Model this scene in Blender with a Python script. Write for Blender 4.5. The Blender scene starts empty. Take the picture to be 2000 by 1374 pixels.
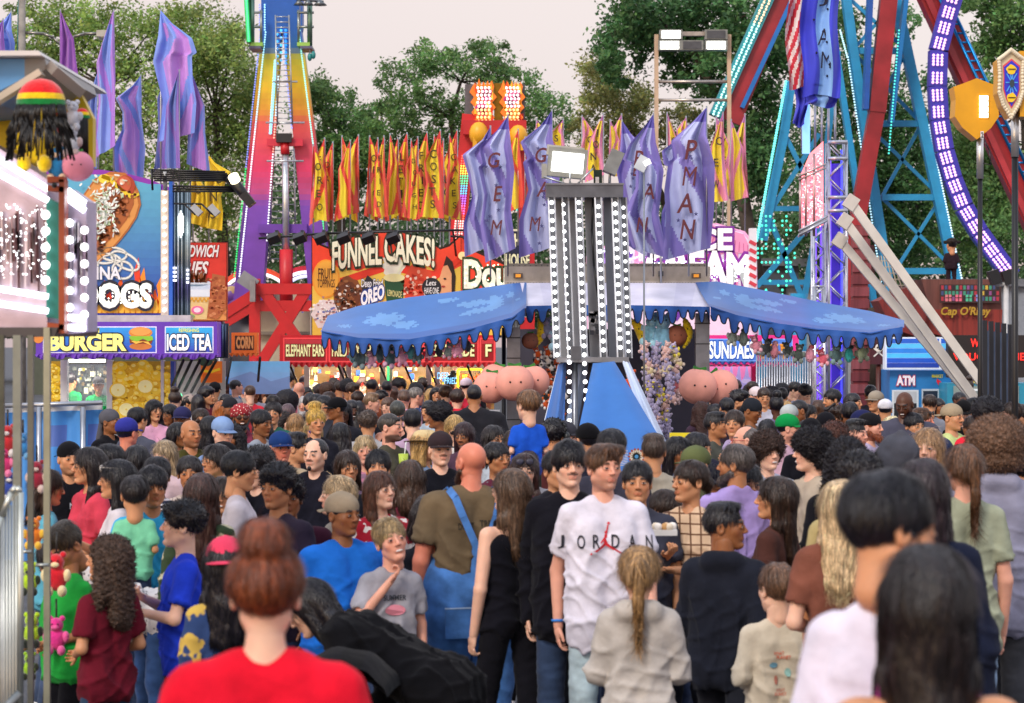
import bpy, math, random
import numpy as np
from mathutils import Vector, Matrix
from mathutils.bvhtree import BVHTree
random.seed(7); RNG = np.random.RandomState(11)
scene = bpy.context.scene
COL = scene.collection
# ---------------------------------------------------------------- camera
F, CX, HZ, CH = 5000.0, 1000.0, 650.0, 2.45      # focal length in photo pixels, centre column, horizon row, eye height
cam_d = bpy.data.cameras.new('camera'); cam = bpy.data.objects.new('camera', cam_d); COL.objects.link(cam)
cam.location = (0, 0, CH); cam.rotation_euler = (math.radians(90), 0, 0)
cam_d.sensor_width = 36; cam_d.lens = 90; cam_d.shift_y = -0.0185
cam_d.clip_start = 0.5; cam_d.clip_end = 1500
cam_d.dof.use_dof = True; cam_d.dof.focus_distance = 27; cam_d.dof.aperture_fstop = 5.4
scene.camera = cam
# ---------------------------------------------------------------- sky
world = bpy.data.worlds.new('World'); scene.world = world; world.use_nodes = True
nt = world.node_tree; nt.nodes.clear()
out = nt.nodes.new('ShaderNodeOutputWorld'); add = nt.nodes.new('ShaderNodeAddShader')
bg1 = nt.nodes.new('ShaderNodeBackground'); bg2 = nt.nodes.new('ShaderNodeBackground')
sky = nt.nodes.new('ShaderNodeTexSky'); sky.sky_type = 'NISHITA'; sky.sun_disc = False
sky.sun_elevation = math.radians(9); sky.sun_rotation = math.radians(215)
nt.links.new(sky.outputs[0], bg1.inputs[0]); bg1.inputs[1].default_value = 0.05
tc = nt.nodes.new('ShaderNodeTexCoord'); sp = nt.nodes.new('ShaderNodeSeparateXYZ'); rp = nt.nodes.new('ShaderNodeValToRGB')
nt.links.new(tc.outputs['Generated'], sp.inputs[0]); nt.links.new(sp.outputs[2], rp.inputs[0]); nt.links.new(rp.outputs[0], bg2.inputs[0])
e = rp.color_ramp.elements
e[0].position = 0.0; e[0].color = (0.40, 0.31, 0.36, 1)
e[1].position = 1.0; e[1].color = (0.62, 0.70, 0.86, 1)
for p_, c_ in ((0.06, (0.45, 0.34, 0.40, 1)), (0.13, (0.55, 0.42, 0.42, 1)), (0.35, (0.78, 0.72, 0.74, 1))):
	q = e.new(p_); q.color = c_
bg2.inputs[1].default_value = 1.0
nt.links.new(bg1.outputs[0], add.inputs[0]); nt.links.new(bg2.outputs[0], add.inputs[1]); nt.links.new(add.outputs[0], out.inputs[0])
sd = bpy.data.lights.new('sun', 'SUN'); sun = bpy.data.objects.new('sun', sd); COL.objects.link(sun)
sd.energy = 1.5; sd.angle = math.radians(14); sd.color = (1.0, 0.90, 0.80)
sun.rotation_euler = (math.radians(50), 0, math.radians(-28))
scene.view_settings.view_transform = 'Standard'; scene.view_settings.look = 'None'
scene.view_settings.exposure = 0.34; scene.view_settings.gamma = 1.0
scene.cycles.max_bounces = 5; scene.cycles.diffuse_bounces = 2; scene.cycles.glossy_bounces = 2
scene.cycles.transparent_max_bounces = 6; scene.cycles.transmission_bounces = 2
scene.cycles.caustics_reflective = False; scene.cycles.caustics_refractive = False
scene.cycles.sample_clamp_indirect = 3.0; scene.cycles.use_denoising = True
scene.render.use_persistent_data = False
# ---------------------------------------------------------------- helpers
def P(px, py, D): return Vector(((px-CX)/F*D, D, CH-(py-HZ)/F*D))
def gz(D): return max(0.0, 13.0-D)*0.035
def hx(s):
	s = s.lstrip('#'); r = []
	for i in (0, 2, 4):
		v = int(s[i:i+2], 16)/255.0
		r.append(v/12.92 if v <= .04045 else ((v+.055)/1.055)**2.4)
	return tuple(r)
def C4(c):
	if isinstance(c, str): c = hx(c)
	return (c[0], c[1], c[2], 1.0)
def mk(name, rough=.5, metal=0, emit=0, noise=.12, nscale=6, bump=0, bscale=40, spec=.5, sheen=0, sub=0, streak=None, alpha=None, trans=0, coord='Object'):
	m = bpy.data.materials.new(name); m.use_nodes = True; t = m.node_tree; b = t.nodes['Principled BSDF']
	at = t.nodes.new('ShaderNodeAttribute'); at.attribute_name = 'Col'
	tcn = t.nodes.new('ShaderNodeTexCoord'); mp = t.nodes.new('ShaderNodeMapping'); t.links.new(tcn.outputs[coord], mp.inputs[0])
	if streak: mp.inputs['Scale'].default_value = streak
	no = t.nodes.new('ShaderNodeTexNoise'); no.inputs['Scale'].default_value = nscale; no.inputs['Detail'].default_value = 5
	t.links.new(mp.outputs[0], no.inputs[0])
	mr = t.nodes.new('ShaderNodeMapRange'); mr.inputs['From Min'].default_value = .3; mr.inputs['From Max'].default_value = .7
	mr.inputs['To Min'].default_value = 1-noise; mr.inputs['To Max'].default_value = 1+noise*.7
	t.links.new(no.outputs[0], mr.inputs[0])
	mu = t.nodes.new('ShaderNodeVectorMath'); mu.operation = 'MULTIPLY'
	t.links.new(at.outputs['Color'], mu.inputs[0]); t.links.new(mr.outputs[0], mu.inputs[1])
	t.links.new(mu.outputs[0], b.inputs['Base Color'])
	b.inputs['Roughness'].default_value = rough; b.inputs['Metallic'].default_value = metal
	b.inputs['Specular IOR Level'].default_value = spec
	if sheen: b.inputs['Sheen Weight'].default_value = sheen
	if sub:
		b.inputs['Subsurface Weight'].default_value = sub; b.inputs['Subsurface Radius'].default_value = (.9, .35, .2); b.inputs['Subsurface Scale'].default_value = .012
	if emit:
		t.links.new(mu.outputs[0] if noise > .02 else at.outputs['Color'], b.inputs['Emission Color']); b.inputs['Emission Strength'].default_value = emit
	if bump:
		n2 = t.nodes.new('ShaderNodeTexNoise'); n2.inputs['Scale'].default_value = bscale; n2.inputs['Detail'].default_value = 4
		t.links.new(mp.outputs[0], n2.inputs[0])
		bp = t.nodes.new('ShaderNodeBump'); bp.inputs['Strength'].default_value = bump; bp.inputs['Distance'].default_value = .01
		t.links.new(n2.outputs[0], bp.inputs['Height']); t.links.new(bp.outputs[0], b.inputs['Normal'])
	if alpha is not None: b.inputs['Alpha'].default_value = alpha
	if trans: b.inputs['Transmission Weight'].default_value = trans
	return m
M = dict(
	paint=mk('painted_surface', .42, noise=.14, nscale=3, bump=.05, bscale=20),
	matte=mk('matte_surface', .75, noise=.12, nscale=5, bump=.1, bscale=30),
	print=mk('printed_vinyl', .38, noise=.06, nscale=9, emit=.12),
	lit=mk('backlit_panel', .4, noise=.10, nscale=7, emit=.4),
	metal=mk('bare_metal', .34, metal=.8, noise=.2, nscale=7, bump=.05),
	black=mk('black_metal', .4, noise=.15, nscale=5),
	cloth=mk('woven_cloth', .95, noise=.2, nscale=9, bump=.9, bscale=13, sheen=.04, spec=.1),
	denim=mk('denim', .85, noise=.38, nscale=9, bump=.45, bscale=22, sheen=.1, spec=.2),
	skin=mk('skin', .48, noise=.09, nscale=14, sub=.12, spec=.4, bump=.05, bscale=120),
	hair=mk('hair_strands', .33, noise=.6, nscale=26, bump=.9, bscale=30, streak=(3.2, 3.2, .35), spec=.5),
	curl=mk('curly_hair', .5, noise=.5, nscale=60, bump=1.0, bscale=75, spec=.35),
	plush=mk('plush_fur', .95, noise=.2, nscale=25, bump=.5, bscale=90, sheen=.6, spec=.1),
	leaf=mk('leaves', .6, noise=.3, nscale=.8, spec=.3),
	bark=mk('bark', .9, noise=.35, nscale=6, bump=.6, bscale=14),
	bulb=mk('lamp_bulb', .3, emit=2.6, noise=0),
	led=mk('coloured_led', .3, emit=.95, noise=0),
	glow=mk('glowing_tube', .3, emit=1.6, noise=0),
	canvas=mk('canvas_awning', .6, noise=.12, nscale=2.5, bump=.25, bscale=5, sheen=.2, spec=.3),
)
def leaf_translucent():
	m = M['leaf']; t = m.node_tree; b = t.nodes['Principled BSDF']; o = [n for n in t.nodes if n.type == 'OUTPUT_MATERIAL'][0]
	tr = t.nodes.new('ShaderNodeBsdfTranslucent'); mx = t.nodes.new('ShaderNodeMixShader'); mx.inputs[0].default_value = .35
	src = b.inputs['Base Color'].links[0].from_socket
	t.links.new(src, tr.inputs[0]); t.links.new(b.outputs[0], mx.inputs[1]); t.links.new(tr.outputs[0], mx.inputs[2]); t.links.new(mx.outputs[0], o.inputs[0])
leaf_translucent()
gm = bpy.data.materials.new('window_glass'); gm.use_nodes = True
_b = gm.node_tree.nodes['Principled BSDF']; _b.inputs['Base Color'].default_value = (.6, .7, .75, 1); _b.inputs['Roughness'].default_value = .05; _b.inputs['Alpha'].default_value = .22
M['glass'] = gm
def pattern_mat(name, kind, c2, scale):
	m = mk(name, .85, noise=.1, nscale=8, bump=.35, bscale=14, sheen=.05, spec=.2); t = m.node_tree; b = t.nodes['Principled BSDF']
	src = b.inputs['Base Color'].links[0].from_socket
	tcn = t.nodes.new('ShaderNodeTexCoord'); mix = t.nodes.new('ShaderNodeMix'); mix.data_type = 'RGBA'
	t.links.new(src, mix.inputs[6]); mix.inputs[7].default_value = C4(c2)
	def ramp(sock, lo, hi, inv=False):
		r = t.nodes.new('ShaderNodeMapRange'); r.inputs['From Min'].default_value = lo; r.inputs['From Max'].default_value = hi
		if inv: r.inputs['To Min'].default_value = 1; r.inputs['To Max'].default_value = 0
		t.links.new(sock, r.inputs[0]); return r.outputs[0]
	if kind in ('stripe', 'vstripe', 'plaid'):
		sep = t.nodes.new('ShaderNodeSeparateXYZ'); t.links.new(tcn.outputs['Object'], sep.inputs[0])
		def band(ax, dens, wid):
			a = t.nodes.new('ShaderNodeMath'); a.operation = 'MULTIPLY'; a.inputs[1].default_value = dens; t.links.new(sep.outputs[ax], a.inputs[0])
			f = t.nodes.new('ShaderNodeMath'); f.operation = 'FRACT'; t.links.new(a.outputs[0], f.inputs[0])
			l = t.nodes.new('ShaderNodeMath'); l.operation = 'LESS_THAN'; l.inputs[1].default_value = wid; t.links.new(f.outputs[0], l.inputs[0]); return l.outputs[0]
		if kind == 'stripe': t.links.new(band(2, scale, .4), mix.inputs[0])
		elif kind == 'vstripe': t.links.new(band(0, scale, .3), mix.inputs[0])
		else:
			m1 = t.nodes.new('ShaderNodeMath'); m1.operation = 'MAXIMUM'
			t.links.new(band(0, scale, .16), m1.inputs[0]); t.links.new(band(2, scale, .16), m1.inputs[1]); t.links.new(m1.outputs[0], mix.inputs[0])
	else:
		v = t.nodes.new('ShaderNodeTexVoronoi' if kind == 'spot' else 'ShaderNodeTexNoise'); v.inputs['Scale'].default_value = scale
		t.links.new(tcn.outputs['Object'], v.inputs[0])
		t.links.new(ramp(v.outputs[0], .22, .27, True) if kind == 'spot' else ramp(v.outputs[0], .53, .56), mix.inputs[0])
	t.links.new(mix.outputs[2], b.inputs['Base Color'])
	return m
M['plaid'] = pattern_mat('plaid_cloth', 'plaid', '#6b4a38', 18)
M['redplaid'] = pattern_mat('red_plaid_cloth', 'plaid', '#a02030', 18)
M['stripe'] = pattern_mat('striped_cloth', 'stripe', '#e8e4ea', 34)
M['wave'] = pattern_mat('wavy_striped_cloth', 'stripe', '#d08aa8', 16)
M['vstripe'] = pattern_mat('pinstriped_cloth', 'vstripe', '#7c86a0', 50)
M['floral'] = pattern_mat('floral_cloth', 'noise', '#e6dcd6', 16)
M['camo'] = pattern_mat('camouflage_cloth', 'noise', '#b8b498', 9)
M['speck'] = pattern_mat('speckled_cloth', 'spot', '#6a6a70', 30)
M['yellowfloral'] = pattern_mat('blue_and_gold_floral_cloth', 'noise', '#c8a850', 11)
M['scarf'] = pattern_mat('checked_scarf_cloth', 'spot', '#e8dcd0', 45)
class MB:
	def __init__(s): s.v = []; s.f = []; s.c = []; s.smooth = []
	def add(s, vs, fs, col, sm=False):
		n = len(s.v); s.v.extend(tuple(v) for v in vs); col = C4(col)
		for f in fs: s.f.append(tuple(i+n for i in f)); s.c.append(col); s.smooth.append(sm)
		return s
	def boxr(s, c, sx, sy, sz, col, rot=None):
		c = Vector(c); vs = []
		for x in (-.5, .5):
			for y in (-.5, .5):
				for z in (-.5, .5):
					w = Vector((x*sx, y*sy, z*sz)); w = rot @ w if rot else w; vs.append(c+w)
		return s.add(vs, [(0, 1, 3, 2), (4, 6, 7, 5), (0, 4, 5, 1), (2, 3, 7, 6), (0, 2, 6, 4), (1, 5, 7, 3)], col)
	def beam(s, a, b, w, h, col, up=(0, 1, 0)):
		a = Vector(a); b = Vector(b); d = b-a; L = d.length
		if L < 1e-6: return s
		z = d/L; y = Vector(up); y = y-z*y.dot(z)
		if y.length < 1e-4: y = Vector((1, 0, 0)); y = y-z*y.dot(z)
		y.normalize(); x = y.cross(z)
		R = Matrix((x, y, z)).transposed()
		return s.boxr((a+b)/2, w, h, L, col, R)
	def tube(s, a, b, r, col, n=8, r2=None, sm=True):
		a = Vector(a); b = Vector(b); d = b-a; L = d.length
		if L < 1e-6: return s
		z = d/L; x = z.orthogonal().normalized(); y = z.cross(x); r2 = r if r2 is None else r2; vs = []
		for k in range(n):
			t = 2*math.pi*k/n; o = x*math.cos(t)+y*math.sin(t); vs += [a+o*r, b+o*r2]
		fs = [(2*k, 2*((k+1) % n), 2*((k+1) % n)+1, 2*k+1) for k in range(n)]
		s.add(vs, fs, col, sm); nb = len(s.v)-2*n
		s.f.append(tuple(nb+2*k for k in range(n))[::-1]); s.c.append(C4(col)); s.smooth.append(False)
		s.f.append(tuple(nb+2*k+1 for k in range(n))); s.c.append(C4(col)); s.smooth.append(False)
		return s
	def path(s, pts, r, col, n=6):
		for a, b in zip(pts[:-1], pts[1:]): s.tube(a, b, r, col, n)
		return s
	def ball(s, c, r, col, nu=8, nv=5, sc=(1, 1, 1)):
		c = Vector(c); vs = [c+Vector((0, 0, r*sc[2]))]
		for j in range(1, nv):
			ph = math.pi*j/nv
			for i in range(nu):
				t = 2*math.pi*i/nu; vs.append(c+Vector((r*sc[0]*math.sin(ph)*math.cos(t), r*sc[1]*math.sin(ph)*math.sin(t), r*sc[2]*math.cos(ph))))
		vs.append(c-Vector((0, 0, r*sc[2]))); fs = []
		for i in range(nu):
			fs.append((0, 1+i, 1+(i+1) % nu))
			for j in range(nv-2): a = 1+j*nu; fs.append((a+i, a+nu+i, a+nu+(i+1) % nu, a+(i+1) % nu))
			a = 1+(nv-2)*nu; fs.append((a+i, len(vs)-1, a+(i+1) % nu))
		return s.add(vs, fs, col, True)
	def prism(s, pts, y0, y1, col):
		"""closed outline in (x, z), given thickness between y0 and y1"""
		n = len(pts); ar = sum(pts[i][0]*pts[(i+1) % n][1]-pts[(i+1) % n][0]*pts[i][1] for i in range(n))
		if ar < 0: pts = pts[::-1]
		vs = [(x, y0, z) for x, z in pts]+[(x, y1, z) for x, z in pts]
		fs = [tuple(range(n)), tuple(range(2*n-1, n-1, -1))]+[(i, i+n, (i+1) % n+n, (i+1) % n) for i in range(n)]
		return s.add(vs, fs, col)
	def grid(s, fn, nu, nv, colfn, sm=True):
		n = len(s.v)
		for j in range(nv+1):
			for i in range(nu+1): s.v.append(tuple(fn(i/nu, j/nv)))
		for j in range(nv):
			for i in range(nu):
				a = n+j*(nu+1)+i; s.f.append((a, a+1, a+nu+2, a+nu+1)); s.c.append(C4(colfn((i+.5)/nu, (j+.5)/nv))); s.smooth.append(sm)
		return s
	def build_each(s, name, mat='paint', parent=None, **k):
		"""every box, tube or ball of this builder becomes an object of its own"""
		n = len(s.v); par = list(range(n))
		def fd(a):
			while par[a] != a: par[a] = par[par[a]]; a = par[a]
			return a
		for f in s.f:
			for q in f[1:]:
				a, b = fd(f[0]), fd(q)
				if a != b: par[b] = a
		gr = {}
		for i, f in enumerate(s.f): gr.setdefault(fd(f[0]), []).append(i)
		out = []
		for ids in gr.values():
			t = MB(); mp = {}
			for i in ids:
				t.f.append(tuple(mp.setdefault(q, len(mp)) for q in s.f[i])); t.c.append(s.c[i]); t.smooth.append(s.smooth[i])
			t.v = [s.v[q] for q in mp]; out.append(t.build(name, mat, parent, **k))
		return out
	def raw(s, V, Fs, col, sm=True):
		return s.add([tuple(v) for v in V], [tuple(f) for f in Fs], col, sm)
	def build(s, name, mat='paint', parent=None, origin=None, **tags):
		me = bpy.data.meshes.new(name); o0 = Vector(origin) if origin is not None else (Vector(s.v[0]) if s.v else Vector())
		if parent is not None: o0 = Vector(parent.get('_o', (0, 0, 0)))
		me.from_pydata([(v[0]-o0.x, v[1]-o0.y, v[2]-o0.z) for v in s.v], [], s.f)
		at = me.color_attributes.new('Col', 'FLOAT_COLOR', 'CORNER')
		tot = np.array([len(f) for f in s.f]); arr = np.repeat(np.array(s.c, dtype=np.float32).reshape(-1, 4), tot, axis=0)
		at.data.foreach_set('color', arr.ravel()); me.polygons.foreach_set('use_smooth', s.smooth)
		me.materials.append(M[mat] if isinstance(mat, str) else mat)
		ob = bpy.data.objects.new(name, me); COL.objects.link(ob)
		if parent is not None: ob.parent = parent
		else: ob.location = o0
		tag(ob, **tags); return ob
def np_obj(name, V, Q, C, mat, parent=None, loc=None, smooth=True):
	"""mesh from numpy arrays: V (n,3), Q (m,k), C (n,4) point colours"""
	me = bpy.data.meshes.new(name); m, k = Q.shape
	me.vertices.add(len(V)); me.vertices.foreach_set('co', V.astype(np.float32).ravel())
	me.loops.add(m*k); me.loops.foreach_set('vertex_index', Q.astype(np.int32).ravel())
	me.polygons.add(m); me.polygons.foreach_set('loop_start', np.arange(0, m*k, k, dtype=np.int32))
	me.update(calc_edges=True)
	if smooth: me.polygons.foreach_set('use_smooth', np.ones(m, bool))
	if C is not None:
		if len(C) == 3: C = np.tile(np.array(tuple(C)+(1.0,), np.float32), (len(V), 1))
		at = me.color_attributes.new('Col', 'FLOAT_COLOR', 'POINT'); at.data.foreach_set('color', C.astype(np.float32).ravel())
	me.materials.append(M[mat] if isinstance(mat, str) else mat)
	ob = bpy.data.objects.new(name, me); COL.objects.link(ob)
	if parent is not None: ob.parent = parent
	if loc is not None: ob.location = loc
	return ob
def tag(o, label=None, cat=None, group=None, kind=None):
	if label: o['label'] = label
	if cat: o['category'] = cat
	if group: o['group'] = group
	if kind: o['kind'] = kind
	return o
def thing(name, loc, label, cat, group=None):
	o = bpy.data.objects.new(name, None); COL.objects.link(o); o.location = loc; o.empty_display_size = .2
	o['_o'] = tuple(loc); return tag(o, label, cat, group)
def strip_tmp():
	for o in bpy.data.objects:
		if '_o' in o.keys(): del o['_o']
# ---- text
_tc = {}
def text_mesh(s, bold=0.0, shear=0.0, res=3):
	k = (s, bold, shear)
	if k in _tc: return _tc[k]
	cu = bpy.data.curves.new('t', 'FONT'); cu.body = s; cu.size = 1; cu.offset = bold; cu.shear = shear; cu.resolution_u = res; cu.fill_mode = 'FRONT'; cu.align_x = 'CENTER'
	ob = bpy.data.objects.new('t', cu); COL.objects.link(ob)
	bpy.context.view_layer.update(); dg = bpy.context.evaluated_depsgraph_get()
	me = bpy.data.meshes.new_from_object(ob.evaluated_get(dg))
	V = np.array([v.co[:] for v in me.vertices])[:, :2]; Fc = [tuple(p.vertices) for p in me.polygons]
	bpy.data.objects.remove(ob); bpy.data.curves.remove(cu); bpy.data.meshes.remove(me)
	_tc[k] = (V, Fc); return _tc[k]
def text_norm(s, bold=0, shear=0):
	"""text scaled so its unbold bounding box is the unit square centred on 0"""
	V0, _ = text_mesh(s, 0.0, shear); V, Fc = text_mesh(s, bold, shear)
	lo = V0.min(0); hi = V0.max(0); return (V-(lo+hi)/2)/(hi-lo), Fc
def aspect(s): V, _ = text_mesh(s, 0.0, 0); d = V.max(0)-V.min(0); return d[0]/d[1]
class Art:
	"""flat printed work laid on a board facing the street, in photo pixels at distance D"""
	def __init__(s, D, step=.006): s.D = D; s.m = MB(); s.step = step
	def y(s, L): return s.D-s.step*L
	def w(s, px, py): p = P(px, py, s.D); return (p.x, p.z)
	def poly(s, pts, col, L=1): s.m.prism([s.w(*p) for p in pts], s.y(L), s.y(L)+s.step*.6, col); return s
	def rect(s, x0, y0, x1, y1, col, L=1): return s.poly([(x0, y0), (x1, y0), (x1, y1), (x0, y1)], col, L)
	def ell(s, cx, cy, rx, ry, col, L=1, n=20, a=0, jit=0, rs=None):
		r = rs or random; ca, sa = math.cos(a), math.sin(a); pts = []
		for k in range(n):
			t = 2*math.pi*k/n; j = 1+r.uniform(-jit, jit); x = rx*j*math.cos(t); y = ry*j*math.sin(t); pts.append((cx+x*ca-y*sa, cy+x*sa+y*ca))
		return s.poly(pts, col, L)
	def line(s, pts, w, col, L=1):
		for (x0, y0), (x1, y1) in zip(pts[:-1], pts[1:]):
			dx, dy = x1-x0, y1-y0; l = math.hypot(dx, dy) or 1; nx, ny = -dy/l*w/2, dx/l*w/2
			s.poly([(x0+nx, y0+ny), (x1+nx, y1+ny), (x1-nx, y1-ny), (x0-nx, y0-ny)], col, L)
		return s
	def grad(s, x0, y0, x1, y1, c0, c1, n=12, L=1, vert=True):
		a, b = hx(c0), hx(c1)
		for k in range(n):
			t = (k+.5)/n; c = tuple(a[i]*(1-t)+b[i]*t for i in range(3))
			if vert: s.rect(x0, y0+(y1-y0)*k/n, x1, y0+(y1-y0)*(k+1)/n, c, L)
			else: s.rect(x0+(x1-x0)*k/n, y0, x0+(x1-x0)*(k+1)/n, y1, c, L)
		return s
	def text(s, x0, y0, x1, y1, t, col, L=2, bold=.02, shear=0, outline=None, ob=.05, warp=None, sh=None, dx=0, dy=0):
		if outline: s.text(x0, y0, x1, y1, t, outline, L, bold+ob, shear, warp=warp); L += 1
		if sh: s.text(x0+sh[0], y0+sh[1], x1+sh[0], y1+sh[1], t, sh[2], L, bold, shear, warp=warp); L += 1
		V, Fc = text_norm(t, bold, shear); vs = []
		for u, v in V:
			px = (x0+x1)/2+u*(x1-x0); py = (y0+y1)/2-v*(y1-y0)
			if warp: px, py = warp(px, py)
			a = s.w(px, py); vs.append((a[0], s.y(L), a[1]))
		s.m.add(vs, Fc, col); return s
	def build(s, name, mat, parent, **k): return s.m.build(name, mat, parent, **k)
# ================================================================ SDF surfaces
def sdf_mesh(prims, res):
	"""prims: (kind, args, k, sub) ; kind 'c' = round cone (a, b, ra, rb), 'e' = ellipsoid (c, r). Returns V, Q."""
	los = []; his = []
	for kind, g, k, sub in prims:
		if sub: continue
		if kind == 'c':
			a, b, ra, rb = g; r = max(ra, rb); los.append(np.minimum(a, b)-r); his.append(np.maximum(a, b)+r)
		else: los.append(np.array(g[0])-np.array(g[1])); his.append(np.array(g[0])+np.array(g[1]))
	lo = np.min(los, 0)-2.5*res; hi = np.max(his, 0)+2.5*res
	n = np.ceil((hi-lo)/res).astype(int)+1
	Fd = np.full(n, 1.0, np.float32)
	ax = [lo[i]+res*np.arange(n[i]) for i in range(3)]
	for kind, g, k, sub in prims:
		pad = k+3*res
		if kind == 'c':
			a, b, ra, rb = [np.array(q, float) for q in g]; r = max(float(ra), float(rb)); l = np.minimum(a, b)-r-pad; h = np.maximum(a, b)+r+pad
		else: c = np.array(g[0], float); rr = np.array(g[1], float); l = c-rr-pad; h = c+rr+pad
		i0 = np.clip(np.floor((l-lo)/res).astype(int), 0, n-1); i1 = np.clip(np.ceil((h-lo)/res).astype(int)+1, 1, n)
		if np.any(i1 <= i0): continue
		X, Y, Z = np.meshgrid(ax[0][i0[0]:i1[0]], ax[1][i0[1]:i1[1]], ax[2][i0[2]:i1[2]], indexing='ij', sparse=True)
		if kind == 'c':
			d = b-a; L2 = max(float(d.dot(d)), 1e-9)
			t = np.clip(((X-a[0])*d[0]+(Y-a[1])*d[1]+(Z-a[2])*d[2])/L2, 0, 1)
			dist = np.sqrt((X-a[0]-t*d[0])**2+(Y-a[1]-t*d[1])**2+(Z-a[2]-t*d[2])**2)-(ra+(rb-ra)*t)
		else:
			qx, qy, qz = (X-c[0])/rr[0], (Y-c[1])/rr[1], (Z-c[2])/rr[2]
			k0 = np.sqrt(qx*qx+qy*qy+qz*qz); k1 = np.sqrt((qx/rr[0])**2+(qy/rr[1])**2+(qz/rr[2])**2)
			dist = k0*(k0-1)/np.maximum(k1, 1e-6)
		sl = (slice(i0[0], i1[0]), slice(i0[1], i1[1]), slice(i0[2], i1[2])); f = Fd[sl]; k = max(k, 1e-4)
		if not sub:
			h_ = np.clip(.5+.5*(f-dist)/k, 0, 1); Fd[sl] = f*(1-h_)+dist*h_-k*h_*(1-h_)
		else:
			h_ = np.clip(.5-.5*(f+dist)/k, 0, 1); Fd[sl] = f*(1-h_)-dist*h_+k*h_*(1-h_)
	S = Fd < 0
	cs = [S[dx:n[0]-1+dx, dy:n[1]-1+dy, dz:n[2]-1+dz] for dx in (0, 1) for dy in (0, 1) for dz in (0, 1)]
	anyi = np.logical_or.reduce(cs); alli = np.logical_and.reduce(cs); act = anyi & ~alli
	idx = np.full(act.shape, -1, np.int64); I = np.argwhere(act); idx[act] = np.arange(len(I))
	acc = np.zeros((len(I), 3)); cnt = np.zeros(len(I))
	for axis in range(3):
		for u in (0, 1):
			for w in (0, 1):
				o = [0, 0, 0]; ot = [a_ for a_ in range(3) if a_ != axis]; o[ot[0]] = u; o[ot[1]] = w
				A = I+np.array(o); B = A.copy(); B[:, axis] += 1
				fa = Fd[A[:, 0], A[:, 1], A[:, 2]]; fb = Fd[B[:, 0], B[:, 1], B[:, 2]]; m = (fa < 0) != (fb < 0)
				t = np.where(m, fa/np.where(m, fa-fb, 1), 0); pos = A.astype(float); pos[:, axis] += t
				acc += pos*m[:, None]; cnt += m
	V = lo+res*(acc/cnt[:, None]); Q = []
	for axis in range(3):
		o1, o2 = [(1, 2), (2, 0), (0, 1)][axis]
		sa = [slice(None)]*3; sb = [slice(None)]*3; sa[axis] = slice(0, -1); sb[axis] = slice(1, None)
		a = S[tuple(sa)]; b = S[tuple(sb)]; E = np.argwhere(a != b); ins = a[E[:, 0], E[:, 1], E[:, 2]]
		ok = (E[:, o1] > 0) & (E[:, o2] > 0) & (E[:, o1] < n[o1]-1) & (E[:, o2] < n[o2]-1); E = E[ok]; ins = ins[ok]
		def cell(d1, d2): c_ = E.copy(); c_[:, o1] += d1; c_[:, o2] += d2; return idx[c_[:, 0], c_[:, 1], c_[:, 2]]
		q = np.stack([cell(-1, -1), cell(0, -1), cell(0, 0), cell(-1, 0)], 1); q[~ins] = q[~ins][:, ::-1]; Q.append(q)
	return V, np.concatenate(Q)
def relax(V, Q, it=1, lam=.5):
	for _ in range(it):
		acc = np.zeros_like(V); cnt = np.zeros(len(V))
		for k in range(4):
			a, b = Q[:, k], Q[:, (k+1) % 4]
			for d in range(3): acc[:, d] += np.bincount(a, V[b, d], len(V))+np.bincount(b, V[a, d], len(V))
			cnt += np.bincount(a, minlength=len(V))+np.bincount(b, minlength=len(V))
		V = V*(1-lam)+lam*acc/np.maximum(cnt, 1)[:, None]
	return V
def vnormals(V, Q):
	n = np.cross(V[Q[:, 2]]-V[Q[:, 0]], V[Q[:, 3]]-V[Q[:, 1]]); N = np.zeros_like(V)
	for k in range(Q.shape[1]):
		for d in range(3): N[:, d] += np.bincount(Q[:, k], n[:, d], len(V))
	return N/np.maximum(np.linalg.norm(N, axis=1), 1e-9)[:, None]
_W = RNG.normal(size=(14, 3)); _W /= np.linalg.norm(_W, axis=1)[:, None]; _PH = RNG.uniform(0, 6.28, 14)
def wob(Pt, f, seed=0, n=7):
	s = 0
	for i in range(n): s = s+np.sin(Pt @ _W[(i+seed) % 14]*f*(1+.37*i)+_PH[i]+seed*1.7)
	return s/n
c_ = lambda a, b, ra, rb=None, k=.02, sub=False: ('c', (np.array(a, float), np.array(b, float), ra, ra if rb is None else rb), k, sub)
e_ = lambda c, r, k=.02, sub=False: ('e', (c, r), k, sub)
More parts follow.
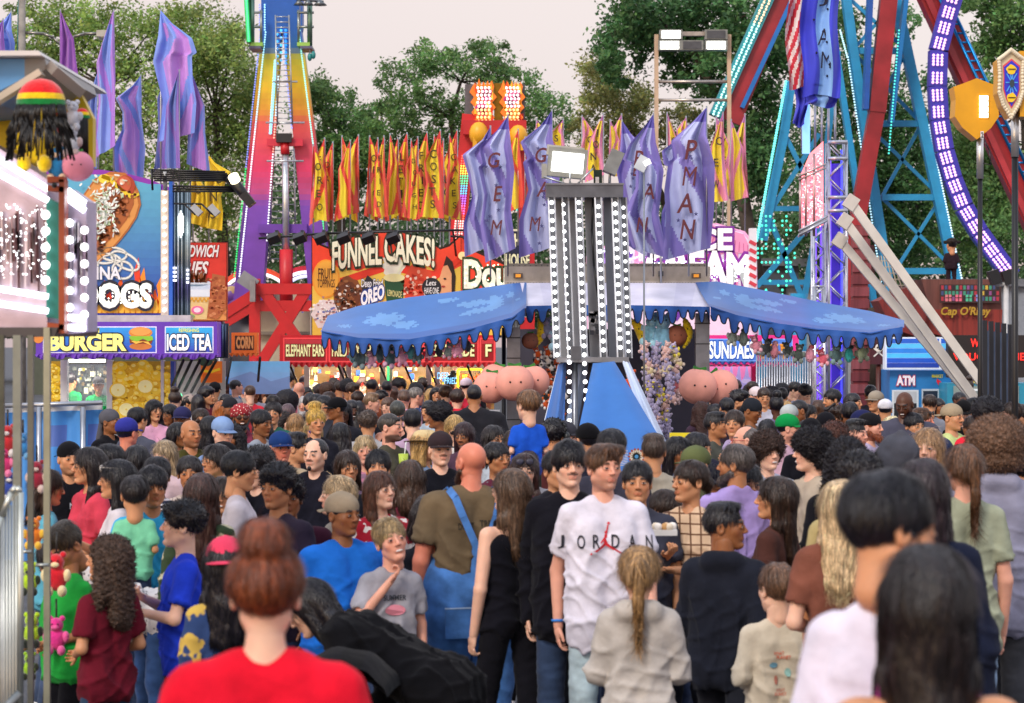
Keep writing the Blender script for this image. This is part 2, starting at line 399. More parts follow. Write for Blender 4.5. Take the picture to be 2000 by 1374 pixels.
# ================================================================ head, hand templates (local: face looks to -Y)
def head_prims(fem=False, smile=False):
	j = .9 if fem else 1.0
	p = [e_((0, .020, .034), (.076, .096, .084), .02), e_((0, -.018, -.028), (.062*j, .072, .086), .03),
		c_((-.045*j, .012, -.052), (-.012, -.060, -.094), .024*j, .019, .02), c_((.045*j, .012, -.052), (.012, -.060, -.094), .024*j, .019, .02),
		e_((-.040, -.050, -.018), (.021, .020, .022), .02), e_((.040, -.050, -.018), (.021, .020, .022), .02),
		c_((-.034, -.079, .027), (.034, -.079, .027), .010 if not fem else .007, None, .016),
		c_((0, -.083, .018), (0, -.106, -.020), .0075, .0100, .008),
		e_((-.012, -.098, -.024), (.0085, .009, .008), .006), e_((.012, -.098, -.024), (.0085, .009, .008), .006),
		e_((-.032, -.102, .006), (.018, .020, .013), .010, True), e_((.032, -.102, .006), (.018, .020, .013), .010, True),
		e_((-.032, -.076, .005), (.0150, .0140, .0130), .003), e_((.032, -.076, .005), (.0150, .0140, .0130), .003),
		c_((-.020, -.080, -.053), (0, -.0865, -.051), .0045, .0062, .006), c_((.020, -.080, -.053), (0, -.0865, -.051), .0045, .0062, .006), c_((-.014, -.0835, -.062), (.014, -.0835, -.062), .0068, None, .006),
		e_((0, -.079, -.092), (.016, .014, .014), .012)]
	for s in (-1, 1):
		p += [e_((s*.078, .018, -.004), (.011, .021, .033), .008), e_((s*.086, .014, -.002), (.005, .011, .018), .004, True)]
	p += [c_((0, .024, -.06), (0, .030, -.135), .051 if not fem else .044, .050 if not fem else .043, .03)]
	return p
def face_masks(V):
	x, y, z = np.abs(V[:, 0]), V[:, 1], V[:, 2]; fr = y < -.055
	return dict(lip=(fr & (x < .023) & (z < -.046) & (z > -.068+.25*x) & (y < -.079)).astype(float),
				brow=(fr & (x > .014) & (x < .052) & (np.abs(z-(.031-((x-.033)*9)**2*.03)) < .0066)).astype(float),
				beard=np.clip((-.046-z-.35*np.maximum(0, y+.02))*60, 0, 1)*(y < .03)*(z > -.125)*(1-((x < .024) & (z > -.072) & (y < -.083))),
				stash=(fr & (x < .03) & (z < -.034) & (z > -.046)).astype(float),
				cheek=np.exp(-((x-.042)**2+(z+.03)**2)/.0006)*fr, nose=np.exp(-(x**2+(z+.02)**2)/.0002)*fr)
HEADS = {}
def head(fem, lod):
	k = (fem, lod)
	if k not in HEADS:
		V, Q = sdf_mesh(head_prims(fem), (.004, .0058, .009)[lod]); V = relax(V, Q, 1, .3); HEADS[k] = (V, Q, face_masks(V))
	return HEADS[k]
def hand_prims(curl):
	p = [e_((0, 0, -.045), (.014, .038, .046), .01), c_((0, 0, .02), (0, 0, -.03), .024, .022, .015)]
	for i, (y, L) in enumerate(((-.030, .068), (-.010, .076), (.011, .070), (.030, .056))):
		a = np.array((0, y, -.082)); ang = curl*(.45+.12*i); pts = [a]
		for s, fr in ((0, .45), (1, .32), (2, .25)):
			t = ang*(s+.6); pts.append(pts[-1]+L*fr*np.array((math.sin(t), 0, -math.cos(t))))
		for q in range(3): p.append(c_(pts[q], pts[q+1], .0088-.0008*q, .0082-.0008*q, .003))
	p += [c_((.004, -.032, -.02), (.012, -.056, -.052), .012, .010, .008), c_((.012, -.056, -.052), (.020, -.060, -.082), .0098, .0085, .003)]
	return p
HANDS = {}
def hand(curl, lod):
	k = (curl, lod)
	if k not in HANDS:
		V, Q = sdf_mesh(hand_prims(curl), (.0045, .006, .009)[lod]); HANDS[k] = (V, Q)
	return HANDS[k]
_s = MB(); _s.ball((0, 0, 0), 1, '#ffffff', 10, 7); SPH_V = np.array(_s.v); SPH_F = [f if len(f) == 4 else f+(f[-1],) for f in _s.f]
def rotz(a): c, s = math.cos(a), math.sin(a); return np.array(((c, -s, 0), (s, c, 0), (0, 0, 1.)))
def rotx(a): c, s = math.cos(a), math.sin(a); return np.array(((1., 0, 0), (0, c, -s), (0, s, c)))
def roty(a): c, s = math.cos(a), math.sin(a); return np.array(((c, 0, s), (0, 1., 0), (-s, 0, c)))
class NB:
	def __init__(s): s.V = []; s.Q = []; s.C = []; s.n = 0
	def add(s, V, Q, C):
		Q = np.asarray(Q)
		if isinstance(C, tuple): C = np.tile(np.array(C[:3]+(1.0,)), (len(V), 1))
		elif C.shape[1] == 3: C = np.hstack([C, np.ones((len(C), 1))])
		s.V.append(np.asarray(V)); s.Q.append(Q+s.n); s.C.append(C); s.n += len(V); return s
	def sph(s, c, r, col, R=None):
		V = SPH_V*np.array(r)
		if R is not None: V = V @ R.T
		return s.add(V+np.array(c), quads(SPH_F), hx(col) if isinstance(col, str) else tuple(col))
	def out(s): return np.concatenate(s.V), np.concatenate(s.Q), np.concatenate(s.C)
def quads(F_):
	return np.array([f if len(f) == 4 else (f[0], f[1], f[2], f[2]) for f in F_])
def obj_from(nb, name, mat, parent, R=None, T=None):
	V, Q, C = nb.out()
	if R is not None: V = V @ R.T
	if T is not None: V = V+np.array(T)
	return mesh_mixed(name, V, Q, C, mat, parent)
def mesh_mixed(name, V, Q, C, mat, parent, smooth=True):
	"""quads, some degenerate (last two equal) which become triangles"""
	tri = Q[:, 2] == Q[:, 3]; lens = np.where(tri, 3, 4); flat = Q.ravel()[~np.stack([np.zeros_like(tri)]*3+[tri], 1).ravel()]
	me = bpy.data.meshes.new(name); me.vertices.add(len(V)); me.vertices.foreach_set('co', V.astype(np.float32).ravel())
	me.loops.add(len(flat)); me.loops.foreach_set('vertex_index', flat.astype(np.int32))
	me.polygons.add(len(Q)); me.polygons.foreach_set('loop_start', (np.cumsum(lens)-lens).astype(np.int32)); me.update(calc_edges=True)
	if smooth: me.polygons.foreach_set('use_smooth', np.ones(len(Q), bool))
	at = me.color_attributes.new('Col', 'FLOAT_COLOR', 'POINT'); at.data.foreach_set('color', C.astype(np.float32).ravel())
	me.materials.append(M[mat] if isinstance(mat, str) else mat); ob = bpy.data.objects.new(name, me); COL.objects.link(ob)
	if parent is not None: ob.parent = parent
	return ob
# ================================================================ hair and hats (head space)
def hair_prims(st):
	if st == 'fade':
		return [e_((0, .022, .040), (.080, .100, .084), .01), e_((0, .008, .108), (.064, .088, .030), .02),
				e_((0, -.10, -.045), (.082, .085, .088), .006, True), e_((0, .03, -.13), (.13, .15, .085), .01, True)]+[e_((s*.085, -.008, -.03), (.026, .036, .044), .006, True) for s in (-1, 1)]
	if st == 'buzz':
		return [e_((0, .022, .037), (.0795, .0995, .087), .01), e_((0, -.10, -.035), (.086, .082, .092), .006, True), e_((0, .03, -.13), (.13, .15, .085), .01, True)]+[e_((s*.085, -.012, -.03), (.024, .036, .044), .006, True) for s in (-1, 1)]
	if st == 'recede':
		return [e_((0, .030, .032), (.083, .100, .086), .01), e_((0, -.095, .02), (.068, .080, .10), .01, True), e_((0, .03, -.13), (.13, .15, .085), .01, True)]+[e_((s*.085, -.012, -.03), (.024, .036, .044), .006, True) for s in (-1, 1)]
	base = [e_((0, .024, .044), (.088, .106, .090), .012), e_((0, -.105, -.042), (.078, .082, .090), .008, True)]
	ears = [e_((s*.090, -.014, -.035), (.026, .032, .042), .006, True) for s in (-1, 1)]
	under = [e_((0, .02, -.150), (.14, .17, .085), .012, True)]
	if st == 'short': return base+ears+under
	if st == 'part': return base+[e_((.02, -.02, .100), (.080, .085, .034), .02), e_((0, -.115, -.048), (.075, .082, .086), .008, True)]+ears+under
	if st == 'messy': return [e_((0, .022, .052), (.098, .114, .098), .012), e_((0, -.062, .085), (.07, .045, .035), .02), e_((0, -.112, -.052), (.080, .078, .096), .010, True)]+[e_((s*.098, -.02, -.04), (.024, .03, .036), .006, True) for s in (-1, 1)]+under
	if st == 'bowl': return [e_((0, .016, .048), (.094, .112, .098), .012), e_((0, -.118, -.058), (.074, .078, .100), .008, True), e_((0, .02, -.155), (.14, .17, .09), .012, True)]
	if st == 'mop': return [e_((0, .012, .052), (.115, .128, .108), .02), e_((0, .05, -.04), (.10, .07, .07), .03), e_((0, -.118, -.060), (.072, .074, .098), .01, True)]
	if st == 'afro': return [e_((0, .020, .060), (.125, .135, .115), .02), e_((0, -.115, -.05), (.080, .075, .092), .012, True), e_((0, .02, -.16), (.14, .17, .085), .012, True)]
	if st == 'bigafro': return [e_((0, .020, .070), (.165, .165, .140), .02), e_((0, .04, -.03), (.14, .12, .08), .02), e_((0, -.135, -.05), (.080, .08, .095), .012, True)]
	if st == 'pony': return base+ears+[e_((0, .02, -.140), (.14, .17, .085), .012, True), e_((0, .125, .055), (.028, .03, .03), .015), c_((0, .135, .05), (0, .150, -.10), .030, .026, .02), c_((0, .150, -.10), (0, .125, -.27), .026, .010, .01)]
	if st == 'bun': return base+ears+[e_((0, .02, -.140), (.14, .17, .085), .012, True), e_((0, .055, .150), (.058, .058, .048), .012)]
	if st == 'lowbun': return base+ears+[e_((0, .02, -.140), (.14, .17, .085), .012, True), e_((0, .13, -.01), (.045, .035, .045), .012)]
	L = {'bob': -.13, 'mid': -.20, 'long': -.34, 'xlong': -.50, 'curlylong': -.30}[st]; w = .014 if st == 'curlylong' else 0
	p = list(base)
	for s in (-1, 1):
		p += [c_((s*.070, .010, .03), (s*(.082+w), .012, max(L, -.20)*.75), .030+w, .028+w, .02)]
		if L < -.25: p += [c_((s*(.075+w), .02, -.15), (s*(.085+w), -.03, L*.85), .034+w, .018+w, .02)]
	p += [c_((0, .075, .02), (0, .088, L), .060+w, .040+w, .03), c_((-.045, .07, .0), (-.055, .085, L+.02), .045+w, .030+w, .03), c_((.045, .07, .0), (.055, .085, L+.02), .045+w, .030+w, .03)]
	p += [e_((0, -.110, -.045), (.071, .075, .098), .008, True), e_((0, -.12, -.19), (.060, .088, .10), .008, True)]
	return p
CURLY = ('mop', 'afro', 'bigafro', 'curlylong')
HAIRC = {}
def hair_mesh(st, lod):
	k = (st, lod)
	if k not in HAIRC:
		V, Q = sdf_mesh(hair_prims(st), (.0065, .009, .013)[lod]); N = vnormals(V, Q)
		if st in CURLY: d = .009*wob(V, 95, 2)+.006*wob(V, 160, 5)
		elif st in ('messy', 'bowl'): d = .006*wob(V*np.array((1, 1, .6)), 70, 3)+.003*wob(V, 150, 1)
		elif st in ('buzz', 'recede', 'fade'): d = .0012*wob(V, 120, 1)
		else: d = .0050*wob(V*np.array((1, 1, .18)), 100, 4)+.0018*wob(V*np.array((1, 1, .3)), 230, 4)
		HAIRC[k] = (V+N*d[:, None], Q, N)
	return HAIRC[k]
def strands(V, N, col, rs, n, curly, L=.05, w=.0016):
	"""thin locks lying on and lifting off the hair surface"""
	i = rs.randint(0, len(V), n); p = V[i]; nn = N[i]; g = np.tile(np.array((0, .25, -1.0)), (n, 1))
	if curly: t = rs.normal(size=(n, 3)); L = L*.45; w = w*1.3
	else:
		t = g-(g*nn).sum(1)[:, None]*nn; flat = np.linalg.norm(t, axis=1) < .35; t[flat] += rs.normal(size=(int(flat.sum()), 3))*.4
		t += rs.normal(size=(n, 3))*.12; t -= (t*nn).sum(1)[:, None]*nn; top = np.clip((nn[:, 2]-.75)*4, 0, 1)[:, None]; t = t*(1-top)+top*np.stack([p[:, 0]*3, np.full(n, -.35), np.zeros(n)-.05], 1)
	t /= np.linalg.norm(t, axis=1)[:, None]; sd = np.cross(t, nn); sd /= np.maximum(np.linalg.norm(sd, axis=1), 1e-6)[:, None]
	ln = L*(.5+rs.rand(n))[:, None]; li = rs.rand(n)[:, None]; out = []
	for s in range(4):
		u = s/3; lift = (.0010+(.0055 if L < .06 else .003)*li*u) if not curly else .001+.010*li*math.sin(u*2.6); c = p+t*ln*(u if not curly else math.sin(u*1.9)*.55)+nn*lift-(nn*(ln*u)**2*3.2 if not curly else 0); ww = w*(1-u*.7); out += [c-sd*ww, c+sd*ww]
	VV = np.stack(out, 1).reshape(-1, 3); b = np.arange(n)*8
	Q = np.concatenate([np.stack([b+2*s, b+2*s+1, b+2*s+3, b+2*s+2], 1) for s in range(3)])
	sh = np.repeat(.55+1.5*rs.rand(n)**2, 8)[:, None]; return VV, Q, np.hstack([np.clip(np.array(col)*sh, 0, 1), np.ones((n*8, 1))])
def hat_parts(kind, col, lod):
	"""list of (name, NB, material)"""
	c = hx(col) if isinstance(col, str) else col; r = (.007, .009, .013)[lod]; nb = NB()
	if kind in ('cap', 'capback'):
		V, Q = sdf_mesh([e_((0, .020, .050), (.090, .110, .088), .01), e_((0, .02, -.085), (.2, .2, .115), .006, True), e_((0, .02, .136), (.008, .008, .006), .004)], r)
		nb.add(V, Q, c); s = -1 if kind == 'cap' else 1; vs = []
		for j in range(7):
			for i in range(9):
				a = math.radians(-62+124*i/8); rr = .004+.080*(j/6)*math.cos(a*.9)**.5
				x = math.sin(a)*(.084+rr*.35); y = math.cos(a)*(.100+rr*.95)*s+.020; z = .038-.010*(j/6)-.35*x*x*3
				vs.append((x, y, z))
		top = np.array(vs); bot = top-np.array((0, 0, .004)); Vv = np.vstack([top, bot]); Qv = []
		for j in range(6):
			for i in range(8):
				a = j*9+i; Qv += [(a, a+1, a+10, a+9), (a+63+9, a+63+10, a+63+1, a+63)]
		for i in range(8): a = 54+i; Qv.append((a, a+1, a+64, a+63))
		nb.add(Vv, np.array(Qv), tuple(x*.85 for x in c)); return [('cap', nb, 'cloth')]
	if kind == 'beanie':
		V, Q = sdf_mesh([e_((0, .022, .052), (.089, .108, .094), .01), e_((0, -.02, -.09), (.2, .3, .105), .006, True)], r); nb.add(V, Q, c); return [('beanie', nb, 'cloth')]
	if kind == 'turban':
		V, Q = sdf_mesh([e_((0, .022, .062), (.108, .122, .088), .01)]+[c_((-.10, .0, .02+.02*i), (.10, .01, .04+.02*i), .018, None, .01) for i in range(4)]+[e_((0, -.13, -.04), (.075, .085, .082), .01, True), e_((0, .0, -.11), (.2, .2, .10), .01, True)], r)
		nb.add(V+vnormals(V, Q)*(.006*wob(V, 75, 2))[:, None], Q, c); return [('head_wrap', nb, 'scarf')]
	if kind == 'durag':
		V, Q = sdf_mesh([e_((0, .022, .046), (.088, .108, .090), .01), c_((0, .10, .0), (0, .13, -.16), .035, .04, .02), e_((0, -.07, -.075), (.15, .16, .10), .006, True)], r); nb.add(V, Q, c); return [('head_scarf', nb, 'cloth')]
	if kind == 'hood':
		V, Q = sdf_mesh([e_((0, .040, .045), (.115, .130, .125), .02), c_((0, .06, -.02), (0, .08, -.17), .10, .11, .03), c_((0, .05, .12), (0, .075, .165), .05, .02, .03), e_((0, -.13, -.03), (.082, .105, .115), .01, True)], r)
		nb.add(V+vnormals(V, Q)*(.005*wob(V, 35, 2))[:, None], Q, c); return [('hood', nb, 'cloth')]
	if kind == 'hat':
		V, Q = sdf_mesh([e_((0, .015, .075), (.086, .105, .065), .01), e_((0, .015, .142), (.03, .06, .02), .02, True), e_((0, .02, -.07), (.2, .2, .115), .006, True)], r); nb.add(V, Q, c); vs = []
		for j in range(5):
			for i in range(28):
				a = 2*math.pi*i/28; rr = j/4; x = math.cos(a)*(.080+.075*rr); y = .015+math.sin(a)*(.098+.075*rr); vs.append((x, y, .042+.022*rr*abs(math.cos(a))-.012*rr))
		T = np.array(vs); Vv = np.vstack([T, T-np.array((0, 0, .004))]); Qv = []
		for j in range(4):
			for i in range(28): a = j*28+i; b = j*28+(i+1) % 28; Qv += [(a, b, b+28, a+28), (a+168, b+168, b+140, a+140)]
		nb.add(Vv, np.array(Qv), tuple(x*.95 for x in c)); return [('brimmed_hat', nb, 'cloth')]
	if kind == 'tricorn':
		V, Q = sdf_mesh([e_((0, .015, .07), (.088, .105, .06), .01), e_((0, .02, -.07), (.2, .2, .115), .006, True)]+[c_((.135*math.sin(t), .02-.135*math.cos(t), .055), (.135*math.sin(t+2.09), .02-.135*math.cos(t+2.09), .055), .026, None, .02) for t in (0.5, 2.6, 4.7)], r); nb.add(V, Q, c); return [('cocked_hat', nb, 'cloth')]
	return []
def glasses_nb(dark, col):
	nb = NB(); m = MB(); c = hx(col)
	for s in (-1, 1):
		ctr = Vector((s*.033, -.104, .002)); pr = None
		for k in range(13):
			t = 2*math.pi*k/12; p = ctr+Vector((.027*math.cos(t), .004*abs(math.cos(t)), .020*math.sin(t)))
			if pr is not None: m.tube(pr, p, .0022, c, 5)
			pr = p
		m.tube((s*.060, -.098, .010), (s*.083, .02, .008), .002, c, 5)
		if dark: m.ball(ctr, 1, dark, 10, 5, (.026, .004, .019))
	m.tube((-.008, -.108, .006), (.008, -.108, .006), .0022, c, 5)
	return m
# ================================================================ people
SK = dict(f='#ecbaa0', p='#e4a68e', r='#dc866c', t='#d2966e', m='#b87c54', b='#925c38', d='#5a3626')
HC = dict(k='#15121a', K='#221a1c', n='#33221a', N='#4a3022', l='#7a5636', B='#b8925a', w='#d8c294', r='#8a4420', g='#7c7672', G='#b4b0b0', s='#5a5250')
POSE = dict(down=((.055, .02, -.285), (.060, -.045, -.535), (.055, .02, -.285), (.060, -.045, -.535)),
			bend=((.06, .03, -.27), (-.03, -.20, -.33), (.06, .03, -.27), (-.03, -.20, -.33)),
			fold=((.06, -.02, -.27), (-.20, -.20, -.22), (.06, -.02, -.27), (-.20, -.17, -.25)),
			phone=((.06, -.03, -.27), (-.06, -.27, -.12), (.055, .02, -.285), (.060, -.045, -.535)),
			phone2=((.06, -.05, -.27), (-.10, -.28, -.10), (.06, -.05, -.27), (-.10, -.28, -.10)),
			up=((.10, -.02, -.18), (.02, -.06, .08), (.055, .02, -.285), (.060, -.045, -.535)),
			touch=((.09, -.10, -.24), (-.10, -.16, .02), (.055, .02, -.285), (.060, -.045, -.535)),
			walk=((.05, .09, -.27), (.05, .06, -.53), (.05, -.06, -.27), (.04, -.20, -.47)),
			reach=((.05, -.20, -.20), (.0, -.42, -.26), (.05, -.18, -.22), (.0, -.40, -.30)),
			hold=((.08, -.08, -.26), (-.12, -.24, -.16), (.08, -.08, -.26), (-.12, -.24, -.24)))
NP = 0
def person(px, py, h=1.72, yaw=0, label='', sk='t', hair='short', hc='k', top='tee', tc='#333344', bot='jeans', bc='#2c3a58', D=None, hy=None, hp=0, roll=0,
		pose='down', hat=None, hatc='#222222', gl=None, beard=None, fat=1.0, lean=0, group='people in the fair crowd', pat=None, txt=None, walk=0, dz=0, hs=None, mouth=None, shoe='#dddddd', side=0, extra=None, base=None, crouch=0):
	global NP; NP += 1; rs = np.random.RandomState(NP*13+5)
	if D is None:
		D = (CH-h)*F/(py-HZ)
		if D < 13: D = (CH-h-.455)/((py-HZ)/F-.035)
	hs = hs or (.955 if h > 1.5 else .80+.133*h); g0 = gz(D) if base is None else base; hadd = {'bald': -.003, 'buzz': .003, 'bigafro': .09, 'afro': .055, 'mop': .04, 'bun': 0, 'messy': .03}.get(hair, .015)
	if hat: hadd = {'hood': .06, 'turban': .03, 'hat': .02}.get(hat, .02)
	ztop = CH-(py-HZ)/F*D+dz; X = (px-CX)/F*D
	if lean < 25: h_ = ztop-g0-hadd*hs
	else: h_ = h
	L_ = 0 if D < 17.5 else (1 if D < 28 else 2); big = D < 9
	skin = hx(SK[sk]); hcol = hx(HC[hc]) if hc in HC else hx(hc); yw = math.radians(yaw); hyw = math.radians(yaw if hy is None else hy)
	if len(label.split()) > 16: label = label.replace(' the ', ' ')
	root = thing('person', (X, D, g0), label, 'person', group); root['_o'] = (0, 0, 0)
	hh = .235*hs; zc = h_-hh/2; k = (h_-hh)/1.515         # body scale below the chin
	bs = k if h_ > 1.5 else k; bw = (k*.55+.45)*fat if h_ > 1.5 else k*1.06*fat
	shz = 1.515*k-.088*min(1, k+.1); hipz = .90*k
	fem = hair in ('long', 'mid', 'bob', 'pony', 'xlong', 'bun', 'curlylong', 'lowbun') or (extra and 'fem' in extra)
	sw = (.142 if fem else .163)*bw
	Rl = rotx(math.radians(lean)); piv = np.array((0, 0, hipz))
	def U(p):                                                          # upper body points follow the lean
		return (np.array(p, float)-piv) @ Rl.T+piv if lean else np.array(p, float)
	dk = fat**.8
	c1, c2, c3 = ((.078, .071, .088) if fem else (.092, .088, .088)); fb = max(0, fat-1)*.10
	tor = [((-.050*bw, .02, shz+.008), (.050*bw, .02, shz+.008), .047*bw, .047*bw), ((-sw*.80, .015, shz-.028*k), (sw*.80, .015, shz-.028*k), .052*bw, .052*bw)]
	for s_ in (-1, 1):
		tor += [((s_*.074*bw, .008, shz-.10*k), (s_*(.050 if fem else .058)*bw, -.0-fb*.4, shz-.34*k), c1*bw, (c2+fb)*bw), ((s_*(.050 if fem else .058)*bw, -.0-fb*.4, shz-.34*k), (s_*.074*bw, .01, hipz+.03*k), (c2+fb)*bw, c3*bw)]
	if fem and h_ > 1.5: tor += [((s_*.060*bw, -.040*bw, shz-.155*k), (s_*.060*bw, -.040*bw, shz-.155*k), .050*bw, .050*bw) for s_ in (-1, 1)]
	po = POSE[pose] if isinstance(pose, str) else pose; arms = []
	for s, el, wr in ((-1, po[0], po[1]), (1, po[2], po[3])):
		S0 = np.array((s*sw, .018, shz-.03*k)); E = S0+np.array((s*el[0]*bw, el[1]*k, el[2]*k)); Wp = S0+np.array((s*wr[0]*bw, wr[1]*k, wr[2]*k)); arms.append((s, S0, E, Wp))
	legs = []
	for s in (-1, 1):
		wk = walk*s; Hj = np.array((s*.088*bw, .01, hipz-.02*k)); Kn = np.array((s*.095*bw, -.02-.16*wk*k, .48*k)); An = np.array((s*.10*bw, .03-.20*wk*k+(.12*k if wk < 0 else 0), .09*k+(.05*k if wk < 0 else 0)))
		legs.append((s, Hj, Kn, An))
	res = (.011, .015, .022)[L_] if not big else .009
	def inflate(lst, d, k_=.030): return [c_(U(a), U(b), r+d, r2+d, k_*k) for a, b, r, r2 in lst]
	R = rotz(yw)
	nb = NB()
	# --- skin: head, neck, arms, legs
	short = top in ('tee', 'polo', 'tank', 'cami', 'dress', 'overalls'); sleeve = {'tee': .62, 'polo': .6, 'dress': .5, 'tank': 0, 'cami': 0, 'overalls': .66}.get(top, 1.0)
	bp = inflate(tor[:6], -.010)+[c_(U((0, .022, shz-.01)), U((0, .024, zc-.075*hs)), .056*(bw if not fem else bw*.9), .050*hs*(1 if not fem else .87), .035)]
	for s, S0, E, Wp in arms:
		bp += [c_(U(S0), U(E), .045*bw, .034*bw, .02), c_(U(E), U(Wp), .036*bw, .021*bw+.003, .012)]
	for s, Hj, Kn, An in legs: bp += [c_(Hj, Kn, .072*bw, .048*bw, .03), c_(Kn, An, .048*bw, .030*bw, .02)]
	V, Q = sdf_mesh(bp, res); nb.add(V @ R.T, Q, skin)
	lod = L_
	Vh, Qh, mk_ = head(fem, lod); hr = rotz(hyw) @ rotx(math.radians(hp)) @ roty(math.radians(roll))
	hc0 = np.array((0, -.0, zc)); hc0 = U(hc0) @ R.T
	if lean: hr = rotz(hyw) @ rotx(math.radians(hp+lean*.6))
	Cc = np.tile(np.array(skin), (len(Vh), 1)); lipc = np.array(skin)*np.array((.80, .52, .52))
	def bl(m, c, a):
		nonlocal Cc; w = (mk_[m]*a)[:, None]; Cc = Cc*(1-w)+np.array(c)*w
	bl('lip', lipc, .8); bl('brow', np.array(hcol)*.7, .95 if hc not in ('w', 'B') else .6); bl('cheek', np.array(skin)*np.array((1.05, .78, .74)), .5); bl('nose', np.array(skin)*np.array((1.05, .82, .78)), .5)
	if beard in ('stubble', 'goatee', 'short', 'full'): bl('beard', np.array(hcol)*.8, .4 if beard == 'stubble' else (.85 if beard != 'goatee' else 0))
	if beard in ('stash', 'goatee', 'short', 'full'): bl('stash', np.array(hcol)*.8, .75)
	Vh2 = Vh*hs; nb.add(Vh2 @ hr.T+hc0, Qh, Cc)
	for s in (-1, 1):
		nb.sph((np.array((s*.032, -.0893, .004))*hs) @ hr.T+hc0, np.array((.0115, .0032, .0044 if mouth != 'smile' else .0034))*hs, '#b8aca8', hr)
		nb.sph((np.array((s*.032, -.0915, .004))*hs) @ hr.T+hc0, np.array((.0060, .0024, .0044))*hs, '#1c1210', hr)
		nb.sph((np.array((s*.0325, -.0895, .0098))*hs) @ hr.T+hc0, np.array((.0140, .0040, .0020))*hs, '#241814', hr)
	if mouth == 'smile':
		nb.sph((np.array((0, -.0935, -.0565))*hs) @ hr.T+hc0, np.array((.021, .003, .0058))*hs, '#e8e0dc', hr)
	if mouth == 'open': nb.sph((np.array((0, -.0945, -.0575))*hs) @ hr.T+hc0, np.array((.013, .003, .009))*hs, '#3a1414', hr)
	if beard == 'goatee':
		nb.sph((np.array((0, -.086, -.092))*hs) @ hr.T+hc0, np.array((.017, .012, .018))*hs, tuple(np.array(hcol)*.8), hr)
	grip = pose not in ('down', 'walk')
	Vn, Qn = hand(1.0 if not grip else 1.6, lod)
	for s, S0, E, Wp in arms:
		d = U(Wp)-U(E); d /= np.linalg.norm(d); z = -d; y = np.array((0, 1., 0)) if abs(d[1]) < .8 else np.array((0, 0, 1.)); y = y-z*y.dot(z); y /= np.linalg.norm(y); x = np.cross(y, z)
		B = np.stack([x, y, z], 1); Vm = Vn.copy(); q = Qn
		Vm *= .93*(hs if h_ > 1.5 else hs*.85)
		if s > 0: Vm[:, 0] *= -1; q = Qn[:, ::-1]
		nb.add((Vm @ B.T+U(Wp)) @ R.T, q, skin)
	obj_from(nb, 'body', 'skin', root)
	# --- top
	tcol = hx(tc); mat = pat or ('cloth')
	if top not in ('none',):
		hem = {'cami': hipz+.10*k, 'crop': hipz+.16*k, 'dress': .55*k}.get(top, hipz-.06*k)
		inf = {'hoodie': .026, 'jacket': .026, 'long': .012}.get(top, .011)
		tp = inflate(tor, inf)
		if top in ('tank', 'cami'): tp = inflate([t_ for i, t_ in enumerate(tor) if i > 1]+[((s*.075*bw, .015, shz+.03), (s*.08*bw, .0, shz-.1*k), .030*bw if top == 'tank' else .014, .030*bw if top == 'tank' else .014) for s in (-1, 1)], .014, .02)
		if top in ('tee', 'polo', 'hoodie', 'jacket', 'long', 'overalls'): tp += inflate([((-.07*bw, .01, hipz-.05*k), (.07*bw, .01, hipz-.05*k), .094*bw, .094*bw)]+([] if fem else [((q*.078*bw, .0, shz-.16*k), (q*.078*bw, .0, hipz-.02*k), .088*bw, (.092+fb*.6)*bw) for q in (-1, 1)]), inf)+([e_((0, 0, hipz-.13*k-.3), (.5, .5, .3), .012, True)] if lean < 25 else [c_((-.07, 0, hipz), (.07, 0, hipz), .125*bw, None, .04)])
		if top == 'dress': tp += [c_((-.07*bw, 0, hipz), (-.10*bw, 0, .6*k), .13*bw, .16*bw, .05), c_((.07*bw, 0, hipz), (.10*bw, 0, .6*k), .13*bw, .16*bw, .05)]
		for s, S0, E, Wp in arms:
			if top in ('tank', 'cami'): continue
			f1 = min(1, sleeve); E2 = S0+(E-S0)*f1; tp.append(c_(U(S0), U(E2), .047*bw+inf, (.050 if sleeve < 1 else .036)*bw+inf, .018))
			if 0 < sleeve < 1: dd = (E-S0)/np.linalg.norm(E-S0); tp.append(c_(U(E2+dd*.052), U(E2+dd*.12), .058*bw, .06*bw, .006, True))
			if sleeve >= 1: tp.append(c_(U(E), U(E+(Wp-E)*.97), .038*bw+inf, .027*bw+inf, .012))
		if top == 'hoodie' and not hat == 'hood': tp += [c_(U((-.06, .075, shz+.045*k)), U((.06, .075, shz+.045*k)), .050, None, .03), c_(U((-.075, .01, shz+.03)), U((.075, .01, shz+.03)), .035, None, .02)]
		if top in ('polo', 'jacket'): tp += [c_(U((-.045*bw, .05, shz+.055)), U((.045*bw, .05, shz+.055)), .030, None, .015)]
		tp.append(c_(U((0, -.028, shz+.075)), U((0, -.085 if top != 'cami' else -.12, shz+.085)), .046, .052, .008, True))
		V, Q = sdf_mesh(tp, res); N = vnormals(V, Q)
		f1 = np.clip(1-np.abs(wob(V*np.array((1, 1, .5)), 30, NP % 7, 3))*2.2, 0, 1)**2; f2 = np.clip(1-np.abs(wob(V*np.array((1, 1, 1.1)), 24, NP % 5+3, 3))*2.4, 0, 1)**2
		low = np.clip((shz-.10*k-V[:, 2])*5+.25, .15, 1)
		V = V+N*((.016*f1+.013*f2)*low-.004*wob(V, 14, 2))[:, None]
		sh = (1+.06*wob(V, 9, NP % 6))[:, None]; Ct = np.array(tcol)*sh
		Vw = V @ R.T
		nbt = NB(); nbt.add(Vw, Q, Ct); shirt = obj_from(nbt, {'dress': 'dress', 'hoodie': 'hoodie', 'jacket': 'jacket'}.get(top, 'shirt'), mat, root)
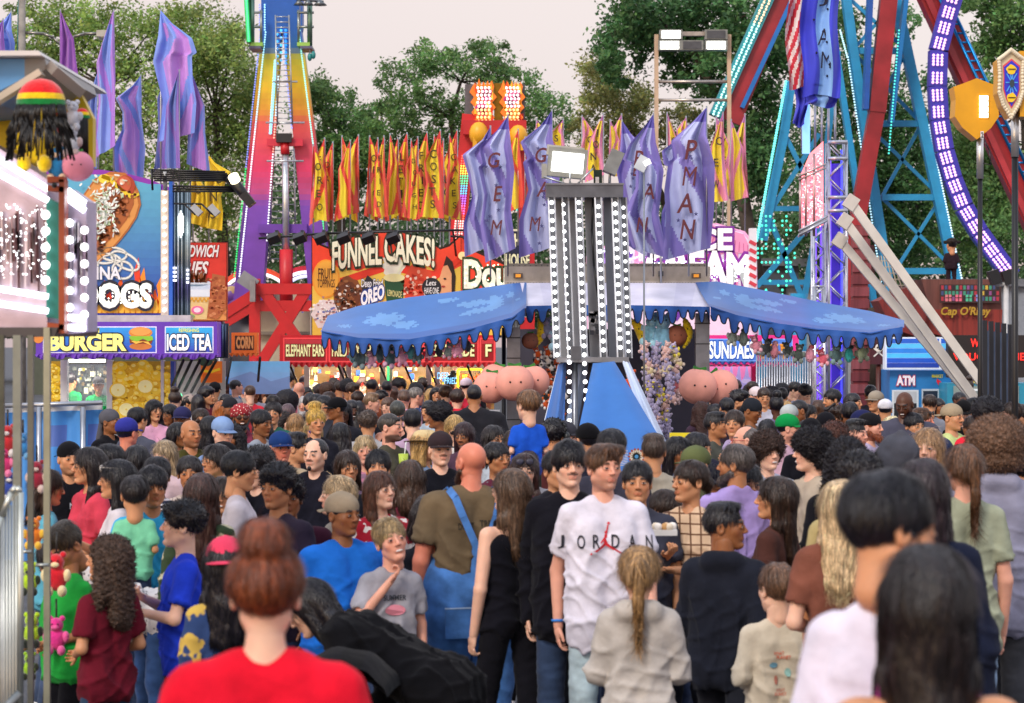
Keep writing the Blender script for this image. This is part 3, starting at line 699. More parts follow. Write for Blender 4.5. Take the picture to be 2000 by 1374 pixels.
		if txt:
			bv = BVHTree.FromPolygons([tuple(v) for v in Vw], [tuple(int(i) for i in q) for q in Q])
			tm = MB()
			for (s_, side_, xo, zo, w_, h2, cc, bold_) in txt:
				Vt, Ft = (text_norm(s_, bold_) if isinstance(s_, str) else s_); a = yw+(math.pi if side_ == 'b' else 0); fx = np.array((math.cos(a), math.sin(a), 0)); fy = np.array((math.sin(a), -math.cos(a), 0)); vs = []
				for u, v in Vt:
					o = fx*(xo*k+u*w_*k)+np.array((0, 0, shz+zo*k+v*h2*k))+fy*.8; hit = bv.ray_cast(Vector(o), Vector(-fy))
					pp = (np.array(hit[0])+fy*.006) if hit[0] is not None else o-fy*.65; vs.append(tuple(pp))
				tm.add(vs, Ft, cc)
			tm.build('printed_graphic', 'matte', root)
		if top in ('overalls',): pass
	# --- legs
	if bot != 'none':
		bcol = hx(bc); fl = {'shorts': .42, 'skirt': .3}.get(bot, .97); lp = [c_(U(a), U(b), r+.004, None, .03) for a, b, r, r2 in (tor[3], tor[5])]
		for s, Hj, Kn, An in legs:
			lp.append(c_(Hj, Kn if bot != 'shorts' else Hj+(Kn-Hj)*.97, .074*bw+.008, (.054 if bot == 'leggings' else .058 if bot != 'shorts' else .080)*bw+.010, .03))
			if bot not in ('shorts', 'skirt'): lp.append(c_(Kn, Kn+(An-Kn)*.98, (.052 if bot == 'leggings' else .056)*bw+.008, (.034 if bot == 'leggings' else .050)*bw+.010, .02))
		V, Q = sdf_mesh(lp, max(res, .012)); N = vnormals(V, Q); V = V+N*(.005*wob(V*np.array((1, 1, 1.6)), 30, NP % 4))[:, None]
		fade = np.exp(-((np.abs(V[:, 0])-.095*bw)**2)/.002)*(V[:, 1] < 0)*.35 if bot == 'jeans' else 0
		Cb = np.array(bcol)*(1+.07*wob(V, 12, 3)+fade)[:, None]
		nbt = NB(); nbt.add(V @ R.T, Q, Cb); obj_from(nbt, {'shorts': 'shorts', 'jeans': 'jeans', 'leggings': 'leggings'}.get(bot, 'trousers'), 'denim' if bot == 'jeans' else 'cloth', root)
	for s, Hj, Kn, An in legs:
		m = NB(); sc = k; a = An+np.array((0, 0, 0))
		V, Q = sdf_mesh([c_(a+np.array((0, .03, -.045))*sc, a+np.array((0, -.13, -.06))*sc, .042*sc, .036*sc, .03), c_(a+np.array((0, 0, .0)), a+np.array((0, 0, -.04))*sc, .04*sc, .042*sc, .02)], .018 if L_ else .013)
		m.add(V @ R.T, Q, hx(shoe)); obj_from(m, 'shoe', 'matte', root)
	# --- hair, hat, glasses, beard
	if hair != 'bald':
		st = hair
		if hat in ('cap', 'capback', 'beanie', 'turban', 'durag', 'hood', 'hat', 'tricorn') and st in ('short', 'messy', 'fade', 'part', 'bowl', 'afro', 'bun'): st = 'buzz'
		V, Q, N = hair_mesh(st, lod); n_ = NB(); fl2 = rs.rand() < .5
		base_c = np.array(hcol); g = (1+.45*wob(V*np.array((1, 1, .2)), 90, NP % 6))[:, None]
		Vx = (V+N*((.005 if st not in ('buzz', 'recede') else .001)*wob(V*np.array((1, 1, .7)), 30+rs.rand()*25, NP % 9, 5))[:, None])*np.array((1+rs.uniform(-.04, .05), 1, 1+rs.uniform(-.03, .05)))*hs
		n_.add(Vx, Q, base_c*g)
		if D < 30 and st not in ('buzz', 'recede'):
			cnt = int({0: 2600, 1: 1100}.get(lod, 420)*(2.0 if st in ('long', 'xlong', 'curlylong', 'pony', 'mop', 'bigafro', 'mid') else 1))
			if big: cnt *= 2
			Vs, Qs, Cs = strands(Vx, N, hcol, rs, cnt, st in CURLY or st == 'messy', L=.085 if st in ('long', 'xlong', 'pony', 'mid') else .045, w=(.0015, .0021, .0032)[lod]); n_.add(Vs, Qs, Cs)
		obj_from(n_, 'hair', 'curl' if st in CURLY else 'hair', root, hr, hc0)
	if hat:
		for nm, n_, mt in hat_parts(hat, hatc, lod): obj_from(n_, nm, mt, root, hr @ np.diag((hs,)*3), hc0)
	if gl:
		m = glasses_nb(gl[0], gl[1]); up = np.array((0, .0, .0 if len(gl) < 3 else .075)); V = ((np.array(m.v)+up*1.0+(np.array((0, .012, 0)) if len(gl) > 2 else 0))*hs) @ hr.T+hc0; m.v = [tuple(v) for v in V]; m.build('glasses', 'black', root)
	if beard in ('full', 'long'):
		bb = [c_((-.062, -.0, -.045), (-.02, -.075, -.095), .022, .026, .015), c_((.062, 0, -.045), (.02, -.075, -.095), .022, .026, .015), e_((0, -.082, -.105), (.035, .028, .03), .02), e_((0, -.10, -.052), (.026, .018, .018), .004, True)]
		if beard == 'long': bb += [c_((0, -.08, -.11), (0, -.075, -.20), .042, .018, .02)]
		V, Q = sdf_mesh(bb, (.006, .008, .012)[lod]); N = vnormals(V, Q); V = V+N*(.003*wob(V, 120, 2))[:, None]; n_ = NB(); n_.add(V*hs, Q, hcol)
		if lod < 2: Vs, Qs, Cs = strands(V*hs, N, hcol, rs, 400, False, L=.03); n_.add(Vs, Qs, Cs)
		obj_from(n_, 'beard', 'hair', root, hr, hc0)
	root['_w'] = [float(q) for s_, S0, E, Wp in arms for q in (R @ (U(Wp)+(U(E)-U(Wp))*.06))]+[float(q) for s_, S0, E, Wp in arms for q in (R @ (U(Wp)+(U(E)-U(Wp))*.16))]
	root['_d'] = (float(D), float(k), float(shz), float(hipz), float(zc), float(bw))
	return root
# ================================================================ ground and trees
g = MB()
ys = [-4, 0, 4, 8, 11, 13, 20, 40, 80, 160, 420]
for a, b in zip(ys[:-1], ys[1:]):
	g.add([(-260, a, gz(a)), (260, a, gz(a)), (260, b, gz(b)), (-260, b, gz(b))], [(0, 1, 2, 3)], '#54565c')
M['asphalt'] = mk('asphalt', .85, noise=.3, nscale=5, bump=1.0, bscale=70)
g.build('ground', 'asphalt', kind='structure', origin=(0, 0, 0))
# road paint and manhole to break the paving up
def tree(label, D, trunk, clumps, col, n=9000, ls=.13, depth=3.2, group='trees behind the fair', sub=9, tight=.30):
	"""trunk: list of (px,py,w_px) from the ground up; clumps: (px,py,rx,ry) in photo pixels at distance D"""
	rs = np.random.RandomState(int(D*7+len(clumps)+trunk[0][0]) % 9999)
	b0 = P(trunk[0][0], trunk[0][1], D); b0.z = 0; root = thing('tree', b0, label, 'tree', group); root['_o'] = tuple(b0)
	m = MB(); pts = [P(a, b, D) for a, b, w in trunk]; pts.insert(0, Vector((pts[0].x, D, -.1))); ws = [trunk[0][2]]+[w for _, _, w in trunk]
	for i in range(len(pts)-1): m.tube(pts[i], pts[i+1], ws[i]/F*D/2, '#4a4038', 9, ws[i+1]/F*D/2)
	m.build('trunk', 'bark', root)
	lm = MB(); Vs = []; Ns = []; Cs = []; cl = []
	area = sum(rx*ry for _, _, rx, ry in clumps); cb = np.array(hx(col))
	for (cx, cy, rx, ry) in clumps:
		rx *= 1.08; ry *= 1.22; c = np.array(P(cx, cy, D)); c[1] += rs.uniform(-depth, depth)*.6; R = np.array((rx/F*D, depth*.8, ry/F*D)); cl.append((c, R))
		j = min(range(1, len(pts)), key=lambda q: (pts[q]-Vector(c)).length); s0 = pts[j]; mid = s0.lerp(Vector(c), .5)+Vector((rs.uniform(-.3, .3), rs.uniform(-.3, .3), rs.uniform(.0, .5)))
		rr = max(.03, ws[j]/F*D/2*.45); lm.tube(s0, mid, rr, '#4a4038', 6, rr*.7); lm.tube(mid, c, rr*.7, '#4a4038', 6, rr*.35)
		k = max(2, int(n*rx*ry/area)); ns = max(6, int(sub*(rx*ry)/1100)); sc = rs.normal(size=(ns, 3)); sc /= np.linalg.norm(sc, axis=1)[:, None]; sc *= (rs.rand(ns)**.4*1.12)[:, None]
		for q in range(min(ns, 7)): lm.tube(c, c+sc[q]*R*.85, rr*.3, '#4a4038', 4, .012)
		tone = (.55+.95*rs.rand(ns)**1.2); w = rs.randint(0, ns, k); pos = c+(sc[w]+rs.normal(size=(k, 3))*tight*np.array((1, 1, 1.0))*(.55+.9*rs.rand(ns)[w])[:, None])*R
		nn = rs.normal(size=(k, 3))+np.array((0, -.3, .9)); Vs.append(pos); Ns.append(nn); Cs.append(cb*(tone[w]*(.75+.5*rs.rand(k)))[:, None]*np.stack([1+.25*rs.normal(size=k)*.5, np.ones(k), 1+.1*rs.normal(size=k)], 1))
	lm.build('limbs', 'bark', root)
	p = np.concatenate(Vs)-np.array(b0); nn = np.concatenate(Ns); nn /= np.linalg.norm(nn, axis=1)[:, None]; cc = np.clip(np.concatenate(Cs), 0, 1)
	t = np.cross(nn, rs.normal(size=p.shape)); t /= np.linalg.norm(t, axis=1)[:, None]; u = np.cross(nn, t); s = (ls*(.6+.8*rs.rand(len(p))))[:, None]
	V = np.stack([p-t*s, p-u*s*.55, p+t*s, p+u*s*.55], 1).reshape(-1, 3); Q = np.arange(len(V)).reshape(-1, 4)
	np_obj('crown', V, Q, np.hstack([np.repeat(cc, 4, 0), np.ones((len(V), 1))]), 'leaf', root, smooth=False)
G1, G2, G3, G4 = '#8aa456', '#688c50', '#527a48', '#92a85c'
tree('broad leafy tree at the far left with branches full of sky gaps', 92, [(190, 560, 34), (200, 420, 28), (185, 300, 22), (210, 170, 14)],
	[(40, 90, 70, 45), (20, 190, 60, 60), (110, 50, 60, 45), (190, 40, 70, 40), (280, 50, 60, 40), (330, 90, 60, 40), (120, 130, 60, 40), (220, 110, 50, 35), (150, 220, 50, 40), (300, 170, 60, 45), (80, 300, 70, 60), (230, 330, 60, 50), (330, 260, 50, 50), (60, 30, 50, 25), (250, 230, 30, 30)], G1, 24000, .075, tight=.20, sub=12)
tree('rounded green tree beside the rainbow tower', 96, [(440, 560, 26), (430, 380, 20), (420, 220, 12)],
	[(410, 80, 60, 50), (455, 120, 50, 50), (380, 130, 50, 40), (480, 170, 40, 50), (420, 210, 70, 45), (380, 290, 50, 40), (470, 260, 45, 50), (430, 350, 70, 50), (500, 230, 30, 50), (400, 430, 60, 50), (350, 40, 35, 25)], G4, 22000, .075, tight=.20, sub=12)
tree('short dense tree between the rainbow tower and the arching tree', 98, [(670, 560, 22), (665, 400, 16), (660, 280, 8)],
	[(630, 210, 45, 35), (680, 220, 40, 30), (720, 250, 35, 25), (650, 270, 60, 35), (700, 300, 60, 35), (625, 180, 25, 20), (740, 330, 50, 35), (640, 350, 60, 40)], G2, 18000, .075, tight=.20, sub=12)
tree('tall arching tree with thin limbs above the funnel cake flags', 94, [(890, 560, 26), (885, 420, 20), (893, 330, 15), (880, 230, 10), (900, 160, 6)],
	[(900, 115, 60, 28), (960, 125, 50, 28), (845, 120, 45, 25), (790, 150, 40, 28), (755, 180, 35, 22), (1000, 160, 45, 30), (1050, 200, 45, 30), (820, 200, 45, 25), (780, 235, 50, 25), (880, 215, 45, 25), (960, 200, 50, 28), (740, 215, 25, 16), (840, 270, 70, 30), (1090, 240, 35, 30), (1020, 270, 60, 35), (770, 300, 60, 35), (930, 290, 50, 30)], G2, 20000, .07, tight=.20, sub=12)
tree('thin airy tree with bare twigs left of the floodlight frame', 90, [(1310, 560, 18), (1300, 400, 15), (1255, 300, 11), (1215, 220, 6)],
	[(1160, 135, 40, 20), (1210, 170, 45, 28), (1150, 190, 35, 25), (1200, 230, 50, 28), (1250, 200, 30, 25), (1140, 240, 30, 20), (1240, 270, 50, 25), (1180, 290, 50, 30), (1330, 230, 35, 25), (1300, 290, 40, 30), (1350, 290, 35, 30)], '#8c9054', 13000, .065, tight=.22, sub=12)
tree('big dark maple whose leaves hang over the floodlight frame', 84, [(1480, 560, 34), (1450, 380, 26), (1420, 230, 20), (1360, 110, 14), (1300, 50, 8)],
	[(1230, 20, 45, 35), (1200, 80, 35, 45), (1260, 80, 40, 35), (1310, 20, 60, 40), (1390, 30, 60, 45), (1460, 40, 50, 45), (1340, 100, 60, 35), (1420, 110, 50, 40), (1480, 130, 45, 45), (1370, 165, 40, 25), (1190, 120, 25, 18), (1500, 220, 45, 55), (1540, 90, 40, 60), (1450, 280, 50, 50), (1220, 140, 25, 14), (1540, 20, 50, 30), (1490, 330, 60, 50)], G3, 27000, .09, tight=.20, sub=12)
tree('dark tree standing behind the blue ride truss', 100, [(1700, 600, 30), (1690, 420, 22), (1690, 250, 12)],
	[(1600, 60, 50, 50), (1640, 160, 60, 60), (1720, 200, 60, 50), (1780, 280, 60, 60), (1620, 280, 60, 60), (1700, 340, 80, 60), (1800, 400, 80, 60), (1620, 420, 70, 60), (1730, 480, 80, 60), (1660, 30, 30, 30), (1760, 40, 25, 30), (1820, 200, 30, 35)], G3, 36000, .085, tight=.22, sub=12)
tree('leafy tree hanging in from the right edge', 88, [(2020, 600, 30), (2010, 400, 22), (2000, 220, 14)],
	[(1960, 40, 60, 40), (2000, 90, 50, 45), (1910, 20, 45, 22), (1925, 110, 40, 30), (1990, 180, 50, 40), (1890, 230, 35, 60), (1930, 300, 55, 50), (1880, 350, 50, 50), (1960, 400, 60, 60), (1900, 460, 60, 50)], G2, 24000, .085, tight=.22, sub=12)
# far-off woods that read as one mass
def woods():
	rs = np.random.RandomState(5); n = 130000; D = 128.0
	px = rs.uniform(-150, 2150, n); top = 330+60*np.sin(px/170.0)+35*np.sin(px/61.0+1)-40*(px > 1350)+70*(px < 520)
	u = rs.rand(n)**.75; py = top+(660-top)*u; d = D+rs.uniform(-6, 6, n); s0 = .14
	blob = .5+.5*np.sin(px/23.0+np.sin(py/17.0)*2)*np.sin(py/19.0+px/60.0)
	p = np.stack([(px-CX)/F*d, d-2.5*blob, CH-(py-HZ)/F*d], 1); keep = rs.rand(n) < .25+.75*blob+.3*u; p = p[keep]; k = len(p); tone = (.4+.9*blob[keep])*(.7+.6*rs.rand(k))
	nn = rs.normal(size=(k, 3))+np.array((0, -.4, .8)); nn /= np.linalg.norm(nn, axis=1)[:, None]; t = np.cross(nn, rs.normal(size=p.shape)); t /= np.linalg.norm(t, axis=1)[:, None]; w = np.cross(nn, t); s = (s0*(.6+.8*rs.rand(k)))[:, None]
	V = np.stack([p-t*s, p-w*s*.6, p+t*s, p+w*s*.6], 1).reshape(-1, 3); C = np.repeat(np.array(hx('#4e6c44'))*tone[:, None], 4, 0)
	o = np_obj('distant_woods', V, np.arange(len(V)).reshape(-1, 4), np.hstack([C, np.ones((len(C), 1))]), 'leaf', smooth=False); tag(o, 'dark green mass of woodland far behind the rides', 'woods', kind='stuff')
woods()
def shed(x0, x1, y0, D, col, label):
	a = P(x0, y0, D); b = P(x1, y0, D); r = thing('shed_building', ((a.x+b.x)/2, D, 0), label, 'building'); m = MB(); m.boxr(((a.x+b.x)/2, D+3, a.z/2), b.x-a.x, 6, a.z, col); m.build('wall', 'matte', r)
	m = MB(); m.boxr(((a.x+b.x)/2, D+3, a.z+.15), b.x-a.x+.6, 6.6, .3, '#8a8f96'); m.build('roof', 'metal', r)
shed(1280, 1560, 520, 104, '#4d5560', 'low grey shed behind the ice cream stand')
shed(1540, 2060, 560, 103, '#9aa0aa', 'long pale trailer row behind the pirate ride')
shed(60, 470, 590, 101, '#565c50', 'low dark shed behind the hot dog stand')
# ================================================================ flags
ORD = ['first', 'second', 'third', 'fourth', 'fifth', 'sixth', 'seventh', 'eighth', 'ninth', 'tenth', 'eleventh', 'twelfth', 'thirteenth', 'fourteenth', 'fifteenth', 'sixteenth', 'seventeenth', 'eighteenth', 'nineteenth', 'twentieth', 'twenty-first', 'twenty-second']
def flag(px, top, bot, poley, W, D, cmain, cedge, side, seed, label, group, letters=None, lc='#5a2a30', poles=None, stars=False, ctop=None):
	"""feather flag hanging in folds from the tip of a pole"""
	rs = random.Random(seed); p0 = P(px, top, D); pb = P(px, poley, D); root = thing('feather_flag', pb, label, 'flag', group)
	m = MB(); m.tube(pb, p0+Vector((0, 0, .03)), .014*D/43, '#b8b8b8', 6); m.build('pole', 'metal', root)
	h = (bot-top)/F*D; w = W*1.1/F*D; a1, a3 = rs.uniform(0, 6), rs.uniform(0, 6); lean = rs.uniform(-.03, .05)*side; slope = rs.uniform(-.10, .14)
	kn = [(0, .02), (.10, .30), (.22, rs.uniform(.7, 1.05)), (.34, rs.uniform(.6, .95)), (.36, rs.uniform(.5, .85)), (.55, rs.uniform(.55, .85)), (.75, rs.uniform(.6, 1.0)), (1.0, rs.uniform(.65, .95))]
	kl = [(0, 0), (.2, rs.uniform(0, .22)), (.4, rs.uniform(.05, .3)), (.7, rs.uniform(0, .25)), (1.0, rs.uniform(.05, .35))]
	if W < 40: q_ = rs.uniform(-.08, .08); kn = [(0, .02), (.36, .72+q_), (.62, .74-q_), (1.0, .92+q_)]; kl = [(0, 0), (.5, .10+q_), (1.0, .22)]
	def pl(l, v):
		for (p_, q_), (r_, t_) in zip(l[:-1], l[1:]):
			if v <= r_: return q_+(t_-q_)*(v-p_)/max(1e-6, r_-p_)
		return l[-1][1]
	def fn(u, v):
		wr, wl = pl(kn, v), pl(kl, v); x = side*(-wl+(wr+wl)*u)*w+lean*h*v
		fold = abs(((u*3.2+v*1.3+a1) % 2)-1); z = p0.z-h*v*(1+slope*(u-.5)*v)
		return (p0.x+x, D-.02-(.34*w*fold+.10*w*math.sin(u*17+a3+v*5))*min(1, v*4), z)
	ce, cm, ct = hx(cedge), hx(cmain), hx(ctop or cedge)
	bw = .22
	def cf(u, v):
		band = abs(((v*1.0+u*.55+rs_off) % .62)-.31) < .075
		if v < .10: return ct
		if u < bw or u > 1-bw*.5 or band: return ce
		return cm
	rs_off = rs.uniform(0, .6)
	m = MB(); m.grid(fn, 26, 84, cf); V0 = list(m.v); m.build('flag_cloth', 'canvas', root)
	if letters:
		m = MB(); n = len(letters)
		for i, ch in enumerate(letters):
			v = .2+.72*(i+.5)/n; u = .55+.06*math.sin(i*2+a1); c = Vector(fn(u, v)); V, Fc = text_norm(ch, 0 if ch == 'M' else .012, .2 if stars else 0); lh = min(.74*h*.72/n, w*.40); asp = min(.8, aspect(ch))
			bulge = min(fn(u+du, v+dv)[1] for du in (-.2, -.1, 0, .1, .2) for dv in (-.03, 0, .03))
			m.add([(c.x+a*lh*asp, bulge-.02, c.z+b*lh) for a, b in V], Fc, lc)
		if stars:
			for q in range(7):
				u, v = rs.uniform(.35, .8), rs.uniform(.25, .95); c = Vector(fn(u, v)); r = .03
				m.prism([(c.x+(r if k % 2 == 0 else r*.42)*math.sin(k*math.pi/5), c.z+(r if k % 2 == 0 else r*.42)*math.cos(k*math.pi/5)) for k in range(10)], c.y-.09, c.y-.085, '#4a4a80')
		m.build('printed_letters', 'matte', root)
	return root
row = [(612, 285, 430, 32), (634, 272, 432, 30), (668, 268, 428, 26), (700, 266, 425, 36), (722, 268, 425, 30), (738, 272, 428, 22), (762, 264, 420, 22), (795, 262, 430, 34), (803, 274, 428, 20), (834, 260, 428, 32), (860, 256, 426, 36), (866, 274, 424, 18), (893, 256, 428, 36), (650, 280, 428, 26), (684, 276, 426, 26), (750, 268, 424, 24), (777, 272, 426, 28), (816, 270, 428, 26), (848, 266, 428, 28), (878, 264, 426, 28), (1012, 255, 412, 30), (1026, 270, 414, 22)]
words_ = ['OREO', 'FUNNEL', 'CAKES', '', 'OREOS', 'FRIED', '', "LET'S", 'DOUGH', 'FRIED', 'COSTS', '', 'DOUGH', 'OREO', '', 'FRIED', "LET'S", '', 'DOUGH', 'CAKES', '', 'CAKES', '']
row, words_ = zip(*sorted(zip(row, words_)))
for i, (x, t, b, w) in enumerate(row):
	flag(x, t, b, 480, w, 43.0+(i % 4)*.4, '#f0d030' if i % 2 else '#f2d838', '#ee5a4a', -1 if i % 3 else 1, 31+i, f'red and yellow feather flag, {ORD[i]} from left, above the funnel cake sign', 'red and yellow feather flags', words_[i] or None, '#4a3a18', ctop='#e8504a')
row = [(1048, 235, 300, 22), (1100, 235, 300, 28), (1137, 228, 310, 30), (1178, 225, 350, 32), (1192, 236, 345, 20), (1214, 225, 330, 28), (1303, 222, 390, 26), (1340, 230, 300, 22), (1399, 230, 380, 30), (1412, 222, 395, 34), (1428, 236, 390, 26), (1455, 225, 388, 34)]
w2 = ['', 'S', 'C', 'IONA', '', 'S', 'PRE', '', 'VEN', 'CEW', '', 'JRM']
for i, (x, t, b, w) in enumerate(row):
	flag(x, t, b, 500, w, 44.5+(i % 3)*.4, '#ecd63a', '#e590b4', -1 if i % 2 else 1, 131+i, f'yellow and pink feather flag, {ORD[i]} from left, above the ice cream sign', 'yellow and pink feather flags', w2[i] or None, '#3a2c2c', ctop='#c880b8')
row = [(958, 250, 490, 46, 33), (992, 228, 500, 66, 32.4), (1078, 218, 492, 64, 32.8), (1215, 238, 490, 52, 33.2), (1276, 225, 495, 64, 32.6), (1345, 245, 480, 50, 33.4), (1380, 212, 498, 84, 32.2)]
w3 = ['', 'GEM', 'GAM', 'EM', 'PAN', 'WY', 'PMAN']
for i, (x, t, b, w, D) in enumerate(row):
	flag(x, t, b, 540, w, D, '#b4bce8', '#8478c4', -1 if i not in (3,) else 1, 231+i, f'lavender starred feather flag, {ORD[i]} from left, above the blue game booth', 'lavender game booth flags', w3[i] or None, '#6a3038', stars=True, ctop='#6058b0')
row = [(6, 40, 190, 34, '#b080d8', '#9c6cc8'), (22, 25, 180, 40, '#86a0f0', '#7490e4'), (118, 22, 180, 32, '#a86cc4', '#9458b4'), (192, 140, 330, 26, '#90a8ec', '#8098e4'), (222, 22, 300, 36, '#8fa8f0', '#b888e0'), (314, 22, 270, 66, '#cf98ea', '#84a0f0'), (275, 150, 345, 50, '#c898e4', '#88a0ec'), (338, 120, 325, 34, '#9a80cc', '#7080cc'), (350, 140, 330, 30, '#7486cc', '#9070c0'), (372, 138, 330, 36, '#b080cc', '#7c8ed8')]
for i, (x, t, b, w, c1, c2) in enumerate(row):
	flag(x, t, b, 470, w, 37.5+(i % 4)*.3, c1, c2, 1 if i in (2, 5, 9) else -1, 331+i, f'plain purple and blue feather flag, {ORD[i]} from left, above the hot dog stand', 'purple and blue feather flags')
for i, (x, t, b, w, L) in enumerate([(238, 322, 345, 16, None), (377, 330, 440, 36, 'ON'), (408, 305, 448, 40, 'ONS')]):
	flag(x, t, b, 480, w, 41, '#eecb2c', '#eecb2c', 1, 431+i, ['small yellow flag tip showing over the hot dog picture', 'plain yellow flag under the black lamp rack', 'taller yellow flag right of the black lamp rack'][i], 'yellow sandwich stand flags', L, '#4a3a10')
# ================================================================ shared sign pieces
def valance(m, x0, x1, y0, drop, n, D, col, amp=5, ydepth=0, fn=None, outline=None):
	"""scalloped cloth edge hanging from y0; drawn in photo pixels"""
	N_ = n*8; pts = []
	for i in range(N_+1):
		t = i/N_; x = x0+(x1-x0)*t; s = abs(math.sin(t*n*math.pi)); yy = y0+drop+amp*s; pts.append((x, y0 if fn is None else fn(x), yy+(0 if fn is None else fn(x)-y0)))
	for (xa, ta, ba), (xb, tb, bb) in zip(pts[:-1], pts[1:]):
		v = [P(xa, ta, D), P(xb, tb, D), P(xb, bb, D), P(xa, ba, D)]
		for q, f_ in ((0, 0), (1, 0), (2, 1), (3, 1)): v[q].y += .03*math.sin((xa if q in (0, 3) else xb)*.6)*f_
		m.add(v+[w+Vector((0, .01, 0)) for w in v], [(3, 2, 1, 0), (4, 5, 6, 7), (3, 7, 6, 2)], col, False)
def bulbs(m, a, b, n, r, col='#ffffff', D=None):
	for i in range(n):
		t = i/max(1, n-1); m.ball(Vector(a).lerp(Vector(b), t), r, col, 6, 4)
def box_px(m, x0, y0, x1, y1, D, depth, col):
	a = P(x0, y0, D); b = P(x1, y1, D); m.boxr(((a.x+b.x)/2, D+depth/2, (a.z+b.z)/2), abs(b.x-a.x), depth, abs(a.z-b.z), col); return m
def stage(x0, x1, D, label, cat, name, ytop, depth, col, mat='paint', group=None):
	"""trailer body standing on the ground"""
	a = P(x0, ytop, D); b = P(x1, ytop, D); r = thing(name, ((a.x+b.x)/2, D, 0), label, cat, group); m = MB()
	m.boxr(((a.x+b.x)/2, D+depth/2+.15, .55), b.x-a.x, depth, 1.1, col); m.build('trailer_base', mat, r); return r
# ================================================================ funnel cake stand
D = 42.0
r = stage(600, 975, D, 'red funnel cake stand with a painted picture sign and red menu boards', 'food stand', 'food_stand', 700, 2.6, '#c8c4c0')
m = MB(); box_px(m, 606, 600, 970, 662, D+.1, 2.6, '#d8d4d0'); m.build('roof_body', 'paint', r)
arch = lambda x: 490-38*math.cos((x-760)/120*1.45) if 640 < x < 880 else 490
top = [(610, 464), (625, 480), (645, 488), (662, 480)]+[(662+i*12, 480-28*math.sin(math.pi*(i+1)/17)) for i in range(16)]+[(860, 488), (878, 482), (900, 462)]
A = Art(D); A.m.prism([A.w(*p) for p in [(608, 460), (625, 476), (645, 484), (662, 476)]+[(662+i*12, 476-28*math.sin(math.pi*(i+1)/17)) for i in range(16)]+[(858, 484), (876, 478), (900, 458), (902, 660), (608, 660)]], D+.02, D+.14, '#241008')
A.poly(top+[(900, 655), (610, 655)], '#ee4428', 1)
A.poly([(610, 560), (640, 520), (700, 530), (760, 505), (830, 515), (862, 540), (900, 520), (900, 655), (610, 655)], '#f0c850', 2)
A.poly([(610, 520), (660, 545), (760, 512), (850, 530), (900, 500), (900, 512), (850, 548), (760, 528), (660, 560), (610, 540)], '#e83820', 3)
A.ell(637, 545, 27, 38, '#f4a030', 4); A.ell(637, 545, 24, 35, '#f7b040', 5)
A.text(622, 525, 652, 545, 'FRUIT', '#5a2a10', 6, .01); A.text(620, 546, 654, 562, 'TOPPINGS', '#5a2a10', 6, .01)
rs = random.Random(3)
A.ell(640, 615, 30, 30, '#e8dcd8', 4, jit=.1, rs=rs)
for _ in range(70): x, y = rs.gauss(638, 13), rs.gauss(612, 14); A.ell(x, y, rs.uniform(1.5, 4), rs.uniform(1.5, 3), rs.choice(['#f4ece8', '#d8a8a0', '#fff8f0', '#b88880', '#6a70b0']), 5, 7)
A.ell(680, 580, 30, 38, '#8a4a20', 4, jit=.1, rs=rs); A.ell(680, 583, 24, 30, '#6b3416', 5, jit=.15, rs=rs)
for _ in range(80): x, y = rs.gauss(680, 13), rs.gauss(582, 16); A.ell(x, y, rs.uniform(1.5, 5), rs.uniform(1.5, 3.5), rs.choice(['#8e5028', '#5a2a12', '#e8d8c8', '#46200e', '#a86a3a']), 6, 7)
A.poly([(706, 560), (718, 538), (730, 548), (738, 566), (712, 585)], '#2a2a30', 5)
A.text(706, 546, 748, 566, 'Deep Fried', '#f0f0f0', 6, .02, .1, outline='#202028')
A.ell(728, 578, 24, 14, '#2858b0', 6, a=-.35); A.text(706, 564, 750, 590, 'OREO', '#ffffff', 7, .04, 0, outline='#1c3c90', ob=.08, warp=lambda x, y: (x, y-(x-728)*.35))
A.poly([(750, 540), (790, 548), (784, 625), (758, 620)], '#1d5030', 5); A.ell(770, 543, 21, 8, '#e8e0a0', 6); A.ell(768, 520, 22, 24, '#e8e4d0', 4, jit=.2, rs=rs); A.text(757, 568, 785, 580, 'LEMONADE', '#e0d890', 7, .01, 0, warp=lambda x, y: (x, y+(x-770)*.15))
A.line([(776, 535), (800, 490)], 3, '#e8e8c8', 7)
A.ell(815, 560, 30, 42, '#d84828', 4, jit=.15, rs=rs)
for _ in range(60): x, y = rs.gauss(815, 13), rs.gauss(560, 18); A.ell(x, y, rs.uniform(2, 6), rs.uniform(2, 5), rs.choice(['#e85838', '#c83018', '#f0a080', '#f8d8c0', '#b02810']), 5, 7)
A.ell(843, 562, 19, 19, '#1c1c24', 6); A.text(832, 548, 852, 558, 'Lets', '#f0f0f0', 7, .01, .2); A.text(829, 562, 857, 574, 'HAVE ONE', '#f0f0f0', 7, .01)
A.poly([(860, 580), (858, 545), (864, 525), (872, 510), (880, 520), (886, 545), (884, 580)], '#e8a878', 4); A.poly([(866, 520), (872, 500), (884, 512), (890, 540), (888, 575), (882, 575), (882, 535), (874, 518)], '#2a1a14', 5); A.ell(869, 545, 3, 2, '#2a1a14', 6, 8); A.ell(866, 560, 4, 2, '#b03830', 6, 8)
wp = lambda x, y: (x, y-22*math.cos((x-750)/130*1.4)+8)
A.text(650, 478, 745, 530, 'FUNNEL', '#f6f0d0', 8, .03, 0, outline='#1e3018', ob=.07, warp=wp); A.text(752, 472, 848, 524, 'CAKES!', '#f6f0d0', 8, .03, 0, outline='#1e3018', ob=.07, warp=wp)
A.build('picture_sign', 'print', r)
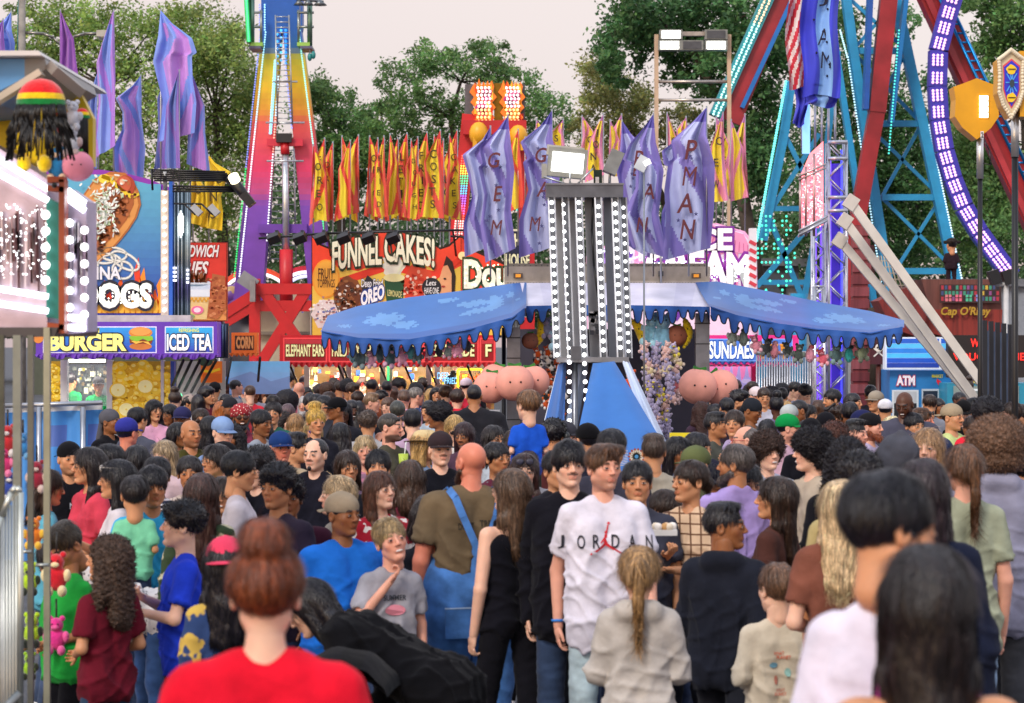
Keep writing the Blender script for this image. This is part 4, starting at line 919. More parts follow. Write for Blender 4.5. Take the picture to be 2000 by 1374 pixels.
A = Art(D-.4); A.m.prism([A.w(*p) for p in [(900, 458), (930, 488), (985, 512), (985, 660), (900, 660)]], D-.4, D-.28, '#241008'); A.poly([(901, 464), (930, 494), (984, 518), (984, 655), (901, 655)], '#ea4026', 1); A.poly([(901, 620), (984, 600), (984, 655), (901, 655)], '#f0c850', 2)
A.text(908, 510, 990, 562, 'Dou', '#f6f4e0', 3, .04, 0, outline='#1e4020', ob=.07); A.ell(903, 500, 8, 8, '#ffe0a0', 3); A.build('corner_sign', 'print', r)
m = MB(); rb = random.Random(5)
for _ in range(26): m.ball(P(rb.uniform(908, 980), rb.uniform(512, 560), D-.46), .014, '#fff4d0', 5, 4)
m.build('sign_bulbs', 'glow', r)
# menu boards
A = Art(D-1.0); box_px(A.m, 546, 655, 968, 712, D-1.0, .35, '#b81c22')
for (x0, x1, t, a, b) in ((556, 636, 'ELEPHANT EARS', 559, 633), (645, 728, 'FRIED DOUGH', 649, 724), (736, 824, 'FUNNEL CAKES', 740, 820), (830, 932, 'LEMONADE', 833, 926), (940, 964, 'F', 949, 959)):
	A.rect(x0-3, 660, x1+3, 708, '#e8484a', 1); A.rect(x0, 663, x1, 705, '#8c1218', 2); A.rect(x0+1, 664, x1-1, 672, '#b83038', 3)
	A.text(a, 674, b, 696, t, '#f2e6a8', 4, .025, 0, outline='#2c4a20', ob=.04)
A.build('menu_boards', 'lit', r)
m = MB(); valance(m, 544, 968, 708, 3, 32, D-1.02, '#c41c24', 7); m.build('valance', 'canvas', r)
m = MB(); box_px(m, 575, 716, 965, 800, D+.9, .1, '#7a5a30'); m.build('back_wall', 'print', r)
rb = random.Random(9)
for k in range(60):
	x = rb.uniform(580, 960); A0 = MB();
m = MB()
for k in range(150):
	x, y = rb.uniform(580, 960), rb.uniform(718, 790); w, h = rb.uniform(3, 12), rb.uniform(3, 12); box_px(m, x, y, x+w, y+h, D+.5+rb.random()*.35, .05, rb.choice(['#d8a820', '#e8c840', '#8a4a20', '#3a4a20', '#c8602a', '#f0e8d0', '#5a2a18', '#b82018', '#20448a', '#e0d090', '#4a3a30']))
m.build_each('shelf_item', 'print', r)
for (x0, x1) in ((600, 668), (682, 748), (762, 838), (855, 940)):
	m = MB();
	for q in (x0, x1): box_px(m, q-6, 714, q+4, 820, D-.05, .12, '#b8b4ae')
	m.build_each('window_frame', 'paint', r)
m = MB()
for x in (566, 660, 668, 742, 790, 836, 912): m.tube(P(x, 713, D-1.0), P(x+26, 775, D-.1), .018, '#101012', 5)
m.build_each('awning_strut', 'black', r)
def neon(x0, x1, y0, y1, t, col, frame, label):
	q = thing('neon_sign', P((x0+x1)/2, y1, D-.3), label, 'neon sign', 'neon signs in the stand window'); A = Art(D-.3); A.text(x0, y0, x1, y1, t, col, 1, .005, .1); A.build('lettering', 'glow', q)
	m = MB()
	if frame:
		c = [P(x0-6, y0-8, D-.3), P(x1+5, y0-8, D-.3), P(x1+5, y1+10, D-.3), P(x0-6, y1+10, D-.3)]; m.path(c+[c[0]], .018, frame); m.build('tube_frame', 'glow', q)
	m = MB(); m.tube(P((x0+x1)/2, 713, D-.25), P((x0+x1)/2, y0, D-.25), .006, '#222222', 4); m.build('hanging_wire', 'black', q)
neon(854, 876, 728, 740, 'DEEP', '#80c8f8', None, 'pale blue neon lettering in two words, deep, hung in the stand window')
neon(868, 894, 738, 750, 'FRIED', '#80c8f8', None, 'pale blue neon word fried hung just above the crowd')
neon(900, 936, 730, 746, 'Fried!', '#f05020', '#e8d030', 'orange neon word inside a square yellow neon frame')
m = MB(); m.tube(P(758, 716, D-.2), P(758, 745, D-.2), .02, '#40e070', 6); tag(m.build('neon_tube', 'glow'), 'short green neon tube upright in the stand window', 'neon tube')
# rail of spotlights over the sign
sp = thing('spotlight_rail', P(760, 470, D-.6), 'black pipe rail with hooded spotlights above the funnel cake sign', 'spotlight rail'); m = MB(); m.path([P(505, 466, D-.6), P(640, 456, D-.6), P(890, 450, D-.6), P(985, 452, D-.6)], .02, '#1a1a1e'); m.path([P(880, 462, D-.6), P(980, 466, D-.6)], .018, '#1a1a1e')
for x in (640, 760, 885, 975): m.tube(P(x, 452, D-.6), P(x+6, 500, D-.05), .018, '#1a1a1e', 5)
m.build('pipe', 'black', sp)
for x in (540, 590, 632, 676, 724, 772):
	m = MB(); a = P(x, 462, D-.65); m.boxr(a+Vector((-.03, -.05, -.03)), .20, .16, .13, '#18181c', Matrix.Rotation(.5, 3, 'X')@Matrix.Rotation(-.4, 3, 'Y')); m.tube(a, a+Vector((0, 0, .1)), .03, '#18181c', 6); h_ = m.build('spotlight', 'black', sp)
# navy panel and extra boards behind the lavender flags
A = Art(45.0); ob_ = thing('navy_sign', P(1010, 560, 45), 'tall navy sign with cream capital letters behind the lavender flags', 'sign'); box_px(A.m, 985, 448, 1034, 620, 45.02, .12, '#e8e0c0'); A.rect(988, 452, 1031, 618, '#1c2240', 1); A.text(990, 458, 1030, 482, 'THE', '#f0ecc0', 2, .03, 0, outline='#0c1020'); A.text(988, 497, 1034, 520, 'HOUSE', '#f0ecc0', 2, .03, 0, outline='#0c1020'); A.build('sign_board', 'print', ob_)
m = MB(); box_px(m, 1003, 618, 1012, 690, 45.1, .1, '#777777'); q = P(1008, 600, 45.1); m.tube((q.x, 45.1, 0), (q.x, 45.1, q.z), .06, '#777777'); m.build('post', 'metal', ob_)
# ================================================================ ice cream stand
D = 43.0
r = stage(1150, 1560, D, 'pink and blue ice cream stand with striped candy lettering', 'food stand', 'ice_cream_stand', 700, 2.6, '#c8b8d8')
A = Art(D); A.m.prism([A.w(*p) for p in [(1145, 500), (1200, 470), (1290, 462), (1330, 446), (1400, 436), (1455, 452), (1478, 480), (1482, 660), (1145, 660)]], D+.02, D+.14, '#f0b0d8')
A.poly([(1148, 502), (1200, 474), (1290, 466), (1330, 450), (1400, 440), (1450, 456), (1474, 482), (1478, 655), (1148, 655)], '#e8dcf0', 1)
rs = random.Random(8)
for i in range(22):
	x = 1150+i*15; A.poly([(x, 500+rs.uniform(-20, 5)), (x+7, 495), (x+rs.uniform(0, 18), 600), (x-4, 600)], rs.choice(['#78b8e8', '#b088e0', '#f090c0', '#f8f0f8', '#5070d0', '#f0a860']), 2)
for _ in range(46): A.ell(rs.uniform(1155, 1470), rs.uniform(485, 620), rs.uniform(4, 16), rs.uniform(3, 8), rs.choice(['#f8f4fc', '#f49cc8', '#9ccaf2', '#a884dc', '#e84868', '#f8d0e4', '#7040a8']), 3, 12, a=rs.uniform(0, 3), jit=.2, rs=rs)
A.poly([(1390, 440), (1452, 458), (1472, 500), (1420, 490), (1385, 470)], '#e898c0', 4)
for k in range(10): A.line([(1388+k*8, 452+k*3), (1380+k*9, 478+k*2)], 2, '#d070a0', 5)
A.text(1345, 448, 1428, 488, 'ICE', '#ffffff', 6, .04, 0, outline='#7a2c98', ob=.07)
wpc = lambda x, y: (x, y+10*((x-1330)/130)**2-3)
A.text(1262, 494, 1462, 552, 'CREAM', '#ffffff', 6, .05, 0, outline='#8a2ca0', ob=.07, warp=wpc)
A.build('picture_sign', 'print', r)
m = MB()
for k in range(80):
	x = rs.uniform(1270, 1460); m.ball(P(x, 500+rs.uniform(0, 45)+10*((x-1330)/130)**2, D-.06), .013, '#eaf4ff', 5, 4)
for k in range(60): m.ball(P(1150+rs.uniform(0, 120), rs.uniform(480, 545), D-.06), .015, '#d8ecff', 5, 4)
m.build('sign_bulbs', 'bulb', r)
m = MB(); m.boxr(P(1470, 540, D-.2), .12, .2, 1.6, '#f0f0f8');
for k in range(9): m.boxr(P(1470, 475+k*16, D-.28), .125, .06, .06, '#e04858', Matrix.Rotation(.5, 3, 'Y'))
m.build('candy_cane_post', 'paint', r)
A = Art(D-1.0); box_px(A.m, 1190, 655, 1560, 712, D-1.0, .35, '#d82c80')
for (x0, x1) in ((1200, 1260), (1270, 1366), (1376, 1480), (1488, 1548)): A.rect(x0, 662, x1, 706, '#78a8e8', 1); A.rect(x0+2, 664, x1-2, 704, '#4a78d0', 2)
A.text(1385, 668, 1472, 700, 'SUNDAES', '#f4fbff', 3, .03, 0, outline='#2050a8', ob=.06); A.text(1276, 668, 1362, 700, 'SHAKES', '#f4fbff', 3, .03, 0, outline='#2050a8', ob=.06)
for x in (1365, 1478, 1500, 1522):
	A.poly([(x, 672), (x+20, 672), (x+12, 702), (x+8, 702)], '#e09838', 5)
	for k in range(4): A.line([(x+2+k*5, 674), (x+4+k*3, 700)], 1, '#a05a18', 6); A.line([(x+2, 676+k*6), (x+18-k*2, 678+k*6)], 1, '#a05a18', 6)
A.build('menu_boards', 'lit', r)
m = MB(); valance(m, 1188, 1562, 706, 1, 26, D-1.02, '#3050a0', 5); m.build('valance', 'canvas', r)
m = MB(); valance(m, 1188, 1562, 711, 1, 26, D-1.0, '#f04c98', 5); m.build('valance_trim', 'canvas', r)
A = Art(D); A.rect(1330, 716, 1475, 830, '#a8a8e0', 1)
for k in range(9):
	x = 1340+k*15; A.poly([(x, 716), (x+12, 716), (x+9, 730+rs.uniform(0, 18)), (x+3, 730+rs.uniform(0, 18))], '#e888c0', 2)
for _ in range(14): A.ell(rs.uniform(1390, 1460), rs.uniform(740, 790), rs.uniform(4, 12), rs.uniform(3, 9), rs.choice(['#e0dcf8', '#c8c4f0', '#8890d8', '#d8a8e0']), 3, 12)
A.build('drip_painted_panel', 'lit', r)
m = MB(); box_px(m, 1468, 712, 1480, 840, D-.3, .15, '#d82870'); m.build('corner_post', 'paint', r)
# ================================================================ grille barrier behind crowd, right of the ice cream stand
r = thing('grille_fence', P(1530, 760, 41), 'silver upright bar grille behind the crowd beside the truss tower', 'fence'); m = MB()
for k in range(22): x = 1478+k*5; a = P(x, 690, 41); m.tube((a.x, 41, .1), a, .014, '#b8bcc4', 5)
m.build_each('bar', 'metal', r); m = MB(); m.tube(P(1476, 690, 41), P(1586, 690, 41), .03, '#b8bcc4'); m.tube(P(1476, 790, 41), P(1586, 790, 41), .03, '#b8bcc4'); m.build_each('rail', 'metal', r)
# ================================================================ hot dog stand
D = 36.0
r = stage(72, 430, D, 'purple hot dog and burger stand with a giant chili dog picture', 'food stand', 'hot_dog_stand', 700, 3, '#c8c8cc')
A = Art(D); topc = [(90, 332), (150, 330), (200, 332), (250, 340), (290, 350), (330, 366)]
A.m.prism([A.w(*p) for p in topc+[(330, 618), (90, 618)]], D+.02, D+.2, '#8a30a8')
A.poly([(x, y+10) for x, y in topc[:-1]]+[(314, 368), (314, 612), (92, 612)], '#5aa8c8', 1)
for k in range(16): y0 = 360+k*16; t = k/15; A.rect(92, y0, 314, y0+16, (hx('#5aa8c8')[0]*(1-t)+hx('#101c60')[0]*t, hx('#5aa8c8')[1]*(1-t)+hx('#182870')[1]*t, hx('#5aa8c8')[2]*(1-t)+hx('#2030a0')[2]*t), 2)
rs = random.Random(21)
for k in range(16):
	x = 150+k*11; h = rs.uniform(25, 75)*(1.5 if x > 270 else 1); A.poly([(x-12, 612), (x-6, 612-h*.5), (x-9, 612-h*.75), (x, 612-h), (x+4, 612-h*.6), (x+10, 612-h*.35), (x+13, 612)], rs.choice(['#f05a18', '#d83018', '#f89028', '#e84020']), 3)
	A.poly([(x-7, 612), (x-2, 612-h*.45), (x+2, 612-h*.6), (x+7, 612)], '#f8b838', 4)
for (cx, cy, rx, ry, a) in ((222, 497, 26, 13, .1), (245, 510, 30, 14, .5), (215, 518, 24, 20, -.2), (240, 528, 20, 17, .2), (205, 505, 22, 10, 0)):
	pts = [(cx+rx*math.cos(t)*math.cos(a)-ry*math.sin(t)*math.sin(a), cy+rx*math.cos(t)*math.sin(a)+ry*math.sin(t)*math.cos(a)) for t in [2*math.pi*k/18 for k in range(19)]]
	A.line(pts, 5, '#c8c8c0', 5); A.line(pts, 2.2, '#eceae0', 6)
hd = [(262, 356), (272, 375), (276, 400), (268, 425), (252, 450), (236, 470), (218, 490), (196, 512), (170, 525), (140, 520), (120, 470), (150, 400), (185, 350), (215, 336), (245, 338)]
A.poly(hd, '#b4682c', 5); A.poly([(x*.94+12, y*.94+26) for x, y in hd], '#d8924a', 6)
A.poly([(250, 350), (262, 372), (262, 400), (248, 430), (226, 458), (200, 484), (176, 500), (150, 490), (160, 440), (190, 390), (220, 355)], '#a85a28', 7)
A.ell(246, 364, 19, 21, '#a83c20', 8); A.ell(243, 360, 14, 15, '#c45a38', 9); A.ell(240, 356, 5, 6, '#f0b090', 10)
A.line([(200, 345), (215, 350), (238, 372), (258, 385), (272, 378)], 8, '#e8c828', 9); A.ell(205, 350, 12, 9, '#ecd040', 9)
for _ in range(190):
	t = rs.random(); x = 250-75*t+rs.gauss(0, 12); y = 375+115*t+rs.gauss(0, 10); A.ell(x, y, rs.uniform(2, 4.5), rs.uniform(2, 4), rs.choice(['#7a3c1c', '#96502a', '#5a2814', '#b86a3c', '#3e1a0c']), 10, 7)
for _ in range(230):
	x = 200+rs.gauss(0, 16); y = 412+rs.gauss(0, 24)-(x-200)*.5; a = rs.uniform(0, 3.1); A.ell(x, y, rs.uniform(3, 7), rs.uniform(1.2, 2.6), rs.choice(['#f4f4ec', '#e4e8e0', '#fcfcf6', '#d0d8c0', '#c8ccc8', '#b8c8a0']), 11+rs.randint(0, 1), 6, a)
A.text(96, 522, 236, 546, 'CAROLINA', '#e8e8ec', 8, .03, 0, outline='#404860', ob=.03)
A.text(98, 556, 152, 600, 'HOT', '#f4f8ee', 12, .05, 0, outline='#181c30', ob=.08); A.text(160, 556, 296, 600, 'DOGS', '#f4f8ee', 12, .05, 0, outline='#181c30', ob=.09)
A.build('picture_sign', 'print', r)
m = MB(); box_px(m, 314, 372, 329, 616, D-.1, .12, '#d8ccc0'); m.build('bulb_strip', 'paint', r)
m = MB(); bulbs(m, P(321, 378, D-.12), P(321, 606, D-.12), 15, .028, '#fff0e0')
for _ in range(80): x = rs.choice([172+8*q for q in range(16)]); m.ball(P(x, rs.uniform(560, 596), D-.12), .011, '#fffbe8', 5, 4)
m.build('sign_bulbs', 'bulb', r)
m = MB(); box_px(m, 330, 355, 337, 616, D-.1, .2, '#2a6ad0'); m.build('blue_edge', 'paint', r)
m = MB()
for k in range(9): a = P(341+k*3.6, 375, D); b = P(341+k*3.6, 618, D); m.tube(a, b, .018, rs.choice(['#a8b8c0', '#788890', '#506068', '#c8d4dc', '#384850']), 6)
m.build('clear_side_curtain', 'metal', r)
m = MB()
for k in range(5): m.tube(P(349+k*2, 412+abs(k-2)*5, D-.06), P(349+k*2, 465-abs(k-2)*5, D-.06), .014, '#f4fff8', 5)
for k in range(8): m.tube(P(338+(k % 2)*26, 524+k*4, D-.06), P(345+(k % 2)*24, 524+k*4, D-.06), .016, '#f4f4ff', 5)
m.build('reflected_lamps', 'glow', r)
m = MB(); box_px(m, 92, 616, 372, 630, D-.12, .3, '#c8ccd4'); m.build('steel_band', 'metal', r)
A = Art(D-.9); box_px(A.m, 70, 629, 424, 698, D-.9, .5, '#5a30a0')
A.rect(84, 638, 306, 690, '#d8d0e8', 1); A.grad(86, 640, 304, 688, '#2890d8', '#2838b0', 8, 2); A.rect(322, 638, 417, 690, '#d8d0e8', 1); A.grad(324, 640, 415, 688, '#28a0d8', '#2c30a8', 8, 2)
A.text(150, 641, 194, 650, 'BACON', '#f0e040', 4, .02); A.text(97, 654, 244, 684, 'BURGER', '#f4ec88', 4, .05, 0, outline='#181838', ob=.06)
A.ell(275, 650, 23, 11, '#c87834', 4); A.ell(275, 648, 20, 8, '#dc9048', 5); A.poly([(252, 657), (298, 657), (300, 664), (290, 667), (280, 662), (268, 668), (256, 664)], '#7cb030', 5); A.poly([(253, 662), (299, 664), (296, 672), (254, 671)], '#7a3418', 4); A.poly([(256, 666), (266, 672), (280, 668), (296, 675), (290, 668)], '#e8b048', 5); A.ell(275, 677, 22, 7, '#b86a30', 3)
A.ell(75, 655, 12, 16, '#c87834', 2)
A.text(350, 642, 389, 649, 'REFRESHING', '#e8e040', 4, .01); A.text(327, 654, 413, 684, 'ICED TEA', '#f4f4fc', 4, .03, 0, outline='#14183c', ob=.05)
A.build('menu_boards', 'lit', r)
m = MB(); valance(m, 68, 426, 692, 2, 11, D-.93, '#6a38b4', 9); m.build('valance', 'canvas', r)
m = MB(); box_px(m, 408, 632, 446, 700, D-.3, .1, '#3a4458')
for k in range(7): m.tube(P(410+k*5, 634, D-.36), P(410+k*5, 698, D-.36), .015, rs.choice(['#c8d8e8', '#7890a8', '#48586c']), 5)
m.build('clear_end_panel', 'metal', r)
# lower windows
for (x0, x1, nm) in ((100, 118, 0), (218, 314, 1), (320, 333, 2)):
	m = MB(); box_px(m, x0, 706, x1, 818, D-.02, .04, '#a88418'); A = Art(D-.03); rl = random.Random(nm+50)
	for _ in range(int((x1-x0)*1.5)+14):
		x, y = rl.uniform(x0+3, x1-3), rl.uniform(712, 814); rr = rl.uniform(7, 12); rr = min(rr, x-x0, x1-x+2)
		if rr < 3: continue
		L = rl.randint(1, 8); A.ell(x, y, rr, rr*.86, rl.choice(['#e8c01c', '#f0cc28', '#d8a810', '#ecc838']), L); A.ell(x-rr*.2, y-rr*.25, rr*.5, rr*.35, '#f6e070', L+1, 10)
	if x1-x0 > 50:
		for (cx, cy) in ((248, 800), (285, 755), (232, 762)): A.ell(cx, cy, 17, 15, '#e8c030', 10); A.ell(cx, cy, 14, 12.5, '#f4eca8', 11); A.ell(cx, cy, 2, 2, '#e8d060', 12, 8)
	m.v and A.m.raw(m.v, [], '#000000')
	A.build('lemon_picture', 'print', r); m.build('lemon_backing', 'print', r)
m = MB()
for (x0, x1) in ((118, 131), (208, 219), (314, 320)): box_px(m, x0, 704, x1, 860, D-.08, .15, '#d8d8dc')
m.build_each('window_frame', 'paint', r)
m = MB(); box_px(m, 131, 712, 208, 795, D+1.4, .05, '#5a686c')
for _ in range(60): x, y = rs.uniform(132, 206), rs.uniform(714, 765); box_px(m, x, y, x+rs.uniform(2, 9), y+rs.uniform(2, 12), D+1.1+rs.random()*.2, .05, rs.choice(['#8a9088', '#3c4840', '#c8c4a8', '#a8a030', '#283030', '#d8d8d0', '#6a5a40']))
m.build_each('kitchen_item', 'print', r)
m = MB(); a = P(170, 752, D-.03); w_ = P(208, 712, D-.03)-P(131, 795, D-.03); m.boxr(a, w_.x, .01, w_.z, '#8fb0b8'); m.build('window_glass', gm, r)
m = MB(); box_px(m, 333, 706, 340, 860, D-.1, .2, '#1c50b0'); m.build('blue_post', 'paint', r)
m = MB(); box_px(m, 345, 706, 440, 860, D+1.2, .05, '#b8b8b4'); m.build('rear_panel', 'paint', r)
A = Art(D+1.1); A.rect(392, 706, 434, 748, '#e87820', 1); A.ell(402, 707, 14, 9, '#2c4030', 2); A.line([(396, 724), (412, 727), (430, 721)], 5, '#f0c020', 3); A.rect(396, 730, 432, 746, '#d86018', 2); A.build('orange_poster', 'print', r)
m = MB()
for k in range(5): m.tube(P(358+k*16, 704, D-.8), P(334+k*13, 760+k*2, D), .022, '#16161a', 5)
m.build_each('awning_strut', 'black', r)
m = MB(); m.ball(P(349, 774, D-.1), .05, '#50f0a0'); tag(m.build('indicator_lamp', 'bulb'), 'small green lamp glowing beside the blue post', 'lamp')
# lamp rack above it
r = thing('lamp_rack', P(390, 400, D-.5), 'black tubular lamp rack with a lit spotlight reaching over the hot dog stand', 'lamp rack'); m = MB()
for k in range(6): m.path([P(296+k, 332+k*4.2, D-.5), P(440+k*4, 336+k*3.5, D-.5)], .014, '#15151a', 5)
for k in range(3): m.path([P(337, 364+k*5, D-.5), P(462, 366+k*4, D-.5)], .016, '#15151a', 5)
m.tube(P(296, 330, D-.5), P(298, 372, D-.5), .016, '#15151a'); m.tube(P(322, 335, D-.5), P(323, 372, D-.4), .03, '#b0b4b8'); m.build('rack', 'black', r)
m = MB(); m.tube(P(448, 345, D-.5), P(492, 400, D-.55), .085, '#141418', 10, .06); m.boxr(P(484, 390, D-.5), .2, .25, .12, '#141418', Matrix.Rotation(.9, 3, 'Y')); m.build('spotlight_housing', 'black', r)
m = MB(); m.tube(P(455, 344, D-.62), P(460, 354, D-.66), .075, '#fff2c8', 12); m.build('lamp_lens', 'bulb', r)
for x in (368, 402): m = MB(); m.path([P(340, 398, D-.4), P(x-8, 399, D-.4), P(x+14, 420, D-.4)], .014, '#15151a', 5); m.boxr(P(x+16, 411, D-.45), .16, .12, .09, '#a8acb0', Matrix.Rotation(.8, 3, 'Y')); m.build('small_spotlight', 'black', r)
# red sandwich sign with cup
D = 39.0
r = thing('sandwich_sign', P(406, 700, D), 'red picture sign of a fries cup with slanted white capitals', 'sign'); A = Art(D); box_px(A.m, 330, 474, 443, 628, D+.02, .15, '#a83020'); A.rect(332, 476, 442, 560, '#e04030', 1); A.grad(332, 556, 442, 626, '#e06838', '#e8a058', 6, 1)
A.text(338, 480, 428, 502, 'SANDWICH', '#f4ece4', 3, .03, .3, outline='#a02018'); A.text(346, 512, 407, 538, 'FRIES', '#f4ece4', 3, .03, .3, outline='#a02018')
A.poly([(345, 552), (412, 552), (404, 624), (352, 624)], '#e8c888', 3); A.ell(378, 553, 34, 7, '#d8e0e8', 4); A.rect(346, 556, 411, 566, '#d0dcea', 4); A.rect(347, 566, 410, 580, '#e8eef4', 4)
for k in range(16): A.rect(349+k*4, 582+(k % 2)*4, 353+k*4, 586+(k % 2)*4, '#e0a030', 5)
for k in range(26): x = 350+rs.uniform(0, 52); A.line([(x, 552), (x+rs.uniform(-8, 8), 552-rs.uniform(8, 24))], 4, rs.choice(['#9a5a30', '#6a3a1c', '#b87848', '#8a4c28']), 5)
A.poly([(415, 535), (440, 540), (442, 600), (425, 624), (405, 620), (412, 580)], '#b8683c', 5)
for _ in range(40): A.ell(rs.uniform(412, 440), rs.uniform(540, 618), rs.uniform(2, 5), rs.uniform(2, 4), rs.choice(['#c87848', '#a05030', '#d88c5c']), 6, 7)
A.ell(386, 606, 12, 8, '#f070a0', 6); A.ell(386, 606, 7, 5, '#f8e0e8', 7); A.ell(372, 618, 9, 4, '#80b060', 6)
A.build('sign_board', 'print', r); m = MB(); q = P(430, 620, D+.2); m.tube((q.x, D+.2, 0), (q.x, D+.2, q.z), .06, '#888888'); m.build('post', 'metal', r)
r = stage(446, 545, D+.5, 'small orange corn stand with a carved wooden sign', 'food stand', 'corn_stand', 700, 2, '#d8702c'); A = Art(D-.6); box_px(A.m, 452, 650, 502, 694, D-.6, .3, '#e86c28'); A.rect(459, 656, 496, 684, '#2c2420', 1); A.text(462, 659, 494, 680, 'CORN', '#d89058', 2, .05, 0, outline='#8a3c18'); A.build('sign_board', 'print', r)
m = MB(); valance(m, 448, 505, 690, 1, 6, D-.62, '#ec7428', 6); m.build('valance', 'canvas', r)
A = Art(D+.7); A.grad(448, 706, 566, 770, '#68a8d8', '#8898c8', 6, 1); A.poly([(448, 740), (490, 726), (530, 745), (566, 735), (566, 770), (448, 770)], '#7088b8', 2); A.build('blue_picture_panel', 'print', r)
m = MB(); m.tube(P(452, 698, D), P(440, 760, D), .02, '#16161a', 5); m.tube(P(508, 698, D-.4), P(504, 745, D), .02, '#16161a', 5); m.build_each('awning_strut', 'black', r)
# blue vinyl fence and pole
D = 27.0
r = thing('vinyl_fence', P(100, 880, D), 'blue vinyl covered fence with a white top band behind the left crowd', 'fence'); m = MB()
def fv(u, v): q = P(10+190*u, 793+v*110-6*u, D); return (q.x, D+.05*math.sin(u*22)+.03*math.sin(v*5), q.z if v < .99 else .05)
m.grid(fv, 40, 8, lambda u, v: '#d8dce4' if v < .12 else ('#5570b8' if (.45 < u < .62 or .86 < u < .97) and .35 < v < .8 else '#4a90d8')); m.build('vinyl_sheet', 'canvas', r)
for x in (76, 162): q = P(x, 795, D-.08); m = MB(); m.tube((q.x, D-.08, 0), q, .03, '#a8acb4'); m.build('fence_post', 'metal', r)
m = MB(); m.tube(P(10, 793, D-.06), P(200, 787, D-.06), .025, '#b0b4bc'); m.build('top_rail', 'metal', r)
# utility pole and street lamps
D = 52.0
r = thing('street_lamp', (P(43, 60, D).x, D, 0), 'grey wooden pole with two curved arms and cobra head lamps', 'street lamp'); m = MB(); q = P(43, -40, D); m.tube((q.x, D, 0), q, .085, '#8a8680', 10, .07); m.tube(P(36, -30, D), P(34, 115, D), .012, '#4a8a90', 5); m.build('pole', 'bark', r)
m = MB(); m.path([P(50, 64, D), P(85, 66, D), P(105, 74, D), P(118, 88, D)], .03, '#8c8a84', 6); m.path([P(118, 88, D), P(130, 86, D), P(145, 72, D), P(165, 66, D), P(195, 66, D)], .03, '#8c8a84', 6); m.build('curved_arm', 'metal', r)
m = MB(); m.boxr(P(204, 67, D), .28, .3, .13, '#a8aaa8'); m.ball(P(204, 73, D), .12, '#c8ccc8', 10, 6, (1.1, 1, .6)); m.build('lamp_head', 'metal', r)
def stand_light(px, py, D, e, col, w):
	l = bpy.data.lights.new('stand_lamp', 'AREA'); l.energy = e; l.color = col; l.shape = 'RECTANGLE'; l.size = w; l.size_y = .25
	o = bpy.data.objects.new('stand_lamp', l); COL.objects.link(o); o.location = P(px, py, D)
	m = MB(); q = P(px, py, D); m.boxr(q+Vector((0, 0, .05)), w, .22, .05, '#fffff0'); t = m.build('ceiling_tube', 'glow'); return t
for (px, D_, e_w, w_, lb) in ((170, 36.7, 26, .5, 'white tube lamp inside the hot dog stand window'), (680, 42.4, 45, 1.6, 'left tube lamp inside the funnel cake stand'), (850, 42.4, 45, 1.6, 'right tube lamp inside the funnel cake stand')):
	tag(stand_light(px, 712, D_, e_w, (1, .93, .8), w_), lb, 'tube lamp', 'tube lamps inside the food stands')
# ================================================================ rainbow A-frame ride tower
D = 58.0
def rainbow(y):
	st = [(-60, '#1a58b8'), (60, '#1860b8'), (96, '#2a70b0'), (112, '#c8c030'), (170, '#e8b820'), (215, '#e89a28'), (240, '#e85850'), (330, '#e03468'), (375, '#c04888'), (400, '#7a44b0'), (600, '#6a3ca8')]
	for (a, ca), (b, cb) in zip(st[:-1], st[1:]):
		if y <= b: t = max(0, (y-a)/(b-a)); A_, B_ = hx(ca), hx(cb); return tuple(A_[i]*(1-t)+B_[i]*t for i in range(3))
	return hx('#6a3ca8')
r = thing('ride_tower', (P(555, 600, D).x, D, 0), 'tall rainbow painted A-frame ride tower with a central ladder and light rows', 'fairground ride')
def leg(xo, xi, yoff, name):
	m = MB(); n = 60; y0, y1 = -60, 600
	for k in range(n):
		a, b = y0+(y1-y0)*k/n, y0+(y1-y0)*(k+1)/n; dd = D+yoff; q = [P(xo(a), a, dd), P(xi(a), a, dd), P(xi(b), b, dd), P(xo(b), b, dd)]; bk = [v+Vector((0, .55, 0)) for v in q]; c = rainbow((a+b)/2)
		m.add(q+bk, [(0, 3, 2, 1), (0, 4, 7, 3), (1, 2, 6, 5), (4, 5, 6, 7)], c)
	return m.build(name, 'paint', r)
lo = lambda y: 520-(y-60)*(52/485) if y > 60 else 518
li = lambda y: 549-(y-60)*(34/485) if y > 60 else 550
ro = lambda y: 582+(y-60)*(62/485) if y > 60 else 584
ri = lambda y: 552+(y-60)*(48/485) if y > 60 else 550
leg(lo, li, 0, 'front_leg'); leg(ri, ro, 0, 'front_leg'); leg(lambda y: lo(y)-8, lambda y: li(y)-4, 3.0, 'rear_leg'); leg(lambda y: ri(y)+4, lambda y: ro(y)+6, 3.0, 'rear_leg')
m = MB(); m.beam(P(522, 279, D-.2), P(592, 279, D-.2), .16, .2, '#d83048'); m.build('cross_bar', 'paint', r)
m = MB(); m.beam(P(505, 447, D-.1), P(600, 447, D-.1), .2, .2, '#6a3ca8'); m.build('cross_bar', 'paint', r)
m = MB(); m.beam(P(540, 270, D-.35), P(570, 270, D-.35), .2, .2, '#202024'); m.build('winch', 'black', r)
m = MB(); m.tube(P(557, 300, D-.3), P(559, 490, D-.3), .075, '#d8dce0'); m.build('piston_rod', 'metal', r)
m = MB(); m.tube(P(559, 488, D-.3), P(559, 600, D-.3), .15, '#c82028'); m.tube(P(556, 280, D-.3), P(557, 302, D-.3), .1, '#c82028'); m.build('piston_sleeve', 'paint', r)
